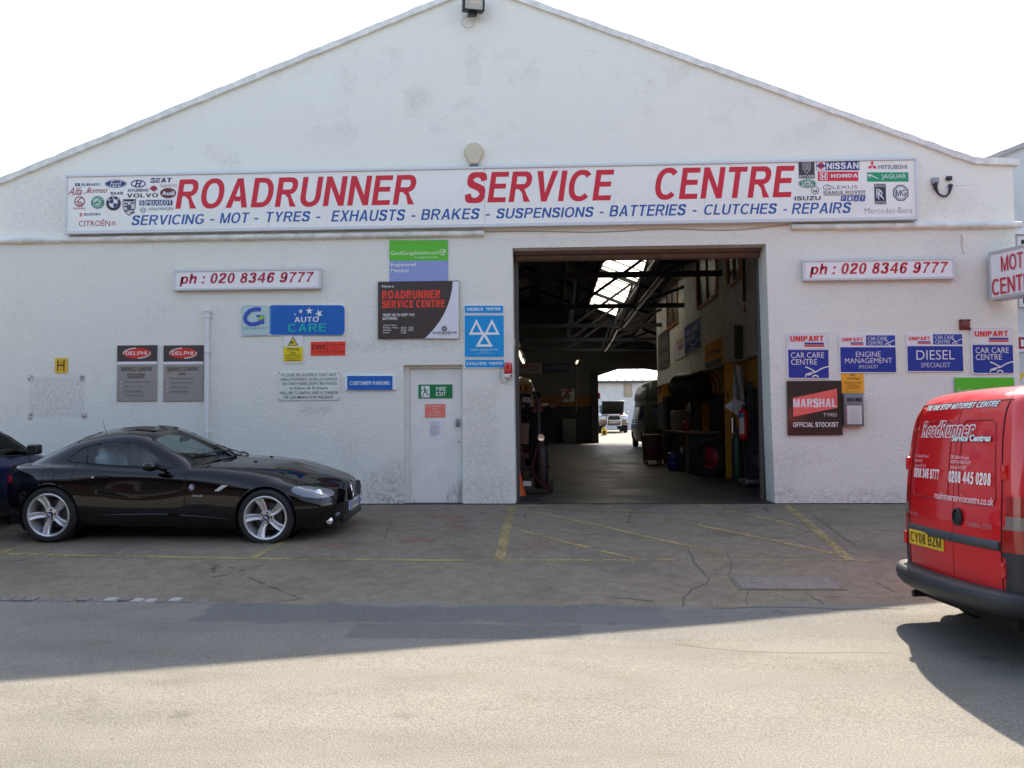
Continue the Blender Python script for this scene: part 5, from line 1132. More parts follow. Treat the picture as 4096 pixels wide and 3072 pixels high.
# ---------------------------------------------------------------- the black roadster
CB = (-4.375, -1.965)       # middle of the car in plan: rear hub at x = .88
RT = thing('black_roadster', 'shiny black two seat roadster with silver five spoke wheels parked along the wall', 'car')
hub = .325; RX, FX_ = .88, 3.376
tabs = [
    [(.17, 0, .45), (.45, 0, .25), (.9, 0, .20), (3.4, 0, .20), (3.95, 0, .18), (4.1, 0, .21), (4.165, 0, .27)],
    [(.17, .42, .44), (.30, .58, .32), (.5, .72, .25), (.9, .78, .21), (1.6, .80, .205), (2.9, .80, .20), (3.4, .80, .20), (3.85, .74, .185), (4.0, .62, .185), (4.1, .46, .21), (4.165, .30, .28)],
    [(.17, .46, .47), (.22, .58, .42), (.35, .73, .37), (.55, .83, .34), (.88, .875, .33), (1.5, .855, .30), (2.4, .85, .29), (3.0, .865, .30), (3.376, .885, .33), (3.75, .865, .33), (3.95, .77, .31), (4.07, .62, .31), (4.13, .48, .32), (4.165, .33, .34)],
    [(.17, .48, .57), (.22, .61, .56), (.35, .77, .55), (.55, .85, .53), (.88, .892, .52), (1.5, .865, .46), (2.4, .858, .46), (3.0, .875, .49), (3.376, .895, .53), (3.75, .87, .50), (3.95, .785, .47), (4.07, .64, .45), (4.13, .50, .44), (4.165, .34, .44)],
    [(.17, .48, .68), (.22, .61, .70), (.35, .755, .715), (.55, .83, .72), (.88, .868, .725), (1.4, .845, .675), (2.0, .835, .655), (2.6, .845, .655), (3.0, .855, .665), (3.376, .86, .68), (3.7, .825, .64), (3.9, .745, .595), (4.05, .59, .555), (4.13, .46, .53), (4.165, .32, .50)],
    [(.17, .46, .745), (.22, .58, .785), (.35, .72, .815), (.55, .785, .832), (.88, .81, .842), (1.4, .80, .82), (2.0, .80, .795), (2.6, .805, .785), (3.0, .80, .782), (3.376, .765, .765), (3.7, .70, .705), (3.9, .61, .655), (4.05, .49, .61), (4.13, .39, .58), (4.165, .28, .55)],
    [(.17, .40, .775), (.22, .51, .825), (.35, .64, .855), (.55, .69, .872), (.88, .725, .89), (1.2, .735, .89), (1.5, .74, .872), (2.0, .745, .85), (2.4, .75, .846), (2.7, .735, .85), (3.0, .69, .848), (3.376, .63, .815), (3.7, .55, .745), (3.9, .47, .69), (4.05, .38, .645), (4.13, .31, .61), (4.165, .23, .575)],
    [(.17, .22, .79), (.22, .30, .845), (.35, .40, .875), (.46, .46, .89), (.62, .50, .96), (.8, .525, 1.03), (1.0, .545, 1.10), (1.3, .555, 1.165), (1.6, .56, 1.195), (1.8, .57, 1.18), (1.95, .585, 1.125), (2.2, .62, 1.01), (2.4, .645, .915), (2.52, .66, .868), (2.75, .54, .885), (3.376, .40, .855), (3.7, .34, .785), (3.9, .29, .735), (4.05, .24, .69), (4.13, .19, .645), (4.165, .14, .60)],
    [(.17, 0, .795), (.22, 0, .86), (.35, 0, .885), (.44, 0, .90), (.6, 0, 1.01), (.77, 0, 1.10), (1.08, 0, 1.225), (1.35, 0, 1.27), (1.6, 0, 1.283), (1.85, 0, 1.265), (2.0, 0, 1.235), (2.3, 0, 1.12), (2.55, 0, 1.01), (2.72, 0, .925), (2.85, 0, .915), (3.376, 0, .878), (3.7, 0, .80), (4.04, 0, .70), (4.13, 0, .655), (4.165, 0, .61)]]
GR_ = xloft(tabs, [3, 4, 12, 12, 12, 10, 18, 14])
WIN = smoothpoly([(1.007, .935), (1.06, 1.01), (1.155, 1.072), (1.32, 1.12), (1.494, 1.142), (1.67, 1.135), (1.851, 1.085), (2.05, .985), (2.24, .880), (2.215, .862), (1.9, .870), (1.489, .886), (1.21, .908)], 5)
j7 = 3 + 4 + 12 + 12 + 12 + 10; j8 = j7 + 18   # column of the belt, column of the roof rail
def cls(c, i, j):
    x, y, z = c; ay = abs(y)
    if j7 - 1 <= j < j8 + 3 and inpoly(x, z, WIN): return 'side_window|%d' % (y > 0)
    if j >= j8 - 1:
        u = ay / max(.1, float(np.interp(x, [1.9, 2.52], [.58, .66])))
        if z > .90 - .05 * u * u and 1.99 - .06 * u * u < x < 2.69 - .17 * u * u and u < .93: return 'windscreen'
        if .48 < x < .74 and ay < .44: return 'rear_window'
        if z > .96 and x < 2.1: return 'roof'
    if j >= j7 + 2 and x > 2.76 - .3 * (ay / .75) ** 2 and x < 4.06 - .55 * ay ** 2 and z < .96 and x > 2.56: return 'bonnet'
    if 1.135 < x < 2.443 and z > .27 and j <= j7 and j > 10: return 'door|%d' % (y > 0)
    # headlamps
    hx = (x - 3.865) / .205; hz = (z - (.602 - .20 * (x - 3.865))) / .052
    if j < j8 and x > 3.5 and .40 < ay and (abs(hx) ** 2.2 + abs(hz) ** 2.2) < 1: return 'headlamp|%d' % (y > 0)
    if x < .45 and ay > .38 and ((x - .24) / .15) ** 2 + ((z - .715) / .055) ** 2 < 1: return 'tail_light|%d' % (y > 0)
    return 'body'
HLENS = mat('headlamp_lens', (.16, .18, .21), .12, .35, coat=1)
BKP = mat('black_paint', (.004, .004, .005), .6, 0, spec=0, coat=1.0); BKP.node_tree.nodes['Principled BSDF'].inputs['Coat Roughness'].default_value = .015
mats = {'body': BKP, 'windscreen': CARGLASS, 'rear_window': DARKGLASS, 'headlamp|0': HLENS, 'headlamp|1': HLENS, 'tail_light|0': REDL, 'tail_light|1': REDL, 'side_window|0': SIDEGLASS, 'side_window|1': SIDEGLASS}
SH = shell(RT, GR_, cls, mats, [(RX, hub), (FX_, hub)], .352, .55)
G0 = SH['grid']
for x in (RX, FX_):
    arch_liner(RT, x, hub, .352, .60, .855)
    for s in (-1, 1): wheel(RT, x, s * .775, hub, .320, .225, .243, 'five', 116 if x == RX else 112, s)
    m = MB()
    for s in (-1, 1):
        m2 = [(x + .353 * math.cos(a), s * (side_y(G0, x + .365 * math.cos(a), hub + .365 * math.sin(a)) - .004), hub + .353 * math.sin(a)) for a in np.linspace(-.28, PI + .28, 40)]; m.tube(m2, .006, 5)
    m.build('arch_lip', BKP, RT, smooth=True)
m = MB(); m.box(.25, 4.0, -.60, .60, .17, .26); m.build('underbody', LINER, RT)
# window seals, door gaps, bonnet shut lines
for s in (-1, 1):
    m = MB(); m.tube([(x, s * (side_y(G0, x, z) + .002), z) for x, z in WIN], .0075, 5, closed=True); m.tube([(x, s * (side_y(G0, x, z) + .001), z) for x, z in ((1.235, .905), (1.225, .96), (1.21, 1.03), (1.205, 1.09))], .010, 5); m.build('window_seal', TRIM, RT, smooth=True)
    seam(RT, G0, [(1.135, z) for z in np.linspace(.40, .89, 24)], .004, side=s); seam(RT, G0, [(2.443, z) for z in np.linspace(.28, .84, 22)], .004, side=s); seam(RT, G0, [(x, .275) for x in np.linspace(1.2, 2.44, 24)], .004, side=s)
    # side sill blade
    m = MB(); pts = [(x, s * (side_y(G0, x, .34) + .004 + .012 * math.sin((x - 1.5) / 1.5 * PI)), .332 + .014 * math.sin((x - 1.5) / 1.5 * PI) - .03 * max(0, x - 2.2)) for x in np.linspace(1.5, 2.98, 22)]; m.tube(pts, [.004 + .012 * math.sin((k + .5) / 22 * PI) for k in range(22)], 6); m.build('sill_blade', BKP, RT, smooth=True)
    # door handle with its dished recess
    m = MB(); y = side_y(G0, 1.48, .725); m.bbox(1.41, 1.57, -.012, .010, -.016, .016, .007, 2, Mx((0, s * (y + .012), .762), ry=R(0))); m.build('door_handle', BKP, RT, smooth=True)
    m = MB(); m.lathe([(.012, 0), (.012, .006), (0, .008)], 12, Mx((1.375, s * (y + .002), .755), rx=-s * PI / 2)); m.build('lock', CHROME, RT, smooth=True)
    # mirror
    m = MB(); m.lathe([(0, -.115), (.04, -.105), (.066, -.06), (.075, 0), (.062, .06), (.03, .10), (0, .108)], 20, Mx((2.11, s * .97, .905), rx=PI / 2) @ Matrix.Diagonal((1.15, .82, 1, 1))); mr = m.build('door_mirror', BKP, RT, smooth=True)
    m = MB(); m.tube([(2.20, s * .79, .845), (2.17, s * .85, .868), (2.13, s * .92, .89)], [.032, .026, .022], 8); m.build('mirror_stalk', BKP, mr, smooth=True)
    # side vent, roundel and script
    y = side_y(G0, 2.70, .66)
    F = Flat(RT, lambda a, b: (a, b)); F.map3 = lambda a, b, l, s=s: (a, s * (side_y(G0, a, b) + .004 - l), b); F.y = 0
    F.begin('side_vent'); F.poly([(2.785, .618), (2.84, .618), (2.945, .685), (2.87, .685)], ALLOY)
    F.begin('wing_emblem'); F.disc(2.522, .654, .034, (190, 192, 196)); F.disc(2.522, .654, .031, (40, 40, 44)); F.disc(2.522, .654, .021, (206, 208, 214)); F.disc(2.522, .654, .020, (50, 90, 170), a0=90, a1=180, n=6); F.disc(2.522, .654, .020, (50, 90, 170), a0=270, a1=360, n=6)
    if s < 0:
        F.begin('wing_script'); F.text('sDrive23i', 2.535, .576, 2.66, .553, (150, 154, 160), 0, .03)
    F.done()
    # fuel flap line on the far side only; rear haunch shut line
    m = MB(); m.tube([(x, s * (side_y(G0, x, z) + .001), z) for x, z in arc(.86, .775, .075, 0, 2 * PI, 20)], .0025, 4); m.build('fuel_flap', GAP, RT)
    # lamp internals: a bright projector behind the lens edge, brow above it
    m = MB(); y = side_y(G0, 3.93, .585); m.lathe([(.038, 0), (.042, .012), (.03, .02), (0, .024)], 18, Mx((3.93, s * (y - .010), .585), rx=-s * PI / 2.6, rz=-s * .5)); m.build('headlamp_projector', CHROME, RT, smooth=True)
    m = MB(); m.lathe([(.040, 0), (.044, .004), (.036, .008), (0, .004)], 18, Mx((4.04, s * (side_y(G0, 4.04, .30) - .012), .265), rx=-s * PI / 2.2, rz=-s * .8)); m.build('fog_lamp', LENS, RT, smooth=True)
    m = MB(); m.bbox(-.06, .06, -.006, .006, -.02, .02, .004, 1, Mx((4.09, s * .575, .325), rz=-s * .9)); m.build('intake_blade', mat('intake_blue_grey', (.12, .15, .19), .3), RT)
# bonnet edge, bonnet ridge, roof joint, screen surround
def topz(x, y):
    d = (G0[:, :, 0] - x) ** 2 + (G0[:, :, 1] - abs(y)) ** 2 - (G0[:, :, 2] > .4) * .5; i = np.unravel_index(np.argmin(d), d.shape); return G0[i][2]
for s in (-1, 1):
    m = MB(); m.tube([(x, s * y, topz(x, y) + .001) for x, y in ((2.62, .71), (2.95, .68), (3.2, .645), (3.5, .585), (3.75, .50), (3.95, .40), (4.04, .32))], .004, 5); m.build('bonnet_gap', GAP, RT, smooth=True)
    m = MB(); m.tube([(x, s * y, topz(x, y) + .003) for x, y in ((1.92, .535), (2.05, .555), (2.2, .58), (2.35, .60), (2.49, .615))], .008, 5); m.build('screen_seal', TRIM, RT, smooth=True)
    m = MB(); m.bbox(-.02, .02, -.014, .014, 0, .012, .004, 1, Mx((3.05, s * .28, topz(3.05, .28)))); m.build('washer_jet', BLKP, RT)
m = MB(); m.tube([(2.70 - .17 * (y / .6) ** 2, y, topz(2.70 - .17 * (y / .6) ** 2, y) + .004) for y in np.linspace(-.6, .6, 25)], .010, 6); m.build('scuttle', TRIM, RT, smooth=True)
m = MB(); m.tube([(1.02, y, topz(1.02, y) + .001) for y in np.linspace(-.53, .53, 25)], .004, 5); m.build('roof_joint', GAP, RT)
for s in (-1, 1):
    m = MB(); m.bbox(-.12, .12, -.05, .05, 0, .006, .002, 1, Mx((1.72, s * .28, topz(1.72, .28) - .001), ry=R(5))); m.build('roof_vent', BLKP, RT)
for (x0, y0, x1, y1) in ((2.61, -.02, 2.40, -.50), (2.64, .38, 2.46, -.08)):
    m = MB(); m.tube([(x0 + (x1 - x0) * f, y0 + (y1 - y0) * f, topz(x0 + (x1 - x0) * f, y0 + (y1 - y0) * f) + .022) for f in np.linspace(0, 1, 9)], .008, 5); m.tube([(2.72, y0, topz(2.72, y0) + .01), (x0, y0, topz(x0, y0) + .03)], .012, 6); m.build('wiper', TRIM, RT, smooth=True)
m = MB(); m.tube([(1.18, -.2, topz(1.18, .2)), (1.14, -.2, topz(1.18, .2) + .13)], [.004, .002], 5); m.build('aerial', BLKP, RT)
# grille kidneys, plate, lower intake
for s in (-1, 1):
    m = MB(); pr = smoothpoly([(-.115, .04), (-.10, .085), (.06, .095), (.10, .06), (.085, -.06), (.05, -.09), (-.06, -.075), (-.10, -.04)], 5)
    Mk = Mx((4.165, s * .135, .525), rz=PI / 2 - s * .22) @ Matrix.Rotation(R(-10), 4, 'X')
    m.prism([(s * a, b) for a, b in pr], -.012, .05, Mk); k = m.build('grille', TRIM, RT)
    m = MB(); m.tube([Mk @ Vector((s * a, -.014, b)) for a, b in pr], .007, 6, closed=True); m.build('grille_surround', CHROME, k, smooth=True)
m = MB(); m.bbox(4.166, 4.180, -.26, .26, .32, .43, .004, 1); pl = m.build('number_plate', PLATEW, RT)
F = Flat(pl, lambda a, b: (a, b)); F.map3 = lambda a, b, l: (4.1815 - l, a, b); F.y = 0; F.rect(-.255, .428, -.20, .322, (40, 90, 190)); F.rect(.2, .428, .255, .322, (40, 90, 190)); F.text('OE10 KZA', -.19, .41, .19, .34, (40, 40, 44), 0, .02); F.done()
m = MB(); m.bbox(4.05, 4.16, -.42, .42, .20, .29, .02, 2); m.build('lower_intake', BLKP, RT, smooth=True)
m = MB(); m.lathe([(0, 0), (.018, .001), (.019, .006), (0, .008)], 16, Mx((4.135, 0, .652), ry=R(35))); m.build('nose_emblem', CHROME, RT, smooth=True)
# cabin: seats under pale plastic covers, dash, wheel, mirror
COVER = mat('seat_cover_pale', (.66, .72, .74), .25, spec=.6, bump=.6, bscale=14)
for s in (-1, 1):
    m = MB(); m.bbox(1.50, 1.98, -.24, .24, .34, .52, .08, 3, Mx((0, s * .37, 0))); m.bbox(-.09, .09, -.24, .24, 0, .62, .07, 3, Mx((1.48, s * .37, .40), ry=R(-16))); m.bbox(-.055, .055, -.15, .15, .55, .70, .05, 3, Mx((1.46, s * .37, .40), ry=R(-16))); m.build('seat', COVER, RT, smooth=True, angle=70)
m = MB(); m.bbox(2.12, 2.58, -.66, .66, .50, .865, .07, 3); m.bbox(2.1, 2.3, -.55, -.15, .74, .86, .05, 3); m.build('dashboard', INT, RT, smooth=True, angle=70)
m = MB(); m.tube([(.175 * math.cos(a), .175 * math.sin(a), 0) for a in np.linspace(0, 2 * PI, 28)[:-1]], .014, 6, closed=True); m.box(-.17, .17, -.015, .015, -.008, .008); m.build('steering_wheel', INT, RT, smooth=True).matrix_basis = Mx((2.03, -.37, .76), ry=R(-65))
m = MB(); m.bbox(-.02, .02, -.11, .11, -.03, .03, .015, 2, Mx((2.06, 0, 1.13))); m.tube([(2.06, 0, 1.14), (2.09, 0, 1.18)], .012, 6); m.build('cabin_mirror', INT, RT, smooth=True)
m = MB(); m.bbox(.95, 1.22, -.60, .60, .5, .86, .06, 2); m.bbox(1.0, 1.12, -.46, .46, .86, 1.04, .05, 2); m.box(1.3, 2.7, -.65, .65, .27, .34); m.build('cabin_tub', INT, RT, smooth=True)
RT.location = (CB[0] - .88 - 1.36 + .0, CB[1], 0)
q0 = onY(194, 2061, -2.85); RT.location.x = q0.x - RX
zr, zn, zf = gz(-2.85), gz(-2.75), gz(-1.19); roll = math.atan2(zf - zn, 1.56)
RT.rotation_euler = (roll, 0, 0); RT.location.z = (zn + zf) / 2 - .0
RT.rotation_euler.y = R(.75)
RT.location.z += .0

# ---------------------------------------------------------------- the red van
VN = thing('red_van', 'red delivery van with white lettering on its rear doors parked at the right edge', 'van')
sl = [(.24, .07, 4.24, .76, .15, .30), (.34, .03, 4.30, .80, .15, .34), (.46, .0, 4.31, .825, .15, .34), (.70, .0, 4.26, .840, .15, .34), (.85, .005, 4.12, .840, .15, .32), (.95, .01, 3.72, .838, .15, .30), (1.02, .015, 3.36, .836, .15, .26), (1.10, .02, 3.20, .832, .15, .24), (1.35, .045, 2.86, .810, .15, .22),
      (1.55, .075, 2.60, .775, .14, .22), (1.66, .11, 2.44, .742, .14, .22), (1.72, .15, 2.34, .705, .14, .22), (1.765, .215, 2.22, .64, .16, .24), (1.79, .30, 2.10, .53, .2, .26), (1.805, .5, 1.95, .36, .2, .2), (1.812, .8, 1.7, .12, .08, .08)]
GV = zloft(sl, .24, 1.812, .014, bow=.07)
nside0 = 26 + 9
def clsv(c, i, j):
    x, y, z = c; ay = abs(y)
    if x > 2.2 and j > nside0 + 100:
        if ay < .76 - .25 * (z - 1.0) and 1.02 < z < 1.60 and x > 2.2 and j > 250: return 'windscreen'
    if ay > .6 and inpoly(x, z, [(2.05, 1.05), (3.0, 1.05), (2.62, 1.52), (2.05, 1.56)]): return 'side_window|%d' % (y > 0)
    if j < nside0 and .44 < z < 1.70 and ay < .63 - max(0, z - 1.1) * .08: return 'rear_door|%d' % (y > -.10)
    if x < .17 and .72 < z < 1.07 and ay > .65: return ('tail_light|%d|%d' % (y > 0, z > .9) if not .86 < z < .94 else 'reversing_light|%d' % (y > 0))
    if x < .24 and .44 < z < .715 and ay > .65: return 'corner_guard|%d' % (y > 0)
    return 'body' if z > .43 else 'lower_body'
CLR = mat('lamp_clear', (.22, .18, .16), .12, coat=1); VLAMP = mat('van_lamp_red', (.34, .02, .015), .1, coat=1); BMP = mat('bumper_grey', (.028, .030, .034), .48, bump=.15, bscale=120)
RDP = paint('van_red', (.64, .010, .016), .25, .0)
mv = {'body': RDP, 'lower_body': LINER, 'windscreen': DARKGLASS, 'side_window|0': DARKGLASS, 'side_window|1': DARKGLASS, 'tail_light|0|0': VLAMP, 'tail_light|1|0': VLAMP, 'tail_light|0|1': VLAMP, 'tail_light|1|1': VLAMP, 'reversing_light|0': CLR, 'reversing_light|1': CLR, 'corner_guard|0': BMP, 'corner_guard|1': BMP}
SV = shell(VN, GV, clsv, mv, [(.68, .30), (3.38, .30)], .345, .5, caps=False); G1 = SV['grid']
GVx = [s[0] for s in sl]
def rear_x(y, z):
    xr = float(pchip(GVx, [s[1] for s in sl], [z])[0]); w = float(pchip(GVx, [s[3] for s in sl], [z])[0]); return xr + .07 * (min(1, abs(y) / w)) ** 2
def rear_tube(name, pts, r, m_, parent=VN, lift=.0): m = MB(); m.tube([(rear_x(y, z) - lift, y, z) for y, z in pts], r, 6); return m.build(name, m_, parent, smooth=True)
def dens(P, n=6, closed=False):
    out = []; L = list(zip(P, P[1:] + ([P[0]] if closed else [])))
    for a, b in L: out += [(a[0] + (b[0] - a[0]) * k / n, a[1] + (b[1] - a[1]) * k / n) for k in range(n)]
    return out + ([] if closed else [P[-1]])
DRD = mat('van_red_seam_and_shade', (.30, .006, .010), .35)
rear_tube('door_gap', dens([(-.10, .46), (-.10, 1.68)], 30), .003, DRD)
for yy in (.63, -.63): rear_tube('door_gap', [(yy - math.copysign(max(0, z - 1.1) * .08, yy), z) for z in np.linspace(.45, 1.68, 40)], .005, GAP)
rear_tube('door_gap', dens([(-.61, 1.69), (.61, 1.69)], 20), .005, GAP); rear_tube('door_gap', dens([(-.70, .455), (.70, .455)], 20), .006, GAP)
for a, b in ((-.575, -.165), (-.03, .575)):
    P = [(y, z) for y, z in rrect(a, b, 1.0, 1.56, .06, 5)]; P = [(y - math.copysign(max(0, z - 1.1) * .12, y) if (y < -.4 or y > .4) else y, z) for y, z in P]
    rear_tube('recess_shade_line', dens(P, 3, True) + [P[0]], .007, DRD, lift=-.001)  # darker red outlines paint the shading round the shallow door panels
m = MB()
for a, b in ((-.62, -.105), (-.095, .62)):
    n = 12; rows = []
    for k in range(n + 1):
        y = a + (b - a) * k / n; rows.append([m.v(rear_x(y, .75) - d, y, z) for d, z in ((-.002, .715), (.016, .722), (.020, .745), (.016, .772), (-.002, .78))])
    for p, q in zip(rows, rows[1:]):
        for i in range(4): m.b.faces.new((p[i], p[i + 1], q[i + 1], q[i]))
    m.b.faces.new(rows[0]); m.b.faces.new(rows[-1])
m.build('rubbing_strip', mat('strip_grey', (.055, .06, .07), .45), VN, smooth=True, angle=60)
m = MB(); m.lathe([(.062, 0), (.062, .014), (.05, .02), (.045, .006), (0, .004)], 24, Mx((rear_x(-.18, .89), -.17, .895), ry=-PI / 2)); m.bbox(-.024, -.004, -.05, .0, -.035, .035, .006, 2, Mx((rear_x(-.18, .89), -.17, .895))); m.build('door_handle', BLKP, VN, smooth=True)
for y, z in ((.70, 1.24), (.705, .66), (-.645, 1.22), (-.645, .60)):
    m = MB(); m.bbox(-.02, .03, -.022, .022, -.05, .05, .008, 2, Mx((rear_x(y, z), y, z))); m.build('hinge', RDP, VN, smooth=True)
# bumper wrapped round the back
m = MB(); rows = []
pathb = [(.75, .835), (.35, .855), (.12, .85), (.01, .80), (-.075, .64), (-.135, .3), (-.15, 0), (-.135, -.3), (-.075, -.64), (.01, -.80), (.12, -.85), (.35, -.855), (.75, -.835)]
pb = catmull(np.array(pathb), [6] * 12)
for k, (x, y) in enumerate(pb):
    a = pb[max(0, k - 1)]; b = pb[min(len(pb) - 1, k + 1)]; t_ = np.array([b[0] - a[0], b[1] - a[1]]); t_ /= np.linalg.norm(t_); n_ = np.array([-t_[1], t_[0]])
    if n_[0] * (x - .8) + n_[1] * y < 0: n_ = -n_
    rows.append([m.v(x + n_[0] * d, y + n_[1] * d, z) for d, z in ((-.13, .475), (-.03, .47), (-.006, .45), (.0, .41), (-.010, .365), (-.045, .325), (-.14, .32))])
for p, q in zip(rows, rows[1:]):
    for i in range(6): m.b.faces.new((p[i], p[i + 1], q[i + 1], q[i]))
m.build('bumper', mat('bumper_grey', (.028, .030, .034), .48, bump=.15, bscale=120), VN, smooth=True, angle=70)
m = MB(); m.bbox(.08, .75, -.70, .70, .22, .34, .03, 2); m.bbox(.75, 3.9, -.6, .6, .20, .30, .02, 1); m.build('underbody', LINER, VN, smooth=True)
m = MB(); m.tube([(.40, .42, .28), (.12, .46, .265), (-.03, .47, .26)], .026, 10); m.build('exhaust', mat('exhaust_dark', (.05, .045, .04), .5, .7), VN, smooth=True)
for x in (.68, 3.38):
    arch_liner(VN, x, .30, .345, .58, .82)
    for s in (-1, 1): wheel(VN, x, s * .74, .30, .305, .185, .185, 'steel', 0, s)
# lettering on the rear, laid out from the photograph
VX, VY = 2.75, -6.06
VN.location = (VX, VY, gz(-6.05) + .0); VN.rotation_euler = (-.022, 0, R(3)); VN.scale = (1, .94, .985)
VW = Matrix.Translation(VN.location) @ VN.rotation_euler.to_matrix().to_4x4() @ Matrix.Diagonal((1, .94, .985, 1)); VWI = VW.inverted()
vp_n = VW.to_3x3() @ Vector((1, 0, 0))
def vfx(x, y):
    d = ray(3496 + x / 1.58, 1500 + y / 1.58); q = None; xx = .03
    for _ in range(10):
        o = VWI @ EYE; dd = VWI.to_3x3() @ d; tt = (xx - o.x) / dd.x; q = o + dd * tt; xx = rear_x(max(-.84, min(.84, q.y)), min(1.78, max(.3, q.z)))
    return (q.y, q.z)
F = Flat(VN, vfx); F.map3 = lambda a, b, l: (rear_x(a, b) - .003 + l, a, b); F.y = 0; F.step = .0012
WV = (206, 212, 220); DV = (60, 22, 34)
def vt(t, x0, y0, x1, y1, c, sh=0.0, b=.0, out=None):
    if out: F.text(t, x0 - 1, y0 - 2, x1 + 3, y1 + 3, out, -sh if sh else 0, b + .03)
    F.text(t, x0, y0, x1, y1, c, -sh if sh else 0, b)
vt('THE ONE STOP MOTORIST CENTRE', 338, 176, 782, 212, WV, .25, .04, DV)
F.text('RoadRunner', 302, 286, 650, 398, WV, -.25, .075); F.text('RoadRunner', 308, 291, 645, 393, (176, 24, 40), -.25, .015); vt('Service Centres', 496, 376, 748, 420, WV, .2, .04, DV)
for i, s_ in enumerate(('11 Granville Road', 'FINCHLEY', 'London N3 1LS')): vt(s_, 270, 502 + i * 30, (352, 316, 336)[i], 520 + i * 30, (214, 176, 184))
for i, s_ in enumerate(('396 Ballards Lane', 'NORTH FINCHLEY', 'London N12 0EY')): vt(s_, 496, 508 + i * 32, (612, 628, 600)[i], 530 + i * 32, (222, 190, 196))
vt('0208 346 9777', 266, 590, 424, 654, (224, 214, 218), 0, .03); vt('0208 445 0208', 486, 612, 754, 690, (226, 220, 224), 0, .03); vt('roadrunnerservicecentre.co.uk', 398, 756, 774, 806, (222, 206, 212))
F.begin('badge'); vt('VAUXHALL', 238, 862, 298, 882, (150, 110, 116)); vt('COMBO CDTI', 600, 936, 766, 966, (150, 110, 116), 0, .02); F.done()
pa, pb_ = vfx(258, 1040), vfx(440, 1052); zc = (vfx(350, 984)[1] + vfx(350, 1104)[1]) / 2; yc = (pa[0] + pb_[0]) / 2; w_ = .26; ht = .056
m = MB(); m.bbox(-.012, .0, -w_, w_, -ht, ht, .004, 1, Mx((rear_x(yc, zc) - .006, yc, zc))); pl = m.build('number_plate', PLATEY, VN)
F = Flat(pl, lambda a, b: (a, b)); F.map3 = lambda a, b, l: (rear_x(yc, zc) - .0195 + l, a, b); F.y = 0; F.text('CY08 BZM', yc + .235, zc + .04, yc - .235, zc - .036, (52, 44, 24), 0, .02); F.done()
# ---------------------------------------------------------------- dark blue hatchback, nose to the wall
def simple_car(root, sl, z1, cls, mats, hubs, Ra, step=.018, sx=.025, **k):
    G = zloft(sl, sl[0][0], z1, step, 18, 7, 20, sx, **k); return shell(root, G, cls, mats, hubs, Ra, .45, caps=False)
BH_ = thing('blue_hatchback', 'dark blue car parked nose to the wall at the left edge behind the black roadster', 'car')
slh = [(.20, .10, 3.86, .74, .12, .34), (.30, .04, 3.92, .80, .14, .38), (.48, .0, 3.95, .84, .16, .40), (.66, .02, 3.92, .85, .16, .40), (.78, .06, 3.78, .85, .16, .38), (.86, .09, 3.40, .84, .16, .34), (.92, .12, 3.02, .83, .16, .30), (.97, .15, 2.82, .82, .16, .26), (1.15, .30, 2.47, .76, .16, .24), (1.32, .48, 2.10, .69, .16, .22), (1.40, .62, 1.88, .62, .2, .24), (1.44, .82, 1.66, .46, .2, .2), (1.455, 1.1, 1.4, .12, .05, .05)]
HW = smoothpoly([(.62, 1.02), (.78, 1.20), (1.0, 1.33), (1.5, 1.365), (1.88, 1.335), (2.28, 1.12), (2.52, .955), (2.3, .945), (1.4, .955), (.8, .965)], 4)
def clsh(c, i, j):
    x, y, z = c; ay = abs(y)
    if ay > .55 and inpoly(x, z, HW): return 'side_window|%d' % (y > 0)
    if x > 1.85 and z > .985 and ay < .74 - .5 * (z - .97) and x > 2.93 - (z - .95) * 2.0 - .22: return 'windscreen'
    if x < .7 and 1.0 < z < 1.33 and ay < .55: return 'rear_window'
    if ((x - 3.72) / .17) ** 2 + ((z - .70) / .075) ** 2 < 1 and ay > .45: return 'headlamp|%d' % (y > 0)
    if x < .22 and .74 < z < .98 and ay > .58: return 'tail_light|%d' % (y > 0)
    if .26 < z < .955 and 1.15 < x < 2.42 and ay > .5: return 'door|%d' % (y > 0)
    return 'body'
BLP = mat('blue_paint', (.012, .012, .085), .3, .2, coat=1)
SHh = simple_car(BH_, slh, 1.455, clsh, {'body': BLP, 'side_window|0': CARGLASS, 'side_window|1': CARGLASS, 'windscreen': CARGLASS, 'rear_window': DARKGLASS, 'headlamp|0': LENS, 'headlamp|1': LENS, 'tail_light|0': REDL, 'tail_light|1': REDL}, [(.68, .30), (3.18, .30)], .34)
Gh = SHh['grid']
for x in (.68, 3.18):
    arch_liner(BH_, x, .30, .34, .55, .80)
    for s in (-1, 1): wheel(BH_, x, s * .73, .30, .30, .19, .20, 'nine', 10, s)
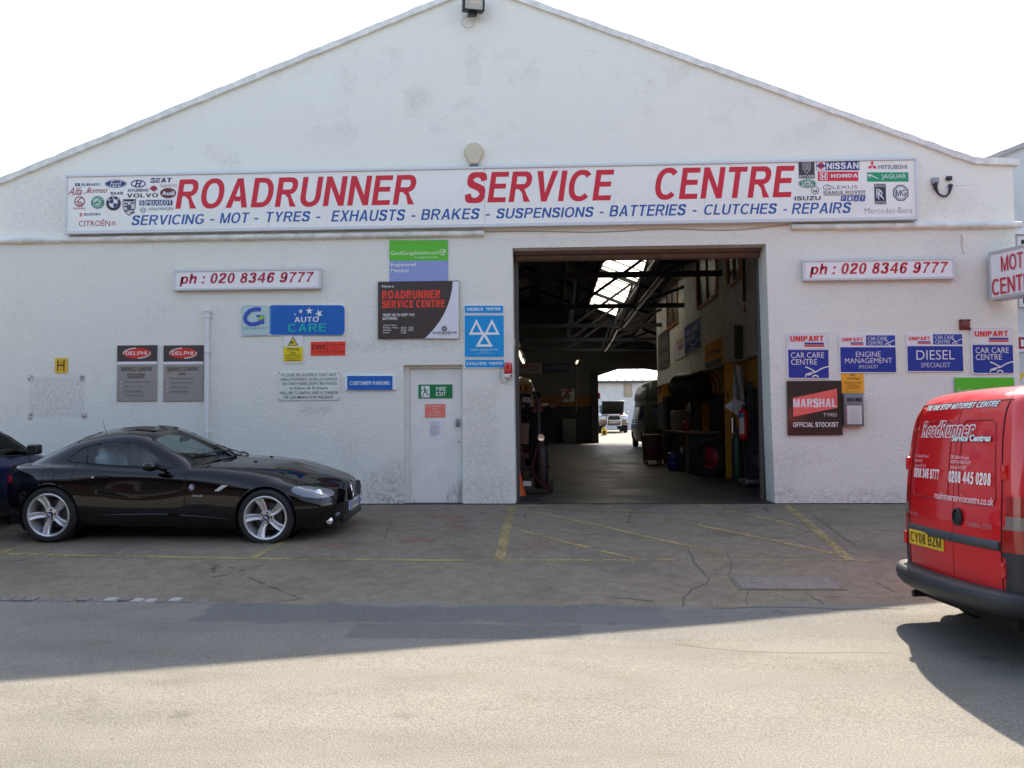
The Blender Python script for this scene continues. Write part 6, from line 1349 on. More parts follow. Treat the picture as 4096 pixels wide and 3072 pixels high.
for s in (-1, 1):
    m = MB(); m.bbox(-.055, .05, -.085, .085, -.062, .062, .03, 3, Mx((2.33, s * .955, 1.02), rz=s * .15)); mr = m.build('door_mirror', TRIM, BH_, smooth=True)
    m = MB(); m.bbox(-.004, .004, -.07, .07, -.048, .048, .002, 1, Mx((2.273, s * .952, 1.02), rz=s * .15)); m.build('mirror_glass', mat('mirror_glass', (.25, .25, .22), .05, 1), mr)
    m = MB(); m.tube([(2.36, s * .80, .975), (2.35, s * .89, .985)], .025, 8); m.build('mirror_stalk', TRIM, mr)
    m = MB(); m.tube([(x, s * (side_y(Gh, x, z) + .002), z) for x, z in HW], .010, 5, closed=True); m.build('window_seal', TRIM, BH_)
    seam(BH_, Gh, [(1.15, z) for z in np.linspace(.3, .95, 16)], .004, side=s); seam(BH_, Gh, [(2.42, z) for z in np.linspace(.28, .94, 16)], .004, side=s)
    m = MB(); m.bbox(1.28, 1.46, -.012, .014, .82, .85, .006, 2, Mx((0, s * (side_y(Gh, 1.37, .83) + .012), 0))); m.build('door_handle', BLP, BH_)
m = MB(); m.bbox(1.3, 1.8, -.6, .6, .3, .5, .06, 2)
for s in (-1, 1): m.bbox(-.09, .09, -.22, .22, 0, .75, .06, 2, Mx((1.3, s * .36, .45), ry=R(-14)))
m.bbox(2.3, 2.75, -.66, .66, .5, .93, .06, 2); m.build('cabin', INT, BH_, smooth=True)
q = onX(139, 1797, -6.60); BH_.rotation_euler = (0, 0, PI / 2); yb = q.y - 2.33
BH_.location = (-6.60 - .955, yb, q.z - 1.02)

# ---------------------------------------------------------------- white minibus just inside, left
q = onY(2130, 1520, 9.0)
MBU = thing('white_minibus', 'white minibus inside the doorway at the left with a yellow school sign on its back', 'minibus', (q.x - .86, 9.0, .012), PI / 2)
slm = [(.28, .06, 5.2, .92, .10, .3), (.45, .0, 5.3, .97, .10, .35), (.9, .0, 5.25, .99, .10, .35), (1.15, .01, 4.6, .985, .10, .3), (1.3, .02, 4.3, .97, .10, .3), (1.9, .06, 3.9, .90, .10, .3), (2.15, .10, 3.7, .85, .12, .3), (2.27, .18, 3.5, .77, .16, .3), (2.33, .35, 3.3, .6, .2, .3), (2.35, .8, 2.8, .2, .1, .1)]
def clsm(c, i, j):
    x, y, z = c; ay = abs(y)
    if x < .3 and 1.12 < z < 1.86 and .03 < ay < .80: return 'rear_window|%d' % (y > 0)
    if ay > .7 and 1.2 < z < 1.85 and (.4 < x < 1.5 or 1.6 < x < 2.7 or 2.85 < x < 3.8): return 'side_window|%d|%d' % (y > 0, int(x > 1.55) + int(x > 2.8))
    if x < .12 and .80 < z < 1.08 and ay > .84: return 'tail_light|%d' % (y > 0)
    return 'body'
mm = {'body': paint('minibus_white', (.62, .60, .54), .3, 0), 'tail_light|0': REDL, 'tail_light|1': REDL}
for a in (0, 1):
    mm['rear_window|%d' % a] = DARKGLASS
    for b in range(3): mm['side_window|%d|%d' % (a, b)] = DARKGLASS
simple_car(MBU, slm, 2.35, clsm, mm, [(1.0, .34), (4.3, .34)], .38, .03, .05)
for x in (1.0, 4.3):
    for s in (-1, 1): wheel(MBU, x, s * .86, .34, .34, .2, .2, 'steel', 0, s)
m = MB(); m.bbox(-.12, .10, -.95, .95, .40, .60, .03, 2); m.build('bumper', BMP, MBU, smooth=True)
m = MB(); m.box(-.02, .06, -.78, -.48, 1.93, 2.12); sg = m.build('school_sign', mat('school_yellow', (.62, .35, .02), .4), MBU)
F = Flat(sg, lambda a, b: (a, b)); F.map3 = lambda a, b, l: (-.0225 + l, a, b); F.y = 0
for d in (-.56, -.69): F.disc(d, 2.085, .022, (40, 36, 30), n=10); F.poly([(d - .03, 2.055), (d + .03, 2.055), (d + .02, 1.95), (d - .02, 1.95)], (40, 36, 30))
F.done()
F = Flat(MBU, lambda a, b: (a, b)); F.map3 = lambda a, b, l: (.03 + l, a, b); F.y = 0; F.text('BUS', .1, 2.14, -.42, 1.98, (70, 80, 70), 0, .02); F.done()
for s in (-1, 1):
    m = MB(); m.bbox(-.06, .05, -.10, .10, -.16, .16, .03, 2, Mx((3.95, s * 1.14, 1.55))); m.tube([(3.95, s * .95, 1.5), (3.95, s * 1.05, 1.52)], .02, 6); m.build('door_mirror', mat('mirror_white', (.6, .58, .54), .4), MBU, smooth=True)

# ---------------------------------------------------------------- dark high roofed camper at the back
CVN = thing('camper_van', 'dark high roofed camper van standing by the back doorway', 'van', (4.62, 20.6, .012), PI / 2 + R(1.5))
slc = [(.28, .06, 4.9, .90, .10, .3), (.5, .0, 4.95, .95, .10, .35), (.95, .0, 4.9, .96, .10, .35), (1.1, .01, 4.6, .955, .10, .3), (1.75, .05, 4.1, .90, .10, .3), (1.95, .07, 4.0, .88, .10, .3), (2.05, .05, 4.15, .90, .12, .32), (2.3, .08, 4.05, .87, .14, .32), (2.55, .16, 3.75, .80, .2, .32), (2.72, .35, 3.2, .64, .2, .3), (2.80, .7, 2.6, .38, .2, .2), (2.82, 1.0, 2.0, .1, .05, .05)]
def clsc(c, i, j):
    x, y, z = c; ay = abs(y)
    if x < .3 and 1.25 < z < 1.75 and ay < .62: return 'rear_window'
    if ay > .7 and 1.2 < z < 1.72 and (.4 < x < 1.7 or 1.85 < x < 3.0 or 3.15 < x < 3.95): return 'side_window|%d|%d' % (y > 0, int(x > 1.8) + int(x > 3.1))
    if x > 3.6 and 1.2 < z < 1.72: return 'windscreen'
    if x > 3.3 and 2.12 < z < 2.48 and ay < .8: return 'roof_window'
    return 'body'
mc = {'body': mat('camper_green', (.04, .048, .038), .5, coat=.12), 'rear_window': DARKGLASS, 'windscreen': DARKGLASS, 'roof_window': mat('roof_window_painted_sheen', (.42, .45, .38), .2)}  # roof window coloured pale to paint the light reflected in its glass
for a in (0, 1):
    for b in range(3): mc['side_window|%d|%d' % (a, b)] = DARKGLASS
SC_ = simple_car(CVN, slc, 2.82, clsc, mc, [(1.0, .33), (4.0, .33)], .37, .03, .05)
for x in (1.0, 4.0):
    for s in (-1, 1): wheel(CVN, x, s * .83, .33, .33, .2, .2, 'steel', 0, s)
for z in (1.02, 1.12):
    m = MB(); m.box(.3, 4.6, .955, .97, z - .012, z + .012); m.build('side_stripe', CHROME, CVN)
m = MB(); m.bbox(-.12, .10, -.92, .92, .36, .52, .03, 2); m.build('bumper', BMP, CVN, smooth=True)

# ---------------------------------------------------------------- off roader in the yard with its bonnet up
SV_ = thing('off_road_car', 'off road car in the yard with its bonnet up and a silver bull bar', 'car', (0, 0, 0), -PI / 2)
slu = [(.45, .0, 4.50, .80, .12, .2), (.62, .0, 4.56, .84, .12, .16), (.80, .0, 4.52, .85, .12, .14), (1.0, .02, 4.46, .85, .12, .14), (1.06, .02, 4.30, .84, .12, .14), (1.10, .03, 3.35, .82, .12, .14), (1.16, .04, 3.05, .80, .12, .14), (1.5, .10, 2.75, .74, .12, .14), (1.74, .16, 2.5, .68, .14, .14), (1.80, .3, 2.35, .56, .2, .2), (1.82, .7, 2.0, .2, .1, .1)]
def clsu(c, i, j):
    x, y, z = c; ay = abs(y)
    if x > 2.4 and 1.2 < z < 1.7 and ay < .68: return 'windscreen'
    if ay > .6 and 1.15 < z < 1.68 and (.3 < x < 1.3 or 1.4 < x < 2.6): return 'side_window|%d|%d' % (y > 0, x > 1.35)
    if x > 3.4 and 1.045 < z < 1.12 and ay < .70 and x < 4.25: return 'engine_bay'
    if x > 4.2 and .80 < z < .99 and .46 < ay < .80: return 'headlamp|%d' % (y > 0)
    if x > 4.2 and .80 < z < .99 and ay <= .40: return 'grille'
    if x > 4.3 and .66 < z < .72 and ay > .50: return 'indicator|%d' % (y > 0)
    return 'body' if z > .76 else 'lower_body'
mu = {'body': mat('off_road_grey', (.10, .13, .14), .35, .3, coat=.6), 'lower_body': mat('off_road_silver', (.15, .16, .165), .35, .5), 'engine_bay': GAP, 'grille': TRIM, 'windscreen': DARKGLASS, 'headlamp|0': LENS, 'headlamp|1': LENS, 'indicator|0': AMBER, 'indicator|1': AMBER}
for a in (0, 1):
    for b in (0, 1): mu['side_window|%d|%d' % (a, b)] = DARKGLASS
simple_car(SV_, slu, 1.82, clsu, mu, [(.85, .38), (3.6, .38)], .44, .02, .04, fbow=.06)
for x in (.85, 3.6):
    arch_liner(SV_, x, .38, .44, .5, .80)
    for s in (-1, 1): wheel(SV_, x, s * .75, .38, .38, .24, .21, 'nine', 0, s)
M = Mx((3.34, 0, 1.12), ry=R(-52))
m = MB(); m.bbox(0, 1.0, -.68, .68, -.02, .02, .015, 2, M); bn = m.build('bonnet', mu['body'], SV_, smooth=True)
m = MB(); m.box(.03, .96, -.63, .63, -.026, -.021, M); m.build('bonnet_lining', LINER, bn)
m = MB(); m.bbox(4.42, 4.62, -.86, .86, .54, .66, .03, 2); m.build('bumper', mu['lower_body'], SV_, smooth=True)
m = MB(); m.tube([(4.70, -.40, .42), (4.72, -.40, .80), (4.68, -.36, .98), (4.66, -.26, 1.05), (4.66, .26, 1.05), (4.68, .36, .98), (4.72, .40, .80), (4.70, .40, .42)], .032, 8); m.tube([(4.72, -.40, .74), (4.72, .40, .74)], .028, 8); m.tube([(4.70, -.40, .43), (4.70, .40, .43)], .028, 8)
for s in (-1, 1): m.tube([(4.45, s * .40, .58), (4.72, s * .40, .58)], .02, 6)
m.build('bull_bar', mat('bull_bar_silver', (.62, .63, .64), .25, .7), SV_, smooth=True)
m = MB(); m.bbox(4.625, 4.635, -.26, .26, .575, .685, .003, 1); pl = m.build('number_plate', PLATEW, SV_)
F = Flat(pl, lambda a, b: (a, b)); F.map3 = lambda a, b, l: (4.637 - l, a, b); F.y = 0; F.text('K385 KHK', -.23, .665, .23, .595, (44, 44, 48), 0, .02); F.done()
m = MB(); m.bbox(4.05, 4.2, .42, .60, 1.04, 1.15, .03, 2); m.build('header_tank', REDL, SV_, smooth=True)
for s in (-1, 1):
    m = MB(); m.bbox(-.05, .05, -.09, .09, -.07, .07, .02, 2, Mx((2.95, s * .97, 1.22))); m.build('door_mirror', mat('mirror_white'), SV_, smooth=True)
q = onY(2456, 1690, 37.0); SV_.location = (q.x, 37.0 + 4.6, gz(38))

# ---------------------------------------------------------------- mechanic
def skin_body(name, joints, edges, m_, parent=None, lv=2, rootj=0):
    me = bpy.data.meshes.new(name); me.from_pydata([j[0] for j in joints], edges, []); o = bpy.data.objects.new(name, me); COL.objects.link(o)
    md = o.modifiers.new('skin', 'SKIN'); md.use_smooth_shade = True
    for i, j in enumerate(joints):
        r = j[1]; v = me.skin_vertices[0].data[i]; v.radius = r if isinstance(r, tuple) else (r, r); v.use_root = (i == rootj)
    sb = o.modifiers.new('sub', 'SUBSURF'); sb.levels = lv; sb.render_levels = lv
    me.materials.append(m_); o.parent = parent; return o
PN = thing('person', 'mechanic in dark overalls with both arms raised by the white minibus', 'person', (0, 0, 0))
SKIN = mat('skin', (.30, .14, .09), .6); OVER = mat('overalls_navy', (.018, .020, .03), .85, var=.2, vscale=12, bump=.4, bscale=20)
J = [((0, 0, .98), (.155, .11)), ((0, 0, 1.18), (.15, .105)), ((0, .0, 1.36), (.175, .11)), ((0, .0, 1.47), (.09, .08)), ((0, -.01, 1.53), (.055, .055)), ((0, -.02, 1.60), (.07, .085)), ((0, -.02, 1.69), (.075, .095)), ((0, -.01, 1.76), (.045, .06)),
     ((-.20, 0, 1.42), .062), ((-.42, -.04, 1.55), .045), ((-.62, -.10, 1.74), .036), ((.20, 0, 1.42), .062), ((.42, -.04, 1.54), .045), ((.60, -.10, 1.73), .036),
     ((-.10, 0, .90), .095), ((-.11, -.02, .50), .066), ((-.12, .02, .10), .045), ((-.13, -.12, .04), .04), ((.10, 0, .90), .095), ((.12, -.02, .50), .066), ((.14, .02, .10), .045), ((.15, -.12, .04), .04)]
Ed = [(0, 1), (1, 2), (2, 3), (3, 4), (4, 5), (5, 6), (6, 7), (2, 8), (8, 9), (9, 10), (2, 11), (11, 12), (12, 13), (0, 14), (14, 15), (15, 16), (16, 17), (0, 18), (18, 19), (19, 20), (20, 21)]
for s, w in ((-1, 10), (1, 13)):           # palms and fingers
    x0, y0, z0 = J[w][0]; J.append(((x0 + s * .05, y0 - .01, z0 + .07), .030)); p = len(J) - 1; Ed.append((w, p))
    for k, (dx, L) in enumerate(((-.030, .075), (-.010, .085), (.012, .082), (.032, .065))):
        J.append(((J[p][0][0] + s * (.02 + dx * .8), y0 - .02, J[p][0][2] + .035 - dx * s * 0), .010)); a = len(J) - 1; J.append(((J[a][0][0] + s * (.012 + dx * .3), y0 - .04, J[a][0][2] + L * .7), .008)); Ed += [(p, a), (a, a + 1)]
    J.append(((J[p][0][0] - s * .045, y0 - .03, J[p][0][2] + .01), .011)); Ed.append((p, len(J) - 1))
skin_body('body', J, Ed, SKIN, PN)
Jc = [((0, 0, .96), (.175, .125)), ((0, 0, 1.18), (.17, .12)), ((0, 0, 1.36), (.19, .125)), ((0, 0, 1.465), (.10, .09)), ((-.205, 0, 1.42), .08), ((-.33, -.02, 1.495), .068), ((.205, 0, 1.42), .08), ((.33, -.02, 1.49), .068), ((-.10, 0, .88), .112), ((-.115, -.02, .50), .085), ((-.12, .02, .10), .07), ((.10, 0, .88), .112), ((.125, -.02, .50), .085), ((.14, .02, .10), .07)]
skin_body('overalls', Jc, [(0, 1), (1, 2), (2, 3), (2, 4), (4, 5), (2, 6), (6, 7), (0, 8), (8, 9), (9, 10), (0, 11), (11, 12), (12, 13)], OVER, PN)
m = MB(); m.lathe([(0, .10), (.05, .095), (.08, .06), (.092, .0), (.088, -.04)], 20, Matrix.Translation((0, .0, 1.715)) @ Matrix.Diagonal((.88, 1.12, 1, 1))); m.build('hair', mat('hair_dark', (.02, .015, .012), .8), PN, smooth=True)
m = MB()
m.lathe([(.001, .03), (.014, 0), (.010, -.012), (0, -.014)], 8, Mx((0, -.115, 1.655)))
m.build('nose', SKIN, PN, smooth=True)
for s in (-1, 1):
    m = MB(); m.lathe([(0, .010), (.009, .004), (.010, 0)], 10, Mx((s * .03, -.106, 1.69), rx=PI / 2)); m.build('eye', mat('eye_dark', (.02, .02, .02), .2), PN, smooth=True)
    m = MB(); m.bbox(-.008, .008, -.018, .018, -.03, .03, .007, 2, Mx((s * .078, -.02, 1.665))); m.build('ear', SKIN, PN, smooth=True)
m = MB(); m.bbox(-.025, .025, -.006, .006, -.005, .005, .004, 2, Mx((0, -.107, 1.615))); m.build('mouth', mat('lips', (.22, .08, .07), .6), PN, smooth=True)
for s in (-1, 1):
    m = MB(); m.bbox(-.05, .05, -.17, .09, 0, .09, .035, 3, Mx((s * .135, 0, 0))); m.build('boot', BLKP, PN, smooth=True)
q = onY(2150, 1600, 5.6); PN.location = (q.x, 5.6, .012)
# ================================================================ fittings on the facade
def at(px_, py_, Y=0): return onY(px_, py_, Y)
# floodlight near the apex
q = at(1901, 42); t = thing('floodlight', 'black floodlight with a pale glass front near the top of the gable', 'floodlight', (q.x, -.0, q.z))
M = Mx((0, -.24, .0), rz=R(14), rx=R(12))
m = MB(); m.bbox(-.155, .155, -.02, .15, -.115, .115, .012, 2, M); m.bbox(-.06, .06, .02, .16, -.165, -.10, .01, 2, M); m.build('housing', mat('flood_black', (.014, .014, .015), .45), t, smooth=True)
m = MB()
for a in ((-.158, .158, .098, .118), (-.158, .158, -.118, -.098), (-.158, -.130, -.098, .098), (.130, .158, -.098, .098)): m.bbox(a[0], a[1], -.032, -.018, a[2], a[3], .003, 1, M)
m.build('bezel', mat('flood_black'), t)
m = MB(); m.box(-.13, .13, -.0235, -.0215, -.098, .098, M); m.build('glass', mat('flood_glass', (.44, .47, .44), .1, .3, coat=1), t)
m = MB(); m.box(-.05, .11, -.0245, -.0236, -.02, .012, M); m.build('lamp_tube', mat('lamp_tube', (.66, .58, .40), .3), t)
m = MB(); m.tube([(-.1, .0, -.03), (-.1, -.08, -.12), (-.07, -.16, -.13)], .012, 6); m.build('bracket', mat('flood_black'), t)
m = MB(); m.tube([(-.02 - .085 + .085 * math.cos(a), -.03 - .05 * math.sin(a / 2), -.21 + .085 * math.sin(a)) for a in np.linspace(R(60), R(380), 24)], .006, 5); m.build('cable', mat('flex_grey', (.42, .42, .42), .6), t, smooth=True)
# alarm bell box
q = at(1897, 624); t = thing('alarm_box', 'cream alarm box with a dark blue foot above the long signboard', 'alarm box', (q.x, 0, q.z - .15))
pr = [(-.055, .0), (.055, .0), (.15, .17), (.145, .235), (.10, .30), (.05, .325), (-.05, .325), (-.10, .30), (-.145, .235), (-.15, .17)]
m = MB(); m.prism([(a, b + .0) for a, b in pr], -.05, 0); m.prism([(a * .9, .02 + b * .93) for a, b in pr], -.075, -.05); m.build('cover', mat('alarm_cream', (.64, .59, .44), .4, var=.06), t)
m = MB(); m.prism([(-.072, .0), (-.055, -.045), (.055, -.045), (.072, .0)], -.072, -.001); m.build('strobe', mat('strobe_blue', (.03, .035, .13), .2, coat=.5), t)
# cable outlet, right of the signboard
q = at(3768, 750); t = thing('cable_outlet', 'grey and black cable outlet with a drooping black cable right of the signboard', 'cable', (q.x, 0, q.z))
K_ = mat('outlet_black', (.03, .03, .034), .5)
m = MB(); m.bbox(-.155, -.06, -.06, 0, .045, .135, .01, 2); m.build('socket_box', mat('outlet_grey', (.30, .33, .36), .5), t, smooth=True)
m = MB(); m.bbox(.05, .13, -.05, 0, .095, .155, .012, 2); m.build('plug_cap', K_, t, smooth=True)
m = MB(); m.tube([(-.108, -.035, .06), (-.105, -.035, -.02), (-.08, -.04, -.09), (-.03, -.045, -.135), (.03, -.045, -.14), (.075, -.04, -.10), (.10, -.035, -.03), (.105, -.03, .03)], [.034, .026, .015, .015, .015, .015, .022, .034], 10); m.build('cable', K_, t, smooth=True)
# red beacon by the doorway
q = at(2033, 1488); t = thing('red_beacon', 'red warning beacon on a white base at the left edge of the doorway', 'beacon', (q.x, 0, q.z))
m = MB(); m.bbox(-.055, .062, -.13, 0, -.085, -.035, .008, 2); m.build('base', mat('beacon_base', (.70, .70, .69), .4), t, smooth=True)
m = MB(); m.lathe([(.050, -.034), (.058, -.02), (.060, .09), (.054, .128), (.03, .138), (0, .14)], 22, Mx((.0, -.065, 0))); m.build('lens', mat('beacon_red', (.55, .012, .02), .15, coat=.8), t, smooth=True)
m = MB(); m.box(.035, .06, -.132, -.130, -.075, -.05); m.build('switch', BLKP, t)
m = MB(); m.tube([(-.0, -.06, -.085), (-.015, -.05, -.14), (-.05, -.03, -.175), (-.09, -.02, -.15), (-.115, -.01, -.08), (-.12, -.004, .02), (-.10, -.004, .06)], .005, 5); m.build('cable', mat('flex_grey'), t, smooth=True)
# dull red bell box
q = at(3856, 1299); t = thing('red_bell', 'small dull red bell box above the wide diesel specialist sign', 'bell', (q.x, 0, q.z))
m = MB(); m.bbox(-.075, .075, -.03, 0, -.075, .075, .012, 2); m.build('base', mat('bell_red', (.22, .055, .045), .6, var=.25, vscale=20), t, smooth=True)
m = MB(); m.lathe([(0, .055), (.04, .05), (.058, .03), (.062, 0)], 20, Mx((0, -.03, 0), rx=PI / 2)); m.build('gong', mat('bell_red'), t, smooth=True)
for a in (-.062, .062):
    for b in (-.062, .062): m = MB(); m.lathe([(.014, 0), (.014, .012), (0, .014)], 8, Mx((a, -.03, b), rx=PI / 2)); m.build('screw', BLKP, t)
# night key box with a card
q = at(3406, 1640); t = thing('key_drop_box', 'grey metal box holding a white card beside the black tyre board', 'letter box', (q.x, 0, q.z))
m = MB(); m.bbox(-.135, .135, -.11, 0, -.235, .235, .008, 2); m.build('case', mat('box_grey', (.19, .19, .21), .4, .5), t, smooth=True)
m = MB(); m.box(-.10, .10, -.1135, -.1105, -.20, .06); m.build('card', mat('card_white', (.66, .66, .64), .6, var=.06), t)
F = Flat(t, lambda x, y: (x, y), -.1145); F.begin('card_writing')
for k in range(11): F.rect(-.08, .035 - k * .021, .08 - (k % 3) * .02, .028 - k * .021, (176, 176, 176))
F.done()
for k, x in enumerate((-.085, -.05, -.015, .03, .06, .09)):
    m = MB(); m.box(x - .012, x + .012, -.114, -.110, .12, .17); m.build('key_slot', BLKP, t)
# drainpipe behind the car
q0, q1 = at(828, 1246), at(836, 1800)
t = thing('vent_pipe', 'white painted vent pipe running down the wall behind the roadster', 'pipe', ((q0.x + q1.x) / 2, 0, q1.z))
xp = 0; h = q0.z - q1.z; PM = mat('pipe_white', (.72, .73, .75), .5, var=.08)
m = MB(); m.tube([(0, -.045, -1.0), (0, -.045, h)], .032, 14); m.build('pipe', PM, t, smooth=True)
m = MB(); m.lathe([(.045, 0), (.046, .03), (.03, .05), (0, .055)], 16, Mx((0, -.045, h - .01))); m.build('cowl', PM, t, smooth=True)
for z in (.25, h - .62, h - .1):
    m = MB(); m.lathe([(.036, 0), (.040, .004), (.040, .03), (.036, .034)], 16, Mx((0, -.045, z))); m.box(-.05, .05, -.02, 0, z + .004, z + .03); m.build('clip', PM, t, smooth=True)

# ================================================================ inside the workshop
def box_thing(name, label, cat, x0, x1, y0, y1, z0, z1, m_, r=.02, part='case', group=None):
    t = thing(name, label, cat, ((x0 + x1) / 2, (y0 + y1) / 2, z0), group=group); m = MB(); m.bbox(x0, x1, y0, y1, z0, z1, r, 2); m.build(part, m_, t, smooth=True, shift=t.location); return t
def tyre(label, x, y, z, Rt, wd, M=None, rim=None, group='loose tyres in the workshop'):
    t = thing('tyre', label, 'tyre', (x, y, z), group=group); h = wd / 2; r0 = Rt * .62
    m = MB(); m.lathe([(r0, -h + .02), (r0 + .02, -h), (Rt - .03, -h), (Rt, -h + .04), (Rt, h - .04), (Rt - .03, h), (r0 + .02, h), (r0, h - .02), (r0, -h + .02)], 40, M); m.build('casing', RUB, t, smooth=True)
    if rim: m = MB(); m.lathe([(r0, h - .05), (r0 * .8, h - .09), (r0 * .5, h - .03), (0, h - .02)], 30, M); m.build('rim', rim, t, smooth=True)
    return t
FL = .012
# boards on the partition (facing -x): local -y turned to -x
def side_board(name, label, y0, y1, z0, z1, base, draw=None, X=PX, th=.02, tilt=0):
    t = thing(name, label, 'sign', (X - .002, (y0 + y1) / 2, (z0 + z1) / 2), -PI / 2); w, h = y1 - y0, z1 - z0
    if tilt: t.rotation_euler.y = tilt
    m = MB(); m.bbox(-w / 2, w / 2, -th, 0, -h / 2, h / 2, .003, 1); m.build('panel', base, t)
    if draw: F = Flat(t, lambda x, y: ((x - .5) * w, (.5 - y) * h), -th - .0015); draw(F); F.done()
    return t
def d_blue(F):
    F.begin('blue_field'); F.rect(.42, .03, .99, .97, (36, 54, 138)); F.begin('lettering'); F.text('UNIPART', .05, .35, .36, .47, UR, 0, .04); F.rect(.16, .55, .37, .62, (50, 64, 140)); F.rect(.16, .66, .37, .72, UR); F.text('CAR CARE', .47, .2, .9, .36, UW); F.text('CENTRE', .47, .45, .8, .6, UW); F.begin('car_emblem'); swoosh(F, .6, .66, .98, .95, .02)
side_board('workshop_sign', 'blue and white care sign high on the workshop partition', 9.2, 13.6, 3.02, 3.86, vinyl((200, 198, 198)), d_blue)
def d_dark(F): F.begin('lettering'); F.text('TYRES', .1, .2, .9, .45, (150, 140, 130), 0, .03); F.text('EXHAUSTS', .1, .6, .9, .8, (150, 140, 130), 0, .03)
side_board('workshop_sign', 'dark sign board at the far end of the workshop partition', 14.9, 17.6, 2.95, 4.2, vinyl((70, 68, 76)), d_dark)
def d_or(F): F.begin('dark_band'); F.rect(.02, .74, .98, .98, (56, 60, 80)); F.begin('lettering'); F.text('Battery', .12, .25, .6, .55, (170, 60, 30), 0, .02); F.text('check', .62, .32, .92, .55, (60, 60, 80), 0, .02)
side_board('workshop_sign', 'orange poster with a dark lower band on the workshop partition', 6.7, 8.7, 2.45, 3.05, vinyl((240, 150, 40)), d_or)
box_thing('leaning_board', 'dark board leaning against the white wall on the workshop shelf', 'board', -.13, .13, -.015, .015, 0, .68, mat('board_dark', (.05, .055, .05), .6), .004, 'board').location = (PX - .08, 4.75, 2.41)
bpy.data.objects['leaning_board'].rotation_euler = (R(6), R(10), R(-70))
# doors and posts along the partition
YD = mat('door_yellow', (.50, .22, .015), .45, var=.2, vscale=4)
for k, (y, lab, w) in enumerate(((4.9, 'yellow door standing open nearest the fire extinguisher', .34), (8.4, 'orange yellow post behind the drum compressor', .16), (10.9, 'orange yellow post beyond the workbench', .18), (15.2, 'orange yellow post farthest down the partition', .22))):
    t = thing('yellow_door' if k == 0 else 'yellow_post', lab, 'door' if k == 0 else 'post', (PX - w / 2 - .005, y, FL)); m = MB(); m.bbox(-w / 2, w / 2, -.03, .03, 0, 2.34, .006, 1); m.build('leaf' if k == 0 else 'post', YD, t)
    if k == 0: m = MB(); m.tube([(-w / 2 + .05, -.03, 1.75), (-w / 2 + .05, -.07, 1.75), (-w / 2 + .05, -.07, 1.62), (-w / 2 + .05, -.03, 1.62)], .012, 6); m.build('handle', BLKP, t)
# workbench with its clutter
BK = mat('bench_black', (.025, .025, .027), .6, var=.3, vscale=6); WD = mat('bench_wood', (.16, .09, .05), .7, var=.3, vscale=6)
t = thing('workbench', 'long dark workbench against the workshop partition', 'workbench', (PX - .45, 8.6, FL))
m = MB(); m.bbox(-.42, .42, -1.9, 1.9, .86, .92, .01, 1); m.build('bench_top', WD, t)
m = MB(); m.bbox(-.36, .40, -1.8, .4, .05, .86, .015, 1); m.build('cupboard', BK, t)
for x, y in ((-.36, 1.8), (.36, 1.8), (-.36, -1.85), (.36, -1.85)): m = MB(); m.bbox(x - .03, x + .03, y - .03, y + .03, 0, .86, .004, 1); m.build('leg', WD, t)
m = MB(); m.box(-.364, -.361, -1.2, -.9, .42, .54); m.build('label_plate', PLATEW, t)
t = thing('compressor_tank', 'dark drum shaped compressor hung over the workbench', 'compressor', (PX - .42, 6.9, 1.95)); M = Mx((-.05, -.32, 0), rx=-PI / 2, rz=R(28))
m = MB(); m.lathe([(0, 0), (.22, .02), (.32, .08), (.34, .14), (.34, .76), (.32, .82), (.22, .88), (0, .9)], 30, M); m.build('tank', mat('tank_metal', (.05, .05, .053), .45, .7), t, smooth=True)
for y in (-.25, .25): m = MB(); m.tube([(0 + .35 * math.cos(a), y, .35 * math.sin(a)) for a in np.linspace(0, 2 * PI, 25)[:-1]], .012, 5, closed=True); m.box(.0, .42, y - .02, y + .02, -.36, -.33); m.build('strap', SD, t)
t = box_thing('parts_tray', 'pale angled parts tray on the workbench', 'tray', PX - .78, PX - .34, 9.0, 9.5, FL + .93, FL + 1.42, mat('tray_grey', (.26, .26, .25), .5), .05, 'tray')
t = thing('red_can', 'red oil can on the workbench', 'can', (PX - .62, 8.0, FL + .92)); m = MB(); m.lathe([(.10, 0), (.105, .01), (.105, .2), (.06, .24), (.02, .25), (.018, .3), (0, .3)], 20); m.build('can_body', mat('can_red', (.32, .02, .03), .4), t, smooth=True); m = MB(); m.tube([(.09, 0, .18), (.15, 0, .16), (.15, 0, .08), (.10, 0, .05)], .01, 6); m.build('handle', BLKP, t)
t = thing('red_jacket', 'dark red jacket hanging from the partition beyond the workbench', 'jacket', (PX - .06, 12.2, 1.0)); m = MB(); m.bbox(-.09, .05, -.26, .26, 0, .75, .06, 3); m.bbox(-.08, .04, -.42, -.22, .12, .72, .05, 3); m.bbox(-.08, .04, .22, .42, .12, .72, .05, 3); m.build('cloth', mat('jacket_red', (.20, .012, .03), .9, bump=.6, bscale=9), t, smooth=True)
t = thing('blue_drum', 'small blue plastic drum on the workshop floor beside the workbench', 'drum', (onZ(2692, 1880, FL).x, onZ(2692, 1880, FL).y, FL)); m = MB(); m.lathe([(0, .005), (.12, 0), (.13, .02), (.132, .12), (.138, .13), (.132, .14), (.134, .28), (.138, .29), (.134, .30), (.13, .40), (.10, .41), (.10, .39), (0, .39)], 26); m.build('drum_body', mat('drum_blue', (.01, .03, .17), .4), t, smooth=True); m = MB(); m.lathe([(.03, 0), (.03, .02), (0, .02)], 12, Mx((.05, 0, .39))); m.build('bung', BLKP, t)
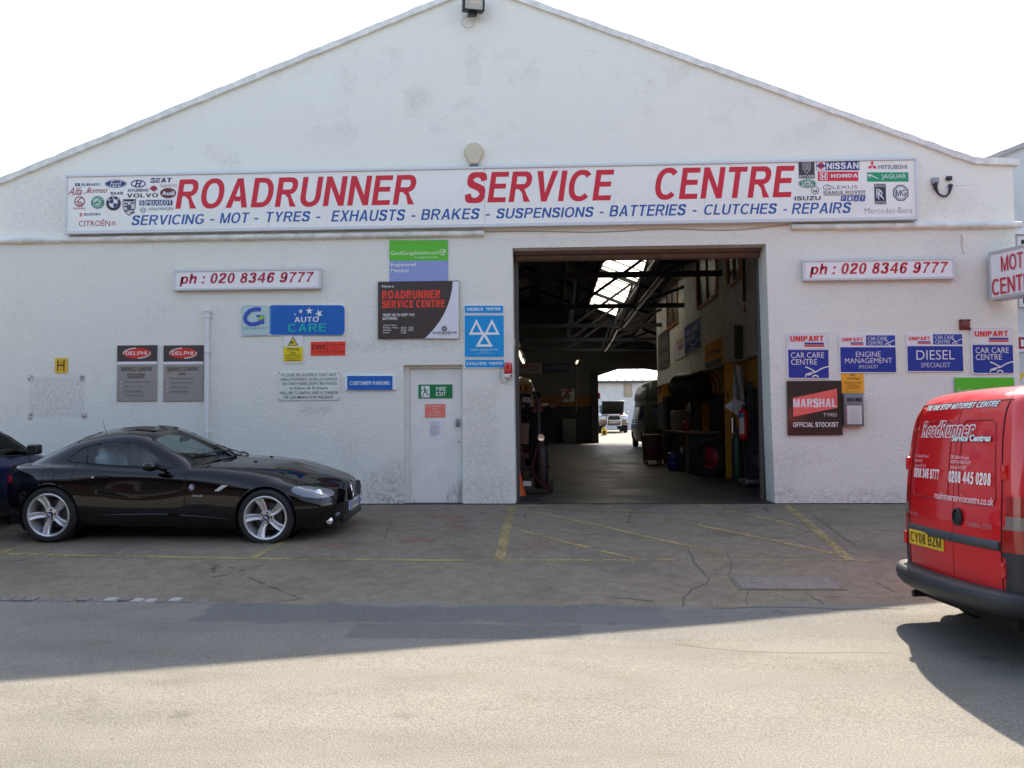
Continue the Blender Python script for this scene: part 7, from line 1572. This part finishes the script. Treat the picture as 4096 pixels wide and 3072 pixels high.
# extinguisher
q = onY(2975, 1757, 3.6); t = thing('fire_extinguisher', 'red fire extinguisher with a pale label hung just inside the doorway', 'fire extinguisher', (q.x, 3.6, q.z))
m = MB(); m.lathe([(0, 0), (.085, .0), (.09, .02), (.09, .46), (.075, .53), (.03, .565), (.028, .60), (0, .60)], 26); m.build('cylinder', mat('extinguisher_red', (.50, .015, .02), .25, coat=.6), t, smooth=True)
m = MB(); m.lathe([(.0915, .10), (.0915, .40)], 12, None, R(-165), R(-95)); m.build('label_sheet', mat('label_pale', (.55, .52, .45), .5), t, smooth=True); m = MB(); m.lathe([(.092, .40), (.092, .48)], 12, None, R(-165), R(-95)); m.build('label_sheet', mat('label_blue', (.05, .15, .42), .5), t, smooth=True)
m = MB(); m.bbox(-.03, .03, -.09, .03, .60, .635, .008, 2); m.bbox(-.02, .02, -.10, .02, .65, .665, .006, 1); m.build('lever', BLKP, t); m = MB(); m.tube([(.03, 0, .61), (.09, -.02, .58), (.11, -.03, .4), (.105, -.02, .15)], .012, 6); m.build('hose', BLKP, t, smooth=True)
t = thing('steel_post', 'dark steel post behind the red extinguisher', 'post', (q.x + .16, 3.75, FL)); m = MB(); m.box(-.05, .05, -.05, .05, 0, 1.9); m.build('post', SD, t)
m = MB(); m.box(-.17, .0, -.06, -.03, .95, 1.0); m.build('hook', SD, t)
q = onY(3005, 1706, 3.9); box_thing('blue_bottle', 'blue plastic bottle on the dark stand beside the extinguisher', 'bottle', q.x - .10, q.x + .10, 3.8, 4.0, q.z - .14, q.z + .14, mat('bottle_blue', (.02, .07, .25), .3), .05, 'bottle_body')
q = onY(3010, 1870, 3.9); box_thing('dark_stand', 'dark metal stand beside the extinguisher', 'stand', q.x - .13, q.x + .2, 3.75, 4.1, FL, bpy.data.objects['blue_bottle'].location.z - .001, mat('stand_dark', (.03, .03, .035), .5, .4), .02, 'stand')
q = onY(2953, 1540, 4.2); t = thing('plastic_sheet', 'strip of clear plastic hanging beside the yellow door', 'sheet', (q.x, 4.2, 1.45)); m = MB(); rows = [[m.v(-.10 + .2 * i / 6 + .01 * math.sin(k * .9 + i), .02 * math.sin(i * 1.6 + k * .4), .8 * k / 12) for i in range(7)] for k in range(13)]
for a, b in zip(rows, rows[1:]):
    for i in range(6): m.b.faces.new((a[i], a[i + 1], b[i + 1], b[i]))
m.build('sheet', mat('sheet_grey', (.20, .20, .20), .2, spec=.8), t, smooth=True)
q = onY(2942, 1630, 4.1); t = thing('paper_sheet', 'creased white paper sheet pinned by the fire extinguisher', 'paper', (q.x, 4.1, q.z)); m = MB(); a = [m.v(-.22, 0, .02), m.v(-.03, -.05, .17), m.v(.20, .02, .08), m.v(.05, -.03, -.17), m.v(0, -.07, .0)]
for i in range(4): m.b.faces.new((a[i], a[(i + 1) % 4], a[4]))
m.build('sheet', mat('card_white'), t)
q = onY(2931, 1702, 4.0); t = thing('silver_tin', 'small silver tin hanging by the yellow door', 'tin', (q.x, 4.0, q.z)); m = MB(); m.lathe([(0, -.14), (.05, -.14), (.052, .14), (.03, .15), (0, .15)], 18); m.build('tin_body', CHROME, t, smooth=True); m = MB(); m.tube([(0, 0, .15), (.02, 0, .30), (.01, 0, .48)], .006, 5); m.build('hanger', SD, t)
# tyres
q = onZ(2840, 1903, FL); tyre('big tyre with a dull red wheel leaning in front of the workbench', q.x + .05, q.y, FL + .40, .40, .24, Mx(rx=PI / 2, rz=R(-50)) , mat('wheel_red', (.30, .02, .03), .5))
q = onZ(3030, 1935, FL); tyre('black tyre leaning just inside the right side of the doorway', q.x + .06, q.y + .1, FL + .36, .36, .22, Mx(rx=PI / 2, rz=R(-58)), ALLOYD)
q = onZ(2990, 1880, FL); tyre('black tyre standing behind the dark stand under the extinguisher', q.x + .2, q.y + .5, FL + .33, .33, .2, Mx(rx=PI / 2, rz=R(-64)))
for k, lab in enumerate(('lowest tyre of the stack past the yellow door', 'middle tyre of the stack past the yellow door', 'top tyre of the stack past the yellow door')): tyre(lab, 3.35, 6.15, FL + .1 + .2 * k, .31, .2)
# jack under the right hand tyre, gas bottle
q = onZ(3000, 1945, FL); t = thing('trolley_jack', 'low silver trolley jack on the floor just inside the doorway', 'jack', (q.x, q.y, FL)); m = MB(); m.bbox(-.14, .14, -.28, .28, .05, .13, .02, 2); m.build('frame', mat('jack_grey', (.16, .16, .16), .4, .7), t, smooth=True)
for x in (-.13, .13):
    for y in (-.22, .22): m = MB(); m.lathe([(.05, -.02), (.055, -.015), (.055, .015), (.05, .02), (0, .02)], 16, Mx((x, y, .055), ry=PI / 2)); m.build('wheel', CHROME, t, smooth=True)
m = MB(); m.tube([(0, .25, .12), (.05, .6, .55)], .018, 8); m.build('handle', SD, t)
q = onZ(2950, 1930, FL); t = thing('gas_bottle', 'slim dark green gas bottle beside the yellow door', 'gas bottle', (q.x, q.y, FL)); m = MB(); m.lathe([(0, 0), (.09, 0), (.1, .03), (.1, .78), (.07, .88), (.03, .92), (.03, 1.0), (0, 1.0)], 22); m.build('cylinder', mat('bottle_green', (.012, .05, .035), .4), t, smooth=True); m = MB(); m.lathe([(.05, .98), (.05, 1.03), (0, 1.03)], 10); m.build('valve', BLKP, t)
# welding trolley and hoses at the left edge
q = onZ(2118, 1972, FL); t = thing('welding_trolley', 'welding trolley with two dark gas cylinders and red hoses just inside on the left', 'trolley', (q.x, q.y, FL))
for s, c in ((-1, (.015, .015, .016)), (1, (.02, .014, .015))):
    m = MB(); m.lathe([(0, 0), (.105, 0), (.115, .02), (.115, .58), (.09, .68), (.04, .72), (.035, .76), (0, .76)], 24, Mx((s * .20, 0, .08))); c_ = m.build('cylinder', mat('cylinder_dark_%d' % (s > 0), c, .45), t, smooth=True)
    m = MB(); m.bbox(-.05, .05, -.05, .05, .76, .86, .02, 2, Mx((s * .20, 0, .08))); m.lathe([(.055, 0), (.055, .03), (0, .032)], 20, Mx((s * .20, -.06, .92), rx=PI / 2)); m.build('regulator', CHROME, c_, smooth=True)
    m = MB(); m.tube([(s * .20, -.08, .86), (s * .12, -.22, .70), (s * .05, -.25, .40), (s * .12, -.22, .25), (s * .26, -.2, .12), (s * .36, -.18, .03)], .011, 6); m.build('hose', mat('hose_red', (.10, .012, .018), .6), t, smooth=True)
    m = MB(); m.tube([(s * .16, .12, .05), (s * .16, .12, 1.3), (s * .14, .06, 1.55), (s * .08, -.06, 1.66)], .028, 8); m.build('handle', mat('trolley_tube', (.07, .07, .075), .4, .5), t, smooth=True)
    m = MB(); m.lathe([(.09, -.03), (.1, -.02), (.1, .02), (.09, .03), (0, .03)], 18, Mx((s * .36, .1, .1), ry=PI / 2)); m.build('wheel', RUB, t, smooth=True)
m = MB(); m.box(-.34, .34, -.14, .16, .05, .08); m.box(-.34, .34, .10, .13, .4, .44); m.build('tray', SD, t)
m = MB(); m.box(-.12, .03, -.06, -.05, .12, .2); m.build('label_plate', PLATEW, t)
q = onZ(2072, 1990, FL); t = thing('traffic_cone', 'orange traffic cone against the left jamb of the doorway', 'cone', (q.x, q.y, FL)); m = MB(); m.lathe([(.13, .03), (.115, .06), (.03, .44), (.02, .45), (0, .45)], 20); m.build('cone', mat('cone_orange', (.55, .09, .01), .5), t, smooth=True); m = MB(); m.bbox(-.17, .17, -.17, .17, 0, .035, .015, 2); m.build('base', BLKP, t)
q = onZ(2100, 1998, FL); t = thing('floor_plate', 'flat dark steel plate on the floor by the left jamb', 'plate', (q.x + .06, q.y, FL)); m = MB(); m.bbox(-.2, .2, -.12, .12, .001, .03, .006, 1); m.build('plate', SD, t)
# back wall boards, cabinet, poster, pipes
def back_board(name, label, bx, base, draw=None, cat='sign', th=.03, Y=30.98):
    return sign(name, label, F1, bx, 0, th, base, cat, Y=Y)
S = back_board('workshop_sign', 'dim white and blue care sign on the back wall of the workshop', (2072, 1452, 2288, 1494), vinyl((150, 146, 146))); S.begin('blue_field'); S.rect(2168, 1453, 2287, 1493, (44, 46, 76)); S.begin('lettering'); S.text('UNIPART', 2078, 1458, 2158, 1472, (150, 60, 60), 0, .04); S.rect(2110, 1477, 2158, 1481, (60, 64, 100)); S.text('CAR CARE CENTRE', 2176, 1462, 2270, 1476, (130, 130, 150)); S.done()
S = back_board('poster', 'pale poster on the back wall above the yellow band', (2247, 1556, 2298, 1608), vinyl((190, 186, 180)), cat='poster'); S.begin('lettering'); S.rect(2252, 1562, 2293, 1567, (150, 90, 60)); S.disc(2272, 1588, 12, (120, 120, 124)); S.done()
q = onY(2276, 1700, 30.4); box_thing('steel_cabinet', 'tall grey steel cabinet against the back wall', 'cabinet', q.x - .34, q.x + .34, 30.2, 30.85, FL, 1.25, mat('cabinet_grey', (.12, .12, .125), .5), .02)
q = onY(2304, 1560, 30.9); t = thing('wall_pipe', 'thin grey pipe running down the back wall', 'pipe', (q.x, 30.9, 1.6)); m = MB(); m.tube([(0, 0, 0), (0, 0, 2.6)], .035, 8); m.build('pipe', mat('pipe_grey', (.22, .22, .21), .5), t, smooth=True)
# silver ducting slung along the trusses
pts = [onY(*a) for a in ((2418, 1402, 26.6), (2443, 1364, 21.8), (2455, 1340, 20.2), (2468, 1315, 19.2), (2491, 1304, 16.75), (2510, 1282, 15.4), (2547, 1232, 11.85), (2600, 1168, 8.6), (2650, 1105, 6.65))]
t = thing('ducting', 'silver flexible ducting slung along the roof trusses', 'duct', pts[4]); m = MB(); m.tube([p - pts[4] for p in pts], .07, 10); m.build('hose', mat('duct_silver', (.34, .34, .36), .35, .7), t, smooth=True)
for k in (0, 1, 4, 6): m = MB(); m.tube([pts[k] - pts[4] + Vector((.08 * math.cos(a), 0, .08 * math.sin(a))) for a in np.linspace(0, 2 * PI, 17)[:-1]], .012, 5, closed=True); m.build('hanger', SD, t)
# strip lamps
TUBE = mat('lamp_lit', (1.0, .80, .52), .5, emit=.9)
def strip(label, x, y, z, L=1.9):
    t = thing('strip_lamp', label, 'lamp', (x, y, z), group='strip lamps hung in the workshop'); m = MB(); m.bbox(-.09, .09, -L / 2, L / 2, .0, .05, .008, 1); m.build('fitting', mat('fitting_grey', (.3, .3, .3), .5), t); m = MB(); m.tube([(0, -L / 2 + .04, -.02), (0, L / 2 - .04, -.02)], .035, 8); m.build('tube', TUBE, t, smooth=True)
    for s in (-1, 1): m = MB(); m.tube([(0, s * L * .35, .05), (0, s * L * .35, 4.42 - z)], .006, 4); m.build('chain', SD, t)
for (px_, py_, Y, lab) in ((2062, 1372, 7.5, 'lit strip lamp nearest the left jamb of the doorway'), (2077, 1412, 10.2, 'second lit strip lamp from the left jamb'), (2090, 1440, 13.2, 'third lit strip lamp from the left jamb'), (2308, 1447, 27.5, 'single lit strip lamp near the back wall')):
    q = onY(px_, py_, Y); strip(lab, q.x, q.y, q.z)
# hanging chain hoist on the right wall
q = onX(2976, 1110, PX - .12); t = thing('pull_cord', 'black pull cord with a red handle high on the right wall', 'cord', (q.x, q.y, q.z)); z0 = onX(2980, 1205, PX - .12).z - q.z
m = MB(); m.tube([(0, 0, 1.2), (0, 0, z0)], .03, 8); m.build('cord', BLKP, t); m = MB(); m.tube([(0, -.02, z0 - .14), (-.02, -.06, z0 - .17), (-.03, -.16, z0 - .2)], [.02, .025, .03], 8); m.tube([(0, 0, z0), (0, -.02, z0 - .14)], .006, 5); m.build('handle', mat('handle_red', (.22, .02, .03), .4), t, smooth=True)
# yard bits
q = onY(2417, 1735, 35.3); t = thing('yellow_can', 'yellow plastic can on the yard ground before the off road car', 'can', (q.x, 35.3, gz(35.3))); m = MB(); m.bbox(-.15, .15, -.10, .10, 0, .33, .03, 2); m.bbox(-.11, .11, -.04, .04, .33, .36, .01, 1); m.build('can_body', mat('can_yellow', (.62, .42, .02), .45), t, smooth=True); m = MB(); m.tube([(-.1, 0, .33), (-.09, 0, .42), (.06, 0, .42), (.08, 0, .34)], .018, 6); m.build('handle', mat('can_yellow'), t, smooth=True)
m = MB(); m.box(-.09, .07, -.1025, -.1005, .06, .24); m.build('label_sheet', BLKP, t)
q = onY(2401, 1580, 31.4); t = thing('red_beacon', 'small red beacon outside the left edge of the back doorway', 'beacon', (2.43 + .06, 31.36, q.z)); m = MB(); m.lathe([(.07, -.12), (.085, -.1), (.085, .08), (.06, .13), (0, .14)], 16); m.build('lens', mat('beacon_red'), t, smooth=True); m = MB(); m.lathe([(.08, -.2), (.09, -.13), (.06, -.12)], 14); m.build('base', BLKP, t, smooth=True)
q = onY(2512, 1560, 47.9); t = thing('wall_flap', 'beige flap hanging on the yard building wall', 'flap', (q.x, 47.95, q.z - .5)); m = MB(); m.bbox(-.28, .28, -.03, .02, 0, 1.2, .05, 2); m.build('flap', mat('flap_beige', (.38, .33, .25), .8), t, smooth=True)

# more of the dark clutter down the right hand side
t = thing('tool_cabinet', 'tall dark tool cabinet beyond the workbench against the partition', 'cabinet', (PX - .33, 11.7, FL)); m = MB(); m.bbox(-.3, .3, -.5, .5, 0, 1.85, .02, 2); m.build('case', BK, t, smooth=True)
for k in range(5): m = MB(); m.bbox(-.315, -.298, -.46, .46, .1 + k * .34, .40 + k * .34, .006, 1); d = m.build('drawer', mat('drawer_dark', (.045, .02, .02), .45), t); m = MB(); m.box(-.335, -.315, -.2, .2, .35 + k * .34, .37 + k * .34); m.build('handle', SD, d)
for k, (y, h) in enumerate(((9.9, 1.3), (10.15, 1.55))):
    t = thing('exhaust_pipe', ('shorter', 'taller')[k] + ' silver exhaust pipe standing against the partition past the workbench', 'pipe', (PX - .12, y, FL + .93)); m = MB(); m.tube([(-.08, 0, 0), (-.06, .02, h * .4), (.02, 0, h * .7), (.04, 0, h)], .035, 10); m.build('pipe', mat('pipe_silver', (.30, .30, .30), .25, .9), t, smooth=True); m = MB(); m.lathe([(0, 0), (.07, .02), (.075, .3), (.05, .36), (0, .37)], 16, Mx((-.06, .02, h * .3))); m.build('silencer', mat('pipe_silver'), t, smooth=True)
for k, (y, lab) in enumerate(((14.0, 'nearer black oil drum by the partition'), (14.75, 'farther black oil drum by the partition'))):
    t = thing('oil_drum', lab, 'drum', (PX - .36, y, FL), group='black oil drums'); m = MB(); m.lathe([(0, .01), (.28, 0), (.29, .02), (.285, .3), (.297, .31), (.285, .32), (.285, .58), (.297, .59), (.285, .60), (.29, .88), (.27, .88), (.27, .86), (0, .86)], 26); m.build('drum_body', mat('drum_black', (.02, .02, .024), .4), t, smooth=True)
t = thing('wall_tyre_rack', 'dark steel rack on the partition above the workbench', 'rack', (PX - .02, 9.1, 1.75)); m = MB(); m.box(-.42, 0, -1.0, 1.0, 0, .03); m.box(-.42, -.39, -1.0, 1.0, .30, .33)
for y in (-1.0, 0, .97): m.box(-.42, 0, y, y + .03, -.12, .0); m.box(-.42, -.39, y, y + .03, 0, .33)
m.build('rack', SD, t)
for k in range(5): tyre('black tyre on the wall rack above the workbench, %s from the doorway' % ('first', 'second', 'third', 'fourth', 'fifth')[k], PX - .23, 8.3 + k * .36, 1.75 + .03 + .29, .29, .17, Mx(rx=PI / 2))
t = thing('tool_trolley', 'low dark red tool trolley standing in front of the workbench', 'trolley', (PX - 1.15, 10.4, FL)); m = MB(); m.bbox(-.22, .22, -.35, .35, .12, .80, .02, 2); m.build('case', mat('trolley_red', (.10, .012, .015), .45), t, smooth=True)
for x in (-.18, .18):
    for y in (-.3, .3): m = MB(); m.lathe([(.055, -.02), (.06, 0), (.055, .02), (0, .02), (0, -.02), (.055, -.02)], 14, Mx((x, y, .06), ry=PI / 2)); m.build('castor', BLKP, t)
m = MB(); m.tube([(-.2, -.36, .78), (-.2, -.46, .84), (.2, -.46, .84), (.2, -.36, .78)], .014, 6); m.build('handle', SD, t)
